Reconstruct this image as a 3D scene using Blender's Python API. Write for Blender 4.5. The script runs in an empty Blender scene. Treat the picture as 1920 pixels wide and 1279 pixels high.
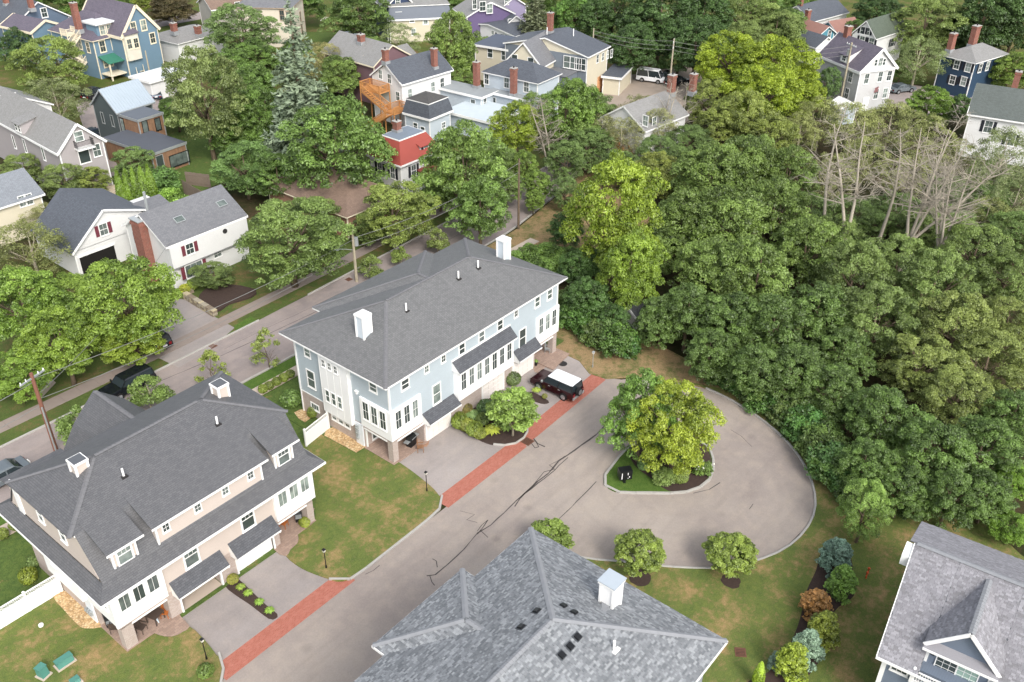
import bpy, math, random
import numpy as np
from mathutils import Vector, Matrix
R = random.Random(7)
# ------------------------------------------------------------ camera, world, sun, exposure
SC = bpy.context.scene
COL = SC.collection
FPX = 1742.73; PIT = math.radians(32.41); ROLL = math.radians(.4246); YAW = math.radians(50.83); CAMH = 48.0
def _tw(v):
    c, s = math.cos(YAW), math.sin(YAW)
    return Vector((v[0]*c+v[1]*s, -v[0]*s+v[1]*c, v[2]))
_r = Vector((1,0,0)); _f = Vector((0,math.cos(PIT),-math.sin(PIT))); _u = Vector((0,math.sin(PIT),math.cos(PIT)))
_cr, _sr = math.cos(ROLL), math.sin(ROLL)
CR = _tw(_cr*_r+_sr*_u); CU = _tw(-_sr*_r+_cr*_u); CF = _tw(_f)
cam = bpy.data.objects.new('camera', bpy.data.cameras.new('camera')); COL.objects.link(cam)
M = Matrix.Identity(4)
for i in range(3):
    M[i][0] = CR[i]; M[i][1] = CU[i]; M[i][2] = -CF[i]
M[2][3] = CAMH
cam.matrix_world = M
cam.data.sensor_width = 36; cam.data.lens = FPX/1920*36; cam.data.clip_end = 3000; cam.data.clip_start = .5
SC.camera = cam
W = bpy.data.worlds.new('World'); SC.world = W; W.use_nodes = True
sky = W.node_tree.nodes.new('ShaderNodeTexSky'); sky.sky_type = 'NISHITA'; sky.sun_disc = False
SUN_TO = Vector((-1.9, -3.6, 3.6)).normalized()
sky.sun_elevation = math.asin(SUN_TO.z); sky.sun_rotation = math.atan2(SUN_TO.x, SUN_TO.y)
sky.air_density = 1.0; sky.dust_density = 3.0; sky.ozone_density = 1.0
hs = W.node_tree.nodes.new('ShaderNodeHueSaturation'); hs.inputs['Saturation'].default_value = .35
W.node_tree.links.new(sky.outputs[0], hs.inputs['Color'])
bgn = W.node_tree.nodes['Background']; W.node_tree.links.new(hs.outputs[0], bgn.inputs[0]); bgn.inputs[1].default_value = .15
sl = bpy.data.lights.new('sun', 'SUN'); sl.energy = .95; sl.angle = math.radians(16); sl.color = (1.0, .95, .88)
so = bpy.data.objects.new('sun', sl); COL.objects.link(so); so.rotation_euler = SUN_TO.to_track_quat('Z', 'Y').to_euler()
SC.view_settings.view_transform = 'Standard'; SC.view_settings.look = 'None'; SC.view_settings.gamma = 1
SC.view_settings.exposure = 1.1; SC.view_settings.use_curve_mapping = False
# ------------------------------------------------------------ photograph pixel -> place on a level plane of the world
GZ = -.15
def ray(x, y): return CR*((x-960)/FPX)-CU*((y-639.5)/FPX)+CF
def at(x, y, z=GZ):
    d = ray(x, y); t = (z-CAMH)/d.z
    return (d.x*t, d.y*t)
def px_m(x, y, z=GZ):
    d = ray(x, y); t = (z-CAMH)/d.z
    return FPX/t
def proj(p):
    q = Vector(p)-Vector((0,0,CAMH)); z = q.dot(CF)
    return 960+FPX*q.dot(CR)/z, 639.5-FPX*q.dot(CU)/z
def zof(x, y, py):
    lo, hi = -2., 40.
    for _ in range(40):
        m = (lo+hi)/2
        if proj((x, y, m))[1] > py: lo = m
        else: hi = m
    return lo
# ------------------------------------------------------------ materials
MATS = {}
def lin(c):
    if isinstance(c, str):
        c = [int(c[i:i+2], 16)/255 for i in (0, 2, 4)]
        return tuple(x/12.92 if x <= .04045 else ((x+.055)/1.055)**2.4 for x in c)
    return tuple(c)
class NT:
    def __init__(s, name):
        s.m = bpy.data.materials.new(name); s.m.use_nodes = True; s.t = s.m.node_tree
        s.b = s.t.nodes['Principled BSDF']; s.o = s.t.nodes['Material Output']
    def n(s, typ, **kw):
        x = s.t.nodes.new('ShaderNode'+typ)
        for k, v in kw.items():
            if k.startswith('i_'):
                key = k[2:].replace('_', ' ')
                x.inputs[int(key) if key.isdigit() else key].default_value = v
            else: setattr(x, k, v)
        return x
    def l(s, a, b): s.t.links.new(a, b)
    def mix(s, f, a, b, bt='MIX'):
        x = s.n('Mix', data_type='RGBA', blend_type=bt)
        for sock, v in ((x.inputs[0], f), (x.inputs[6], a), (x.inputs[7], b)):
            if hasattr(v, 'links'): s.l(v, sock)
            elif isinstance(v, (int, float)): sock.default_value = v
            else: sock.default_value = (*v, 1)
        return x.outputs[2]
    def ramp(s, f, pts):
        x = s.n('ValToRGB'); e = x.color_ramp.elements
        while len(e) < len(pts): e.new(.5)
        for i, (p, c) in enumerate(pts):
            e[i].position = p; e[i].color = (*((c, c, c) if isinstance(c, (int, float)) else c), 1)
        s.l(f, x.inputs[0]); return x.outputs[0]
    def noise(s, scale, detail=3, coord='Object', rough=.55):
        x = s.n('TexNoise'); x.inputs['Scale'].default_value = scale; x.inputs['Detail'].default_value = detail; x.inputs['Roughness'].default_value = rough
        s.l(s.coord(coord), x.inputs['Vector']); return x.outputs[0]
    def coord(s, c='Object'):
        if c == 'World': return s.n('NewGeometry').outputs['Position']
        if c == 'UV': return s.n('UVMap').outputs[0]
        return s.n('TexCoord').outputs[c]
    def bump(s, h, strength=.3, dist=.02):
        x = s.n('Bump'); x.inputs['Strength'].default_value = strength; x.inputs['Distance'].default_value = dist
        s.l(h, x.inputs['Height']); s.l(x.outputs[0], s.b.inputs['Normal'])
    def done(s, rough=.8, metal=0., spec=.4):
        s.b.inputs['Roughness'].default_value = rough; s.b.inputs['Metallic'].default_value = metal
        s.b.inputs['Specular IOR Level'].default_value = spec
        return s.m
def plain(name, c, rough=.7, var=.12, scale=1.5, metal=0., spec=.4):
    if name in MATS: return MATS[name]
    t = NT(name); c = lin(c)
    f = t.noise(scale, 4, 'World')
    col = t.mix(f, [x*(1-var) for x in c], [min(1, x*(1+var)) for x in c])
    t.l(col, t.b.inputs['Base Color'])
    MATS[name] = t.done(rough, metal, spec); return MATS[name]
def siding(name, c, lap=.13, var=.07):
    if name in MATS: return MATS[name]
    t = NT(name); c = lin(c)
    uv = t.coord('UV'); sp = t.n('SeparateXYZ'); t.l(uv, sp.inputs[0])
    m = t.n('Math', operation='MULTIPLY', i_1=1/lap); t.l(sp.outputs[1], m.inputs[0])
    fr = t.n('Math', operation='FRACT'); t.l(m.outputs[0], fr.inputs[0])
    line = t.ramp(fr.outputs[0], [(0, .62), (.14, 1.), (1, .97)])
    f = t.noise(.8, 5, 'World'); f2 = t.noise(9, 2, 'World')
    col = t.mix(f, [x*(1-var) for x in c], [min(1, x*(1+var)) for x in c])
    col = t.mix(.10, col, f2, 'MULTIPLY')
    col = t.mix(.55, col, line, 'MULTIPLY')
    t.l(col, t.b.inputs['Base Color']); t.bump(fr.outputs[0], .25, .015)
    MATS[name] = t.done(.6); return MATS[name]
def shingle(name, c, c2=None, tab=.30, exp=.14, con=1.0, warm=None):
    if name in MATS: return MATS[name]
    t = NT(name); c = lin(c); c2 = lin(c2) if c2 else [x*.72 for x in c]
    uv = t.coord('UV')
    br = t.n('TexBrick', offset=.37, squash=1.0); t.l(uv, br.inputs['Vector'])
    br.inputs['Color1'].default_value = (*c, 1); br.inputs['Color2'].default_value = (*c2, 1)
    br.inputs['Mortar'].default_value = (*[x*.45 for x in c2], 1)
    br.inputs['Scale'].default_value = 1; br.inputs['Mortar Size'].default_value = .009*con; br.inputs['Mortar Smooth'].default_value = .3
    br.inputs['Bias'].default_value = -.15; br.inputs['Brick Width'].default_value = tab; br.inputs['Row Height'].default_value = exp
    big = t.noise(.35, 5, 'World'); fine = t.noise(22, 2, 'World')
    col = t.mix(t.ramp(big, [(.3, .25), (.7, 0)]), br.outputs[0], [x*.75 for x in c])
    col = t.mix(.3, col, fine, 'MULTIPLY')
    # streaks running down the slope
    mp = t.n('Mapping'); mp.inputs['Scale'].default_value = (2.2, .18, 1); t.l(uv, mp.inputs[0])
    st = t.n('TexNoise', i_Scale=1.0, i_Detail=4.); t.l(mp.outputs[0], st.inputs[0])
    col = t.mix(t.ramp(st.outputs[0], [(.45, 0.), (.75, .1)]), col, lin(warm) if warm else [min(1, x*1.35) for x in c])
    t.l(col, t.b.inputs['Base Color']); t.bump(br.outputs[1], -.5, .02)
    MATS[name] = t.done(.62, 0, .5); return MATS[name]
def brick(name, c, c2, mortar, w=.21, h=.07, ms=.01):
    if name in MATS: return MATS[name]
    t = NT(name)
    uv = t.coord('UV'); br = t.n('TexBrick'); t.l(uv, br.inputs['Vector'])
    for k, v in (('Color1', lin(c)), ('Color2', lin(c2)), ('Mortar', lin(mortar))): br.inputs[k].default_value = (*v, 1)
    br.inputs['Scale'].default_value = 1; br.inputs['Mortar Size'].default_value = ms; br.inputs['Brick Width'].default_value = w; br.inputs['Row Height'].default_value = h
    n = t.noise(3, 4, 'World'); n2 = t.noise(14, 2, 'World')
    col = t.mix(t.ramp(n, [(.35, .0), (.7, .4)]), br.outputs[0], lin(c2)); col = t.mix(.35, col, n2, 'MULTIPLY')
    t.l(col, t.b.inputs['Base Color']); t.bump(br.outputs[1], -.4, .01)
    MATS[name] = t.done(.85); return MATS[name]
def glassy(name, dark='3c4544', light='97a39c', rough=.06):
    if name in MATS: return MATS[name]
    t = NT(name); oi = t.n('ObjectInfo')
    uv = t.coord('UV'); sp = t.n('SeparateXYZ'); t.l(uv, sp.inputs[0])
    n = t.noise(1.1, 2, 'World')
    f = t.ramp(oi.outputs['Random'], [(.35, 0.), (.4, .35), (.7, .4), (.75, .9)]); f.node.color_ramp.interpolation = 'CONSTANT'
    a = t.n('Math', operation='MULTIPLY'); t.l(f, a.inputs[0]); t.l(t.ramp(n, [(.35, .3), (.65, 1.)]), a.inputs[1])
    t.l(t.mix(a.outputs[0], lin(dark), lin(light)), t.b.inputs['Base Color'])
    MATS[name] = t.done(rough, 0, .6); return MATS[name]
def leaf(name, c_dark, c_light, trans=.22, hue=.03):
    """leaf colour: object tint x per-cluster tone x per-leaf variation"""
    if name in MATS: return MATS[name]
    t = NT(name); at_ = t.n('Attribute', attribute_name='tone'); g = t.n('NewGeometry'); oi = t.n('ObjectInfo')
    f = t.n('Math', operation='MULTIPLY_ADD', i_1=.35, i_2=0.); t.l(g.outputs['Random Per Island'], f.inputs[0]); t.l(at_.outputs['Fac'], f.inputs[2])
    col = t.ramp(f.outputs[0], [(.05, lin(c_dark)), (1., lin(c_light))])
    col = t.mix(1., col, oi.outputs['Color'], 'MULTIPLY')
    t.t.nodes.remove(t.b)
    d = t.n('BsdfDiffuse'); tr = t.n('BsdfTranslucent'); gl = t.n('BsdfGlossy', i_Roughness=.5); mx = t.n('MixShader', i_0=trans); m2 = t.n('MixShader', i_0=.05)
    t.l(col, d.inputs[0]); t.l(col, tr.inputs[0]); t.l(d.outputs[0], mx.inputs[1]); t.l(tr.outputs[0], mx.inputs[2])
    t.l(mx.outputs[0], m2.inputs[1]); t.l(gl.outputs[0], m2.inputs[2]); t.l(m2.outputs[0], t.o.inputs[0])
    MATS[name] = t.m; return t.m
WHITE = plain('white_trim', (.78,.78,.76), .5, .04, 2)
CREAMT = plain('cream_trim', 'ddd2ba', .6, .05, 2)
WDULL = plain('weathered_white_trim', (.66,.66,.64), .6, .08, 2)
GLASS = glassy('window_glass')
BRICK = brick('red_chimney_brick', '9c5543', '7f4436', '97877c')
BARK = plain('bark', '6b5d4d', .95, .3, 3)
BARKL = plain('pale_bark', 'a39a86', .95, .2, 3)
MULCH = plain('mulch', '40332d', 1, .4, 6)
GRANITE = plain('granite', 'a6a39d', .8, .12, 5)
ASPH_DK = plain('dark_tar', '2c2a2a', .7, .2, 4)
BLACKM = plain('black_metal', '17181a', .4, .1, 4)
METAL = plain('galvanised_metal', 'a9adad', .4, .1, 4, .4)
# ------------------------------------------------------------ mesh helpers
def tagp(o, label=None, cat=None, group=None, kind=None):
    if label: o['label'] = label
    if cat: o['category'] = cat
    if group: o['group'] = group
    if kind: o['kind'] = kind
    return o
def empty(name, loc=(0,0,0), rz=0, label=None, cat=None, group=None, kind=None):
    o = bpy.data.objects.new(name, None); COL.objects.link(o); o.location = loc; o.rotation_euler = (0,0,rz); o.empty_display_size = .3
    return tagp(o, label, cat, group, kind)
def link(name, me, parent=None, loc=(0,0,0), rz=0):
    o = bpy.data.objects.new(name, me); COL.objects.link(o); o.parent = parent; o.location = loc; o.rotation_euler = (0,0,rz)
    return o
class MB:
    def __init__(s): s.v = []; s.f = []
    def poly(s, pts):
        i = len(s.v); s.v += [tuple(p) for p in pts]; s.f.append(tuple(range(i, i+len(pts)))); return s
    def box(s, x0, y0, z0, x1, y1, z1):
        i = len(s.v)
        s.v += [(x0,y0,z0),(x1,y0,z0),(x1,y1,z0),(x0,y1,z0),(x0,y0,z1),(x1,y0,z1),(x1,y1,z1),(x0,y1,z1)]
        for q in ((0,3,2,1),(4,5,6,7),(0,1,5,4),(1,2,6,5),(2,3,7,6),(3,0,4,7)): s.f.append(tuple(i+k for k in q))
        return s
    def hull8(s, a, b):
        """a, b: bottom and top quads (4 pts each, counter-clockwise from above)"""
        i = len(s.v); s.v += [tuple(p) for p in a]+[tuple(p) for p in b]
        for q in ((0,3,2,1),(4,5,6,7),(0,1,5,4),(1,2,6,5),(2,3,7,6),(3,0,4,7)): s.f.append(tuple(i+k for k in q))
        return s
    def prism(s, poly, z0, z1):
        """extrude an xy polygon"""
        a = sum(poly[k][0]*poly[(k+1) % len(poly)][1]-poly[(k+1) % len(poly)][0]*poly[k][1] for k in range(len(poly)))
        if a < 0: poly = poly[::-1]
        n = len(poly); i = len(s.v); s.v += [(x,y,z0) for x,y in poly]+[(x,y,z1) for x,y in poly]
        s.f.append(tuple(i+n+k for k in range(n)))
        for k in range(n): s.f.append((i+k, i+(k+1) % n, i+n+(k+1) % n, i+n+k))
        return s
    def slab(s, pts, t=.12):
        """thicken a roof plane: polygon given counter-clockwise from above, t measured straight down"""
        n = len(pts); i = len(s.v); s.v += [tuple(p) for p in pts]+[(p[0],p[1],p[2]-t) for p in pts]
        s.f.append(tuple(range(i, i+n))); s.f.append(tuple(i+n+k for k in reversed(range(n))))
        for k in range(n): s.f.append((i+(k+1) % n, i+k, i+n+k, i+n+(k+1) % n))
        return s
    def beam(s, p, q, w, h=None):
        h = h or w; p = Vector(p); q = Vector(q); d = (q-p).normalized()
        a = d.cross(Vector((0,0,1))); a = Vector((1,0,0)) if a.length < 1e-3 else a.normalized(); b = a.cross(d)
        a = a*w/2; b = b*h/2
        s.hull8([p-a-b, p+a-b, p+a+b, p-a+b], [q-a-b, q+a-b, q+a+b, q-a+b]); return s
    def tube(s, pts, rs, n=6, cap=True):
        pts = [Vector(p) for p in pts]; base = len(s.v)
        for k, p in enumerate(pts):
            d = (pts[min(k+1, len(pts)-1)]-pts[max(k-1, 0)]).normalized()
            a = d.orthogonal().normalized(); b = d.cross(a); r = rs[k] if not isinstance(rs, (int, float)) else rs
            for j in range(n):
                an = 2*math.pi*j/n; s.v.append(tuple(p+a*math.cos(an)*r+b*math.sin(an)*r))
        for k in range(len(pts)-1):
            for j in range(n):
                s.f.append((base+k*n+j, base+k*n+(j+1) % n, base+(k+1)*n+(j+1) % n, base+(k+1)*n+j))
        if cap:
            s.f.append(tuple(base+j for j in reversed(range(n)))); s.f.append(tuple(base+(len(pts)-1)*n+j for j in range(n)))
        return s
    def ball(s, c, r, sx=1, sy=1, sz=1, n=8, m=5):
        base = len(s.v)
        for i in range(m+1):
            th = math.pi*i/m
            for j in range(n):
                ph = 2*math.pi*j/n; s.v.append((c[0]+r*sx*math.sin(th)*math.cos(ph), c[1]+r*sy*math.sin(th)*math.sin(ph), c[2]+r*sz*math.cos(th)))
        for i in range(m):
            for j in range(n): s.f.append((base+i*n+j, base+(i+1)*n+j, base+(i+1)*n+(j+1) % n, base+i*n+(j+1) % n))
        return s
    def mesh(s, name, mat, smooth=False):
        me = bpy.data.meshes.new(name); me.from_pydata(s.v, [], s.f); me.materials.append(mat)
        uvl = me.uv_layers.new(name='UVMap'); up = Vector((0,0,1))
        buf = np.zeros(len(me.loops)*2, dtype=np.float32); co = np.array(s.v)
        for p in me.polygons:
            n = p.normal; tx = up.cross(n)
            if tx.length < .05: tx = Vector((1,0,0)); ty = Vector((0,1,0))
            else: tx.normalize(); ty = n.cross(tx)
            idx = [me.loops[l].vertex_index for l in p.loop_indices]; pp = co[idx]
            buf[[2*l for l in p.loop_indices]] = pp@np.array(tx); buf[[2*l+1 for l in p.loop_indices]] = pp@np.array(ty)
        uvl.data.foreach_set('uv', buf)
        if smooth: me.shade_smooth()
        me.update(); return me
    def build(s, name, mat, parent=None, loc=(0,0,0), rz=0, smooth=False):
        return link(name, s.mesh(name, mat, smooth), parent, loc, rz)
# ------------------------------------------------------------ windows, doors and chimneys
CACHE = {}
FACE = {'F': 0, 'R': math.pi/2, 'B': math.pi, 'L': -math.pi/2}
def window(par, face, x, y, z, w=.8, h=1.4, grid=(2,2), trim=WHITE, tw=.09, rail=True, blind=False, name='window', glass=GLASS, shutters=None, head=False):
    """x, y, z: bottom centre on the wall surface, in the house's own axes"""
    key = ('win', w, h, grid, trim.name, tw, rail, head)
    if key not in CACHE:
        m = MB(); hw = w/2; d = -.05
        m.box(-hw-tw, d, -tw, hw+tw, .0, 0); m.box(-hw-tw, d, h, hw+tw, .0, h+tw); m.box(-hw-tw, d, 0, -hw, 0, h); m.box(hw, d, 0, hw+tw, 0, h)
        if head: m.box(-hw-tw-.06, d-.05, h+tw, hw+tw+.06, 0, h+tw+.07)
        m.box(-hw-tw-.02, d-.04, -tw-.04, hw+tw+.02, 0, -tw)
        t = .022
        zt = h*.64 if grid == (3,1) and rail else 0
        for i in range(1, grid[0]): xx = -hw+w*i/grid[0]; m.box(xx-t/2, -.028, zt, xx+t/2, -.01, h)
        for i in range(1, grid[1]): zz = h*i/grid[1]; m.box(-hw, -.029, zz-t/2, hw, -.011, zz+t/2)
        if rail: zr_ = zt or h*.5; m.box(-hw, -.035, zr_-.03, hw, -.012, zr_+.03)
        p = MB(); p.box(-hw, -.012, 0, hw, .02, h)
        CACHE[key] = (m.mesh('window', trim), p.mesh('pane', glass))
    a, b = CACHE[key]
    o = link(name, a, par, (x, y, z), FACE[face] if isinstance(face, str) else face)
    q = link('pane', b, o)
    if glass is not GLASS and b.materials[0] != glass:
        q.data = b.copy(); q.data.materials[0] = glass
    if shutters:
        k2 = ('sh', h, shutters.name)
        if k2 not in CACHE:
            m = MB(); m.box(-.2, -.04, 0, .2, 0, h)
            for i in range(1, int(h/.12)): m.box(-.16, -.055, i*.12-.03, .16, -.04, i*.12+.03)
            CACHE[k2] = m.mesh('shutter', shutters)
        for sg in (-1, 1): link('shutter', CACHE[k2], o, (sg*(w/2+tw+.23), 0, 0))
    return o
def door(par, face, x, y, z, w=.9, h=2., mat=WHITE, trim=WHITE, name='door', panes=False):
    m = MB(); m.box(-w/2, -.04, 0, w/2, 0, h)
    for i in (-1, 1):
        for zz, hh in ((.15, .75), (1.05, .8)): m.box(i*w*.23-w*.17, -.05, zz, i*w*.23+w*.17, -.04, zz+hh)
    o = m.build(name, mat, par, (x, y, z), FACE[face])
    f = MB(); f.box(-w/2-.1, -.06, 0, -w/2, 0, h+.1); f.box(w/2, -.06, 0, w/2+.1, 0, h+.1); f.box(-w/2, -.06, h, w/2, 0, h+.1); f.build('frame', trim, o)
    hd = MB(); hd.box(w*.36, -.09, .95, w*.42, -.04, 1.05); hd.build('handle', METAL, o)
    return o
def garage_door(par, face, x, y, z, w=2.75, h=2., mat=WHITE, rows=4, cols=4):
    o = MB().box(-w/2, 0, 0, w/2, .06, h).build('garage_door', mat, par, (x, y, z), FACE[face])
    for r in range(rows):
        for c in range(cols):
            x0 = -w/2+.06+c*(w-.12)/cols; x1 = x0+(w-.12)/cols-.08; z0 = .05+r*(h-.06)/rows; z1 = z0+(h-.06)/rows-.08
            k = ('gp', w, h, rows, cols, mat.name)
            if k not in CACHE: CACHE[k] = MB().box(0, -.025, 0, x1-x0, 0, z1-z0).mesh('panel', mat)
            link('panel', CACHE[k], o, (x0, 0, z0))
    return o
def chimney(par, x, y, z0, z1, sx=.6, sy=.6, mat=BRICK, pots=1, cap=True):
    o = MB().box(x-sx/2, y-sy/2, z0, x+sx/2, y+sy/2, z1).build('chimney', mat, par)
    if cap:
        MB().box(x-sx/2-.07, y-sy/2-.07, z1-.32, x+sx/2+.07, y+sy/2+.07, z1-.12).build('corbel', mat, o)
        MB().box(x-sx/2-.06, y-sy/2-.06, z1, x+sx/2+.06, y+sy/2+.06, z1+.08).build('cap', GRANITE, o)
        MB().tube([(x, y, z1+.08), (x, y, z1+.32)], .12, 8).build('flue', METAL if pots > 1 else ASPH_DK, o)
        MB().box(x-sx/2-.1, y-sy/2-.1, z0, x+sx/2+.1, y+sy/2+.1, z0+.35+sx*.4).build('flashing', plain('lead_flashing', '8d9092', .5), o)
    return o
# ------------------------------------------------------------ ground surfaces
def grass_mat(name, g1='6d7f35', g2='55702c', br='a58a55', lo=.45, hi=.62, sc=.5, dirt=None):
    t = NT(name)
    big = t.noise(sc, 6, 'World', .62); mid = t.noise(2.6, 5, 'World', .7); fine = t.noise(16, 3, 'World', .7)
    g = t.mix(t.ramp(mid, [(.35, 0.), (.65, 1.)]), lin(g1), lin(g2))
    a = t.n('Math', operation='MULTIPLY_ADD', i_1=.42); t.l(mid, a.inputs[0]); b = t.n('Math', operation='MULTIPLY', i_1=.58); t.l(big, b.inputs[0]); t.l(b.outputs[0], a.inputs[2])
    col = t.mix(t.ramp(a.outputs[0], [(lo, 0.), (hi, 1.)]), g, lin(br))
    vf = t.noise(38, 2, 'World', .8)
    col = t.mix(.8, col, t.ramp(fine, [(.3, .5), (.7, 1.3)]), 'MULTIPLY'); col = t.mix(.6, col, t.ramp(vf, [(.3, .6), (.7, 1.3)]), 'MULTIPLY')
    t.l(col, t.b.inputs['Base Color']); t.bump(fine, .5, .05)
    MATS[name] = t.done(1., 0, .1); return t.m
def asphalt_mat(name, c='a69c94', c2='948a86', warm='b3a596'):
    t = NT(name)
    big = t.noise(.12, 5, 'World', .6); mid = t.noise(.9, 5, 'World', .65); fine = t.noise(11, 3, 'World', .8)
    col = t.mix(t.ramp(big, [(.35, 0.), (.65, 1.)]), lin(c), lin(c2))
    col = t.mix(t.ramp(mid, [(.45, 0.), (.75, .5)]), col, lin(warm))
    # long wear streaks in the driving direction
    mp = t.n('Mapping'); mp.inputs['Scale'].default_value = (.12, 1.3, 1); t.l(t.coord('World'), mp.inputs[0])
    st = t.n('TexNoise', i_Scale=1.0, i_Detail=5.); t.l(mp.outputs[0], st.inputs[0])
    col = t.mix(t.ramp(st.outputs[0], [(.5, 0.), (.72, .3)]), col, [x*.8 for x in lin(c2)])
    if name == 'court_asphalt':
        # arcs worn by tyres round the island
        vd = t.n('VectorMath', operation='DISTANCE'); vd.inputs[1].default_value = (51.4, 25.2, GZ); t.l(t.coord('World'), vd.inputs[0])
        wob = t.n('Math', operation='MULTIPLY_ADD', i_1=1.2); t.l(big, wob.inputs[0]); t.l(vd.outputs['Value'], wob.inputs[2])
        wv = t.n('Math', operation='SINE'); ms = t.n('Math', operation='MULTIPLY', i_1=3.1); t.l(wob.outputs[0], ms.inputs[0]); t.l(ms.outputs[0], wv.inputs[0])
        near = t.n('Math', operation='LESS_THAN', i_1=11.5); t.l(vd.outputs['Value'], near.inputs[0])
        k_ = t.n('Math', operation='MULTIPLY'); t.l(t.ramp(wv.outputs[0], [(.6, 0.), (1., .09)]), k_.inputs[0]); t.l(near.outputs[0], k_.inputs[1])
        col = t.mix(k_.outputs[0], col, [x*.72 for x in lin(c2)])
    sp = t.n('TexVoronoi', i_Scale=.33); t.l(t.coord('World'), sp.inputs[0])
    col = t.mix(t.ramp(sp.outputs[0], [(.03, .35), (.16, 0.)]), col, lin('6f6864'))
    col = t.mix(.5, col, t.ramp(fine, [(.3, .75), (.7, 1.12)]), 'MULTIPLY')
    t.l(col, t.b.inputs['Base Color']); t.bump(fine, .3, .01)
    MATS[name] = t.done(.92, 0, .25); return t.m
G_WOOD = grass_mat('woodland_floor', '343b20', '2a311a', '4e4331', .42, .6, .25)
G_LAWN = grass_mat('lawn_grass', '6f7840', '566838', 'a0875f', .475, .63, .42)
G_GREEN = grass_mat('green_lawn_grass', '5f703a', '4b6033', '887850', .56, .68)
G_DRY = grass_mat('dry_lawn_grass', '6a6f42', '5a6238', '9a8361', .40, .53)
G_LUSH = grass_mat('lush_grass', '5c7336', '4c672e', '757545', .6, .75)
A_COURT = asphalt_mat('court_asphalt', 'a1978e', '908680', 'ac9f91')
A_DRIVE = asphalt_mat('driveway_asphalt', 'a09894', '8e8784', 'a79c93')
A_STREET = asphalt_mat('street_asphalt', '9c918c', '877e7c', 'a79990')
CONC = plain('concrete', 'b7a99b', .9, .08, 1.2)
PAVER = brick('red_paver', 'bd7565', 'a8614f', 'b08476', .2, .1, .008)
PATIO = brick('patio_paver', 'b39a8b', '9d8678', '8f7f73', .3, .2, .01)
PEB = None
def pebbles():
    t = NT('pebbles'); v = t.n('TexVoronoi', i_Scale=9.); t.l(t.coord('World'), v.inputs[0])
    sp = t.n('SeparateColor'); t.l(v.outputs['Color'], sp.inputs[0])
    col = t.ramp(sp.outputs[0], [(0, lin('a98a64')), (.5, lin('c9a677')), (1, lin('dcc7a0'))])
    col = t.mix(.5, col, t.ramp(v.outputs[0], [(.2, 1.), (.75, .35)]), 'MULTIPLY')
    t.l(col, t.b.inputs['Base Color']); t.bump(v.outputs[0], -.6, .04); return t.done(.9)
PEB = pebbles()
S = dict(kind='structure')
def sheet(name, pts, z, mat, base=None, px=True):
    """a level surface from its outline; base: thickness below"""
    P = [at(*p) if px else p for p in pts]
    m = MB()
    if base: m.prism(P, z-base, z)
    else:
        a = sum(P[k][0]*P[(k+1) % len(P)][1]-P[(k+1) % len(P)][0]*P[k][1] for k in range(len(P)))
        m.poly([(x, y, z) for x, y in (P if a > 0 else P[::-1])])
    return tagp(m.build(name, mat), **S)
def smooth(pts, n=4, closed=False):
    """Catmull-Rom through the outline points"""
    out = []; N = len(pts)
    for i in range(N if closed else N-1):
        g = (lambda k: pts[k % N]) if closed else (lambda k: pts[min(max(k, 0), N-1)])
        a, b, c, d = g(i-1), g(i), g(i+1), g(i+2)
        for k in range(n):
            t = k/n
            out.append(tuple(.5*((2*b[j])+(-a[j]+c[j])*t+(2*a[j]-5*b[j]+4*c[j]-d[j])*t*t+(-a[j]+3*b[j]-3*c[j]+d[j])*t**3) for j in (0, 1)))
    if not closed: out.append(pts[-1])
    return out
def kerb(name, pts, label=None, w=.16, h=.15, seg=1.1, px=True, closed=False, mat=GRANITE, z0=GZ):
    P = [Vector((*(at(*p) if px else p), 0)) for p in pts]
    if closed: P.append(P[0])
    root = empty(name, (P[0].x, P[0].y, z0)); root['kind'] = 'structure'
    L = [0]
    for a, b in zip(P, P[1:]): L.append(L[-1]+(b-a).length)
    n = max(1, round(L[-1]/seg))
    def pt(s):
        for i in range(len(P)-1):
            if s <= L[i+1]+1e-6:
                return P[i].lerp(P[i+1], (s-L[i])/max(1e-6, L[i+1]-L[i]))
        return P[-1]
    for k in range(n):
        a = pt(L[-1]*k/n); b = pt(L[-1]*(k+1)/n); d = b-a
        l = d.length; jig = R.uniform(-.008, .008)
        key = ('ks', round(l, 1), round(w, 2), mat.name)
        if key not in CACHE:
            ll = round(l, 1); m = MB(); c = .02
            m.hull8([(.008,-w/2,-.1),(ll-.004,-w/2,-.1),(ll-.004,w/2,-.1),(.008,w/2,-.1)], [(.008,-w/2,h-c),(ll-.004,-w/2,h-c),(ll-.004,w/2,h-c),(.008,w/2,h-c)])
            m.hull8([(.008,-w/2,h-c),(ll-.004,-w/2,h-c),(ll-.004,w/2,h-c),(.008,w/2,h-c)], [(.015,-w/2+c,h),(ll-.011,-w/2+c,h),(ll-.011,w/2-c,h),(.015,w/2-c,h)])
            CACHE[key] = m.mesh('kerb_stone', mat)
        o = link('kerb_stone', CACHE[key], root, (a.x-P[0].x, a.y-P[0].y, jig), math.atan2(d.y, d.x)); o.scale.x = l/round(l, 1)
    return root
sheet('ground', [(-900,-700),(1500,-700),(1500,1500),(-900,1500)], GZ-.02, G_WOOD, px=False)
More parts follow.
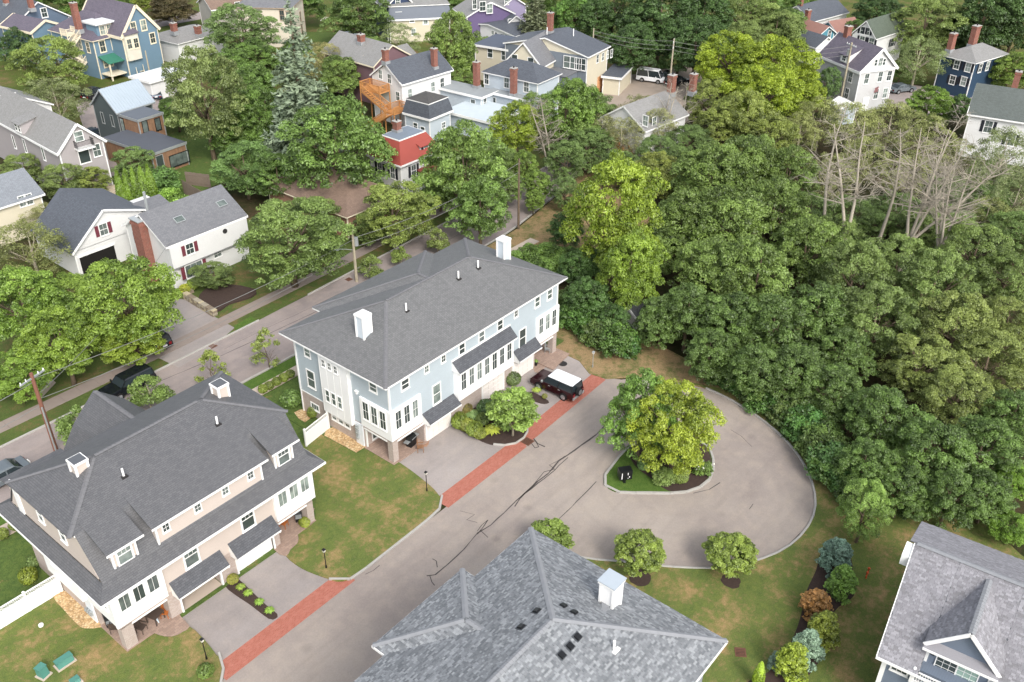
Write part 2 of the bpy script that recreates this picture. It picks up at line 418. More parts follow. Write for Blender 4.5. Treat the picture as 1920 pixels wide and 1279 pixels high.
# street with its far and near kerbs, pavements and verges
sheet('street', [(-40,62.1),(43.7,62.1),(77.8,63.6),(90.,66.),(118,70.5),(118,79.),(98.,72.6),(77.2,70.9),(57.1,70.1),(36,69.5),(-40,69.4)], GZ+.004, A_STREET, px=False)
sheet('far_verge', [(-40,69.6),(36,69.7),(45.,69.7),(57.1,70.2),(77.2,71.1),(98.,72.8),(104,74),(104,90),(60,90),(-40,90)], GZ+.02, grass_mat('verge_grass', '5c6a38', '4b5c31', '7d6b4a', .49, .63, .35), px=False)
kerb('far_kerb', [(10,69.5),(36,69.55),(45.5,69.65)], px=False, seg=2.2)
kerb('far_kerb', [(52,69.9),(57.1,70.15),(77.2,71.05),(98.,72.7)], px=False, seg=2.2)
kerb('near_kerb', [(30,62.),(43.7,62.),(60,62.6),(77.8,63.5),(90.,65.9)], px=False, seg=2.2)
root = empty('far_pavement', (0,0,GZ)); root['kind'] = 'structure'
P0 = [(18,71.4),(36,71.3),(57,71.9),(77,73.),(97,74.8)]
for (a, b) in zip(P0, P0[1:]):
    n = max(1, round((b[0]-a[0])/1.6))
    for k in range(n):
        x0 = a[0]+(b[0]-a[0])*k/n; x1 = a[0]+(b[0]-a[0])*(k+1)/n; y0 = a[1]+(b[1]-a[1])*k/n; y1 = a[1]+(b[1]-a[1])*(k+1)/n
        MB().hull8([(x0+.01,y0,0),(x1-.01,y1,0),(x1-.01,y1+1.5,0),(x0+.01,y0+1.5,0)], [(x0+.01,y0,.06),(x1-.01,y1,.06),(x1-.01,y1+1.5,.06),(x0+.01,y0+1.5,.06)]).build('paving_slab', plain('dark_pavement', '8c8078', .9, .12, 1), root)
sheet('near_verge', [(-40,60.4),(60,60.4),(60,62.4),(43.7,61.8),(-40,61.8)], GZ+.08, G_LUSH, .1, px=False)
root = empty('near_pavement', (0,0,GZ)); root['kind'] = 'structure'
sl_ = MB().box(.008,0,0,1.512,1.35,.1).mesh('paving_slab', CONC)
for k in range(20): link('paving_slab', sl_, root, (13.6+k*1.52, 59.1, 0))
sl2 = MB().box(.008,0,0,1.512,1.35,.1).mesh('paving_slab', CONC)
for k in range(22): link('paving_slab', sl2, root, (44.0+k*1.52, 59.1, 0))
sheet('rear_lawn', [(-10,43),(36.9,43),(36.9,59.05),(-10,59.05)], GZ+.07, G_GREEN, .1, px=False)
sheet('rear_lawn', [(36.95,44),(62,44),(62,59.05),(36.95,59.05)], GZ+.06, G_GREEN, .1, px=False)
sheet('lane_grass', [(60.05,60.4),(75,60.4),(78.5,52),(92,52),(100,62),(104,70),(90.2,65.6),(78.2,63.2),(60.05,62.4)], GZ+.06, G_DRY, .05, px=False)
# court, circle and driveways
circ = smooth([(1165,712),(1230,706),(1300,722),(1345,738),(1400,768),(1450,805),(1490,846),(1518,893),(1529,940),(1522,975),(1500,1007),(1465,1034),(1420,1052),(1375,1064),(1320,1067),(1250,1064),(1180,1056),(1120,1051),(1085,1046)], 4)
CIRC = [at(*p) for p in circ]
court = [(-12,36.9),(46.8,36.9),(59.4,37.6)]+CIRC+[(33.5,24.),(33.5,10),(-12,10)]
sheet('court_asphalt', court, GZ+.004, A_COURT, px=False)
sheet('driveway', [(18.,38.1),(27.2,38.1),(27.2,43.6),(18.,43.6)], GZ+.004, A_DRIVE, px=False)
sheet('driveway', [(38.,38.1),(59.4,38.1),(60.5,42.2),(57,43.7),(38.4,43.7)], GZ+.004, A_DRIVE, px=False)
for x0, x1 in ((17.6,28.2),(37.6,47.1),(46.9,59.2)):
    sheet('brick_apron', [(x0,36.7),(x1,36.7),(x1,38.12),(x0,38.12)] if x1 < 50 else [(x0,36.85),(x1,37.2),(x1,38.7),(x0,38.25)], GZ+.008+(x0 > 46)*.004, PAVER, px=False)
# lawns held by granite kerbs
lawnA = [(748,868),(772,886),(800,908),(817,925),(827,943),(822,960)]
kA = smooth([(829,930),(828,945),(818,962),(760,1009),(705,1052),(668,1081),(650,1089),(632,1091),(617,1087)], 3)
sheet('lawn_between_houses', smooth([(745,866),(770,883),(797,904),(814,919),(826,934)], 3)+kA+smooth([(616,1086),(598,1080),(565,1066),(537,1044),(546,1031),(558,1020),(560,1008),(556,998),(561,991),(577,982),(592,971)], 3)+[(592,940),(585,860),(560,838),(600,815),(668,852),(684,845),(700,845)], GZ+.09, G_LAWN, .12)
kerb('lawn_kerb', kA, seg=1.5)
kB = smooth([(411,1225),(418,1243),(419,1262),(413,1290)], 3)
lb = [(118,1112),(-60,1215),(-60,1420),(395,1420),(406,1310)]+kB[::-1]+smooth([(408,1232),(388,1206),(357,1177),(340,1189),(325,1195),(308,1195),(292,1190),(268,1203),(240,1219)], 3)+[(215,1190),(175,1150),(120,1118)]
sheet('front_left_lawn', lb, GZ+.09, G_LAWN, .12)
kerb('lawn_kerb', kB, seg=1.2)
sheet('side_lawn', [(60.1,40.5),(60.4,48.),(63,48.5),(67,45),(67.5,38),(66.5,31),(64.2,27.5),(63.4,31),(61.5,35.2),(59.3,37.2),(59.0,38.9),(60.2,41)], GZ+.05, G_DRY, .1, px=False)
outer = [(CIRC[i][0], CIRC[i][1]) for i in range(6, len(CIRC))]
sheet('outer_lawn', outer+[(33.8,24.5),(33.8,-20),(56,-20),(60,2),(64.5,9),(63.5,14),(64,20),(65.5,26)], GZ+.09, G_LAWN, .12, px=False)
kerb('circle_kerb', circ[10:], seg=1.3)
# ------------------------------------------------------------ the two duplexes beside the court
RF = shingle('grey_shingles', '757575', '656666')
RFD = shingle('dark_shingles', '5b5d62', '46484d', .3, .15, 1.2)
CAPM = plain('ridge_cap_shingles', '6a6a6c', .8, .2, 3)
BLUE_L = siding('blue_siding', 'aeb9bf'); BLUE_F = BLUE_L
BEIGE = siding('beige_siding', 'c6bab0')
PANELW = plain('white_panel', (.78,.78,.77), .55, .03, 1)
BRK = brick('pale_pink_brick', 'bfb0a7', 'ad9c93', 'c3b9b1', .21, .07)
SOF = WHITE
def ridge_caps(par, p, q, w=.16, step=.3, name='ridge_cap', mat=None):
    p = Vector(p); q = Vector(q); d = q-p; L = d.length; d.normalize(); a = d.cross(Vector((0,0,1))).normalized()
    m = MB(); n = int(L/step)
    for k in range(n):
        s = p+d*(k*step); e = p+d*((k+1)*step+.02); lift = Vector((0,0,.035))
        for sg in (-1, 1):
            o = a*sg*w-Vector((0,0,.3*w))
            pts = [s+lift*1.6, e+lift, e+lift+o, s+lift*1.6+o]
            m.poly(pts if sg < 0 else pts[::-1])
        m.poly([s+lift*1.6-a*w-Vector((0,0,.3*w)), s-a*w-Vector((0,0,.3*w)), s, s+lift*1.6]); m.poly([s+lift*1.6, s, s+a*w-Vector((0,0,.3*w)), s+lift*1.6+a*w-Vector((0,0,.3*w))])
    o = m.build(name, mat or CAPM, par); return o
def hip_roof(par, x0, y0, x1, y1, z, rz, mat, ov=0, name='roof', t=.16, inset=None, caps=True, trim=WHITE):
    """hip roof with its ridge along the longer side; eave rectangle given at height z"""
    w, d = x1-x0, y1-y0
    if w >= d: i = inset or d/2; a, b = (x0+i, (y0+y1)/2, rz), (x1-i, (y0+y1)/2, rz)
    else: i = inset or w/2; a, b = ((x0+x1)/2, y0+i, rz), ((x0+x1)/2, y1-i, rz)
    A, B, C_, D = (x0,y0,z), (x1,y0,z), (x1,y1,z), (x0,y1,z)
    m = MB()
    if w >= d: pl = [[A,B,b,a], [B,C_,b], [C_,D,a,b], [D,A,a]]
    else: pl = [[A,B,a], [B,C_,b,a], [C_,D,b], [D,A,a,b]]
    for p in pl: m.slab(p, .05)
    o = m.build(name, mat, par)
    f = MB(); e = .03
    f.box(x0-e, y0-e, z-t, x1+e, y0+.05, z-.03); f.box(x0-e, y1-.05, z-t, x1+e, y1+e, z-.03); f.box(x0-e, y0+.05, z-t, x0+.05, y1-.05, z-.03); f.box(x1-.05, y0+.05, z-t, x1+e, y1-.05, z-.03)
    f.build('eave_board', trim, o)
    MB().box(x0+.05, y0+.05, z-t, x1-.05, y1-.05, z-t+.02).build('soffit', trim, o)
    if caps:
        ridge_caps(o, a, b)
        for c, r in ((A,a),(B,b if w >= d else a),(C_,b),(D,a if w >= d else b)): ridge_caps(o, c, r, name='hip_cap')
    return o
def capped_chimney(par, x, y, z0, z1, s=.8, side=None, top=None, name='chimney'):
    o = MB().box(x, y, z0, x+s, y+s, z1-.1).build(name, side, par)
    t = MB()
    for (a, b) in ((x, y), (x+s, y), (x, y+s), (x+s, y+s)): t.box(a-.07, b-.07, z0, a+.07, b+.07, z1-.12)
    t.box(x-.1, y-.1, z1-.14, x+s+.1, y+s+.1, z1)
    t.build('corner_trim', WHITE, o)
    MB().box(x-.02, y-.02, z1, x+s+.02, y+s+.02, z1+.03).build('chimney_lid', top, o)
    return o
def vent_pipe(par, x, y, z, h=.75):
    o = MB().tube([(x,y,z-.3),(x,y,z+h)], .075, 8).build('vent_pipe', WHITE, par)
    MB().box(x-.2,y-.2,z-.05,x+.2,y+.2,z+.08).build('pipe_boot', ASPH_DK, o)
def awning(par, x0, x1, y, z, y2, z2, mat=RFD):
    o = MB().slab([(x0,y2,z2),(x1,y2,z2),(x1,y,z),(x0,y,z)], .07).build('garage_awning', mat, par)
    f = MB().box(x0,y2-.03,z2-.15,x1,y2,z2-.03)
    for a in (x0+.03, x1-.09): f.hull8([(a,y2,z2-.25),(a+.06,y2,z2-.25),(a+.06,y,z2-.35),(a,y,z2-.35)], [(a,y2,z2-.07),(a+.06,y2,z2-.07),(a+.06,y,z-.08),(a,y,z-.08)])
    f.build('awning_bracket', WHITE, o); return o
LIDW = plain('pale_lid', 'd8dce0', .4, .04, 2); LIDD = plain('dark_vent', '55585c', .6, .1, 3)
# ---- blue duplex
BD = empty('blue_duplex', (38.6,43.5,GZ), 0, 'long pale blue duplex with grey hip roof and white bays behind the brick apron', 'house')
def L(o): return o
def rel(par):
    """children of a thing are written in world axes and moved into the thing's own"""
    off = par.location
    for o in list(par.children):
        if o.get('_m'): continue
        o.location = o.location-off; o['_m'] = 1
u0, u1, v0, v1 = 38.6, 59.95, 43.5, 54.6
# brick ground floor: solid part behind the two corner porches
m = MB(); m.box(u0, 46.7, GZ, 42.1, v1, 2.1); m.box(42.1, v0, GZ, 56.7, v1, 2.1); m.box(56.7, 46.2, GZ, u1, v1, 2.1)
m.build('brick_wall', BRK, BD)
m = MB(); m.box(u0-.02, v0-.02, GZ, u0+.55, v0+.55, 1.95); m.box(u0-.02, v0-.02, 1.93, 42.1, v0+.4, 2.2); m.box(u0-.02, v0+.38, 1.93, u0+.4, 46.7, 2.2); m.build('brick_pillar', BRK, BD)
m = MB(); m.box(u1-.55, v0-.02, GZ, u1+.02, v0+.55, 1.95); m.box(56.7, v0-.02, 1.93, u1+.02, v0+.4, 2.2); m.box(u1-.4, v0+.38, 1.93, u1+.02, 46.2, 2.2)
m.build('brick_pillar', BRK, BD)
MB().box(u0, v0, 2.2, u1, v1, 7.8).build('wall', BLUE_L, BD)
m = MB()
for x, y in ((u0, v0), (u1, v0), (u0, v1)): m.box(x-.03 if x == u0 else x-.12, y-.03 if y == v0 else y-.12, 2.2, x+.12 if x == u0 else x+.03, y+.12 if y == v0 else y+.03, 7.75)
m.box(u0-.025, v0-.025, 7.55, u1+.02, v0, 7.75); m.box(u0-.025, v0, 7.55, u0, v1, 7.75); m.box(u0-.03, 51.15, 2.1, u0, v1, 2.2)
m.box(u0-.09, v1-.2, GZ, u0-.01, v1-.1, 7.7)
m.build('corner_board', WHITE, BD)
hip_roof(BD, 37.8, 42.9, 60.5, 55.3, 7.9, 10.42, RF, inset=6.3)
# rear cross wing of the roof
A, B, T, Tm = (42.2,56.35,7.9), (56.05,56.35,7.9), (49.15,50.45,10.36), (49.15,48.9,10.36)
o = MB(); o.slab([B, A, T], .05); o.slab([A, (42.2,55.2,7.93), Tm, T], .05); o.slab([(56.05,55.2,7.93), B, T, Tm], .05)
o = o.build('roof', RF, BD); MB().box(42.2,55.3,7.72,56.05,56.38,7.86).build('eave_board', WHITE, o)
ridge_caps(o, A, T, name='hip_cap'); ridge_caps(o, B, T, name='hip_cap'); ridge_caps(o, Tm, T)
MB().box(42.9,54.6,GZ,55.4,55.8,7.72).build('wall', BLUE_L, BD)
capped_chimney(BD, 40.4, 47.85, 8.6, 11.0, .82, plain('pale_blue_panel', 'bdc6cc', .6, .04), LIDW)
capped_chimney(BD, 58.0, 48.25, 8.5, 10.75, .82, plain('pale_blue_panel', 'bdc6cc', .6, .04), LIDW)
vent_pipe(BD, 44.75, 47.5, 9.7); vent_pipe(BD, 51.3, 47.75, 9.85); vent_pipe(BD, 53.85, 47.75, 9.85)
# white bay on the left side wall
MB().box(38.25, 47.8, 1.72, 38.6, 51.2, 7.7).build('side_bay', PANELW, BD)
m = MB()
for k in range(5): y = 47.85+k*.82; m.box(38.238, y-.012, 1.72, 38.25, y+.012, 7.7)
m.build('batten', WHITE, BD)
for k in range(3): window(BD, 'L', 38.25, 50.55-k*.72, 6.35, .34, .62, (2,1), tw=.06)
for k in range(3): window(BD, 'L', 38.25, 50.5-k*.74, 2.95, .42, 1.1, (1,1), tw=.07)
window(BD, 'L', u0, 52.95, 6.15, .62, .72, (1,1), tw=.1); window(BD, 'L', u0, 52.9, 3.1, .85, 1.6, (1,1), tw=.1)
window(BD, 'L', u0, 45.2, 6.2, .72, .72, (1,1), tw=.1); window(BD, 'L', u0, 52.85, .82, .9, .5, (3,1), tw=.1, rail=False)
for k in range(3): window(BD, 'L', u0, 50.4-k*.8, .95, .5, .6, (1,1), tw=.1)
# corner bays: white panels wrapping both corners
MB().hull8([(38.45,43.35,2.2),(41.85,43.35,2.2),(41.85,43.5,2.2),(38.45,43.5,2.2)], [(38.45,43.35,5.0),(41.85,43.35,5.0),(41.85,43.5,5.0),(38.45,43.5,5.0)]).box(38.45,43.5,2.2,38.6,46.85,5.0).build('corner_bay', PANELW, BD)
for k in range(3):
    window(BD, 'F', 39.26+k*.93, 43.35, 3.15, .56, 1.62, (2,2), tw=.09, rail=False)
    window(BD, 'L', 38.45, 44.22+k*.97, 3.1, .6, 1.65, (2,2), tw=.09, rail=False)
MB().box(56.75,43.35,2.2,60.08,43.5,5.05).box(59.95,43.5,2.2,60.08,46.3,5.05).build('corner_bay', PANELW, BD)
for k in range(3):
    window(BD, 'F', 57.35+k*.97, 43.35, 3.25, .56, 1.6, (2,2), tw=.09, rail=False)
    window(BD, 'R', 60.08, 44.2+k*.97, 3.2, .56, 1.6, (2,2), tw=.09, rail=False)
# middle bay with its own shingled roof
MB().box(45.8,42.95,2.2,52.95,43.5,5.15).build('middle_bay', PANELW, BD)
MB().slab([(45.65,42.6,5.25),(53.05,42.6,5.25),(53.05,43.5,6.08),(45.65,43.5,6.08)], .07).build('bay_roof', RFD, BD)
MB().box(45.65,42.57,5.08,53.05,42.6,5.2).hull8([(45.66,42.6,5.12),(45.72,42.6,5.12),(45.72,43.5,5.12),(45.66,43.5,5.12)],[(45.66,42.6,5.2),(45.72,42.6,5.2),(45.72,43.5,6.),(45.66,43.5,6.)]).box(45.6,43.44,6.02,53.1,43.5,6.16).build('bay_roof_trim', WHITE, BD)
for k in range(7): window(BD, 'F', 46.42+k*.985, 42.95, 3.15, .56, 1.75, (2,2), tw=.09, rail=False)
for x in (42.75, 44.68, 53.9): window(BD, 'F', x, v0, 6.55, .42, .6, (2,2), tw=.07, rail=False)
for x in (46.9, 49.35, 51.75, 56.9, 58.7): window(BD, 'F', x, v0, 6.25, .62, .9, (1,1), tw=.1)
window(BD, 'F', 40.35, v0, 6.3, .72, .8, (1,1), tw=.1)
for x in (43.75, 54.85): window(BD, 'F', x, v0, 3.05, .82, 1.75, (1,1), tw=.1)
awning(BD, 42.0, 45.72, 43.5, 2.85, 42.6, 2.2); awning(BD, 53.55, 56.75, 43.5, 3.1, 42.7, 2.35)
GD = plain('garage_door_white', 'dcd6d0', .5, .05, 2)
for x in (43.75, 50.75, 54.9): garage_door(BD, 'F', x, 43.44, GZ, 2.72, 2.1, GD)
m = MB()
for x in (43.75, 50.75, 54.9):
    m.box(x-1.5,43.4,GZ,x-1.36,43.5,2.05); m.box(x+1.36,43.4,GZ,x+1.5,43.5,2.05); m.box(x-1.5,43.4,1.95,x+1.5,43.5,2.12)
m.build('garage_frame', WHITE, BD)
# porch soffit edges, utility panel and lamps
for b_ in ((39.1,43.42,1.82,42.05,43.48,1.93), (38.52,44.05,1.82,38.58,46.7,1.93), (56.75,43.42,1.82,59.4,43.48,1.93), (38.62,46.55,GZ,38.72,46.68,1.9)): MB().box(b_[0],b_[1],b_[2],b_[3],b_[4],b_[5]).build('porch_trim', WHITE, BD)
door(BD, 'F', 41.2, 46.69, GZ, .9, 1.9); window(BD, 'F', 39.9, 46.69, .3, 1.1, 1.2, (2,1), rail=False); door(BD, 'F', 57.6, 46.19, GZ, .9, 1.9)
m = MB().box(38.5,46.85,GZ,38.6,47.75,2.1).build('utility_panel', LIDW, BD)
mm = MB()
for i in range(3):
    mm.box(38.32,47.3,.55+i*.5,38.5,47.55,.9+i*.5); mm.tube([(38.25,47.42,.72+i*.5),(38.34,47.42,.72+i*.5)], .1, 8)
mm.build('electric_meter', METAL, BD)
MB().box(38.42,47.05,6-.9,38.6,47.2,5.35).box(38.4,47.0,5.3,38.6,47.3,5.4).build('flood_lamp', WHITE, BD)
sheet('porch_floor', [(38.4,43.3),(42.3,43.3),(42.3,46.7),(38.4,46.7)], GZ+.13, PATIO, px=False, base=.1)
sheet('porch_floor', [(57.3,41.8),(60.4,42.2),(60.4,46.7),(57.3,46.7)], GZ+.13, PATIO, px=False, base=.1)
rel(BD)
# ---- beige duplex
HD = empty('beige_duplex', (15.,43.3,GZ), 0, 'beige duplex with flared grey gambrel roof, white dormers and one open garage', 'house')
u0, u1, v0, v1 = 15.0, 30.23, 43.3, 54.4
m = MB(); m.box(u0, 46.4, GZ, 18.2, v1, 2.1); m.box(18.2, v0, GZ, 19.05, v1, 2.19); m.box(22.15, v0, GZ, 23.45, v1, 2.19); m.box(26.5, v0, GZ, 27.1, v1, 2.19)
m.box(19.05, 43.75, 2.05, 26.5, 44.0, 2.19); m.box(19.05, 48.9, GZ, 22.15, 49.1, 2.19); m.box(23.45, 43.75, GZ, 26.5, 44.0, 2.2); m.box(27.1, 46.2, GZ, u1, v1, 2.1)
m.build('brick_wall', BRK, HD)
m = MB(); m.box(u0-.02, v0-.02, GZ, u0+.75, v0+.6, 1.9); m.box(u0-.02, v0-.02, 1.85, 18.2, v0+.35, 2.2); m.box(u0-.02, v0+.33, 1.85, u0+.35, 46.4, 2.2); m.build('brick_pillar', BRK, HD)
m = MB(); m.box(u1-.55, v0-.02, GZ, u1+.02, v0+.9, 1.9); m.box(27.1, v0-.02, 1.85, u1+.02, v0+.35, 2.2); m.box(u1-.35, v0+.33, 1.85, u1+.02, 46.2, 2.2)
m.build('brick_pillar', BRK, HD)
MB().box(u0, v0, 2.2, u1, v1, 5.5).build('wall', BEIGE, HD)
MB().box(15.3, 45.6, 5.5, 30., 53.2, 8.6).build('upper_wall', BEIGE, HD)
# roof profile running front to back
ridz = 10.48; RB = shingle('grey_shingles_b', '666668', '57585b')
def fz(v): return ridz-.408*(48.95-v)          # gentle front plane
rl_, rr_ = 18.6, 26.4                           # ridge ends
cF, cB = 45.1, 52.8
K = (13.95, 31.05); kin = (14.75, 30.3)
m = MB()
zc_ = fz(cF)
# gentle hip cap
A, B, C_, D = (14.4,cF,zc_), (30.6,cF,zc_), (30.6,cB,zc_), (14.4,cB,zc_)
for p in ([A,B,(rr_,48.95,ridz),(rl_,48.95,ridz)], [B,C_,(rr_,48.95,ridz)], [C_,D,(rl_,48.95,ridz),(rr_,48.95,ridz)], [D,A,(rl_,48.95,ridz)]): m.slab(p, .06)
# steep front and back with a flared foot
def front(x0, x1, xe0, xe1):
    m.slab([(x0,43.2,6.1),(x1,43.2,6.1),(x1,cF,zc_),(x0,cF,zc_)], .06)
    m.slab([(xe0,42.27,5.6),(xe1,42.27,5.6),(x1,43.2,6.1),(x0,43.2,6.1)], .06)
front(14.75, 30.35, 13.95, 31.05)
m.slab([(30.35,54.5,6.1),(14.75,54.5,6.1),(14.75,cB,zc_),(30.35,cB,zc_)], .06)
m.slab([(31.05,55.5,5.6),(13.95,55.5,5.6),(14.75,54.5,6.1),(30.35,54.5,6.1)], .06)
# skirts at both ends
m.slab([(13.95,55.5,5.6),(13.95,42.27,5.6),(14.75,43.2,6.1),(14.75,54.5,6.1)], .06)
m.slab([(31.05,42.27,5.6),(31.05,55.5,5.6),(30.35,54.5,6.1),(30.35,43.2,6.1)], .06)
o = m.build('roof', RB, HD)
ridge_caps(o, (rl_,48.95,ridz), (rr_,48.95,ridz)); ridge_caps(o, A, (rl_,48.95,ridz), name='hip_cap'); ridge_caps(o, B, (rr_,48.95,ridz), name='hip_cap'); ridge_caps(o, C_, (rr_,48.95,ridz), name='hip_cap'); ridge_caps(o, D, (rl_,48.95,ridz), name='hip_cap')
f = MB(); f.box(13.9,42.2,5.4,31.1,42.27,5.55); f.box(13.9,42.27,5.4,13.96,55.5,5.55); f.box(31.04,42.27,5.4,31.1,55.5,5.55); f.box(13.9,55.5,5.4,31.1,55.56,5.55); f.build('eave_board', WHITE, o)
MB().box(13.97,42.3,5.42,31.03,43.3,5.45).box(13.97,43.3,5.42,15.,55.4,5.45).box(30.23,43.3,5.42,31.03,55.4,5.45).build('soffit', WHITE, o)
# left end wall under the gentle eave
MB().hull8([(14.8,43.75,6.1),(15.3,43.75,6.1),(15.3,54.3,6.1),(14.8,54.3,6.1)], [(14.8,cF+.05,zc_-.08),(15.3,cF+.05,zc_-.08),(15.3,cB-.05,zc_-.08),(14.8,cB-.05,zc_-.08)]).build('end_wall', BEIGE, HD)
MB().box(14.72,52.55,6.1,14.8,53.2,8.7).box(14.7,cF,zc_-.2,14.78,cB,zc_-.06).build('end_trim', WHITE, HD)
for y in (47.2, 49.9): window(HD, 'L', 14.8, y, 7.1, .6, 1.0, (1,1), tw=.1)
MB().hull8([(30.,43.75,6.1),(30.25,43.75,6.1),(30.25,54.3,6.1),(30.,54.3,6.1)], [(30.,cF+.05,zc_-.08),(30.25,cF+.05,zc_-.08),(30.25,cB-.05,zc_-.08),(30.,cB-.05,zc_-.08)]).build('end_wall', BEIGE, HD)
# wide shed dormer and two small ones
def shed(x0, x1, yw, ye, zt, wx0, wx1, name):
    ob = MB().slab([(x0,ye,fz(ye)+.02),(x1,ye,fz(ye)+.02),(x1,45.6,fz(45.6)+.03),(x0,45.6,fz(45.6)+.03)], .1).build(name, RB, HD)
    MB().box(x0-.02,ye-.04,fz(ye)-.16,x1+.02,ye,fz(ye)-.01).build('eave_board', WHITE, ob)
    w = MB()
    pr = [(yw,5.9),(45.2,8.5),(45.2,fz(45.2)-.1),(yw,fz(yw)-.1)]
    w.hull8([(wx0,yw,5.9),(wx1,yw,5.9),(wx1,45.3,8.3),(wx0,45.3,8.3)], [(wx0,yw,fz(yw)-.1),(wx1,yw,fz(yw)-.1),(wx1,45.3,fz(45.3)-.1),(wx0,45.3,fz(45.3)-.1)])
    w.build('dormer_wall', BEIGE, ob)
    tr = MB()
    for x in (wx0-.02, wx1-.1): tr.box(x,yw-.04,6.15,x+.12,yw+.1,fz(yw)-.15)
    tr.build('corner_board', WHITE, ob); return ob
s1 = shed(18.3, 27.0, 43.35, 42.95, 0, 18.65, 26.65, 'wide_dormer')
for x in (19.35, 21.65, 23.75, 25.75): window(s1, 'F', x, 43.35, 6.95, .42, .55, (2,2), tw=.07, rail=False)
s2 = shed(15.35, 17.75, 43.45, 43.0, 0, 15.75, 17.35, 'small_dormer')
window(s2, 'F', 16.55, 43.45, 6.45, .85, 1.05, (3,1), tw=.12)
s3 = shed(27.4, 29.7, 43.45, 43.0, 0, 27.8, 29.35, 'small_dormer')
window(s3, 'F', 28.58, 43.45, 6.45, .85, 1.05, (3,1), tw=.12)
# rear gable wing and lower rear roof
m = MB(); zr = 9.0; zk = 7.2
for sg in (-1, 1):
    a = 23.2+sg*1.95; b = 23.2+sg*3.2
    p1 = [(a,57.7,zk),(23.2,57.7,zr),(23.2,50.5,zr),(a,52.6,zk)]; p2 = [(b,57.7,5.5),(a,57.7,zk),(a,52.6,zk),(b,54.,5.5)]
    for p in (p1, p2): m.slab(p if sg < 0 else p[::-1], .07)
o = m.build('rear_gable_roof', RB, HD); ridge_caps(o, (23.2,50.9,zr), (23.2,57.7,zr))
MB().prism([(20.3,54.4),(26.1,54.4),(26.1,57.4),(20.3,57.4)], GZ, 5.5).hull8([(20.3,54.4,5.5),(26.1,54.4,5.5),(26.1,57.4,5.5),(20.3,57.4,5.5)],[(23.0,54.4,8.3),(23.4,54.4,8.3),(23.4,57.4,8.3),(23.0,57.4,8.3)]).build('rear_wing_wall', BEIGE, HD)
MB().slab([(15.6,58.2,5.4),(15.6,55.3,5.8),(20.,55.3,5.8),(20.,58.2,5.4)][::-1], .08).build('porch_roof', RB, HD)
MB().box(15.9,54.4,GZ,19.7,57.9,5.3).build('rear_wing_wall', BEIGE, HD)
capped_chimney(HD, 17.15, 48.55, 9.3, 10.85, .78, BEIGE, LIDD); capped_chimney(HD, 27.7, 48.7, 9.3, 10.85, .78, BEIGE, LIDD)
vent_pipe(HD, 26.1, 46.8, 9.55, .65); vent_pipe(HD, 19.15, 46.8, 9.55, .65)
# front bays, windows, awnings, garages
MB().box(14.75,43.1,2.2,18.3,43.3,5.4).box(14.8,43.3,2.2,15.,46.6,5.4).build('corner_bay', PANELW, HD)
MB().box(27.05,43.1,2.2,30.45,43.3,5.4).box(30.23,43.3,2.2,30.43,46.3,5.4).build('corner_bay', PANELW, HD)
for k in range(3):
    window(HD, 'F', 15.6+k*.98, 43.1, 3.35, .66, 1.15, (2,1), tw=.09, rail=False); window(HD, 'F', 27.72+k*.98, 43.1, 3.35, .66, 1.15, (2,1), tw=.09, rail=False)
for x in (15.75, 17.45): pass
window(HD, 'L', 14.8, 44.2, 3.4, .7, 1.2, (2,2), rail=False)
MB().box(14.65, 47.2, 1.8, 15., 51.6, 5.4).build('side_bay', PANELW, HD)
for k in range(2): window(HD, 'L', 14.65, 48.3+k*1.9, 3.2, .6, 1.2, (1,1))
for x in (20.45, 24.9): window(HD, 'F', x, 43.3, 3.2, .92, 1.25, (3,1), tw=.12)
awning(HD, 18.6, 22.45, 43.3, 2.95, 42.4, 2.15); awning(HD, 23.1, 26.75, 43.3, 2.98, 42.4, 2.15)
garage_door(HD, 'F', 25., 43.42, GZ, 2.95, 2.1, plain('new_garage_door', (.8,.8,.79), .4, .02))
m = MB()
for x in (20.6, 25.):
    m.box(x-1.62,43.22,GZ,x-1.5,43.4,2.3); m.box(x+1.5,43.22,GZ,x+1.62,43.4,2.3); m.box(x-1.62,43.22,2.0,x+1.62,43.4,2.2)
m.box(15.7,43.22,1.78,18.2,43.3,1.88); m.box(27.15,43.22,1.78,29.7,43.3,1.88)
m.build('garage_frame', WHITE, HD)
MB().box(15.,46.38,GZ,15.4,46.4,.1).build('step', CONC, HD)
door(HD, 'F', 17.5, 46.39, GZ, .9, 1.9); window(HD, 'F', 16.2, 46.39, .1, 1.3, 1.5, (2,1), rail=False); door(HD, 'F', 28.4, 46.19, GZ, .9, 1.9)
m = MB().box(14.9,46.75,GZ,15.,47.7,2.1).build('utility_panel', LIDW, HD)
mm = MB()
for i in range(3): mm.box(14.72,46.9+i*.25,.6,14.9,47.08+i*.25,.95); mm.tube([(14.66,46.99+i*.25,.8),(14.74,46.99+i*.25,.8)], .08, 8)
mm.build('electric_meter', METAL, HD)
sheet('porch_floor', [(14.9,43.2),(18.4,43.2),(18.4,46.4),(14.9,46.4)], GZ+.13, PATIO, px=False, base=.1)
sheet('porch_floor', [(26.9,43.),(30.3,43.2),(30.3,46.3),(26.9,46.3)], GZ+.13, PATIO, px=False, base=.1)
sheet('garage_floor', [(19.05,43.3),(22.1,43.3),(22.1,48.9),(19.05,48.9)], GZ+.1, CONC, px=False)
rel(HD)
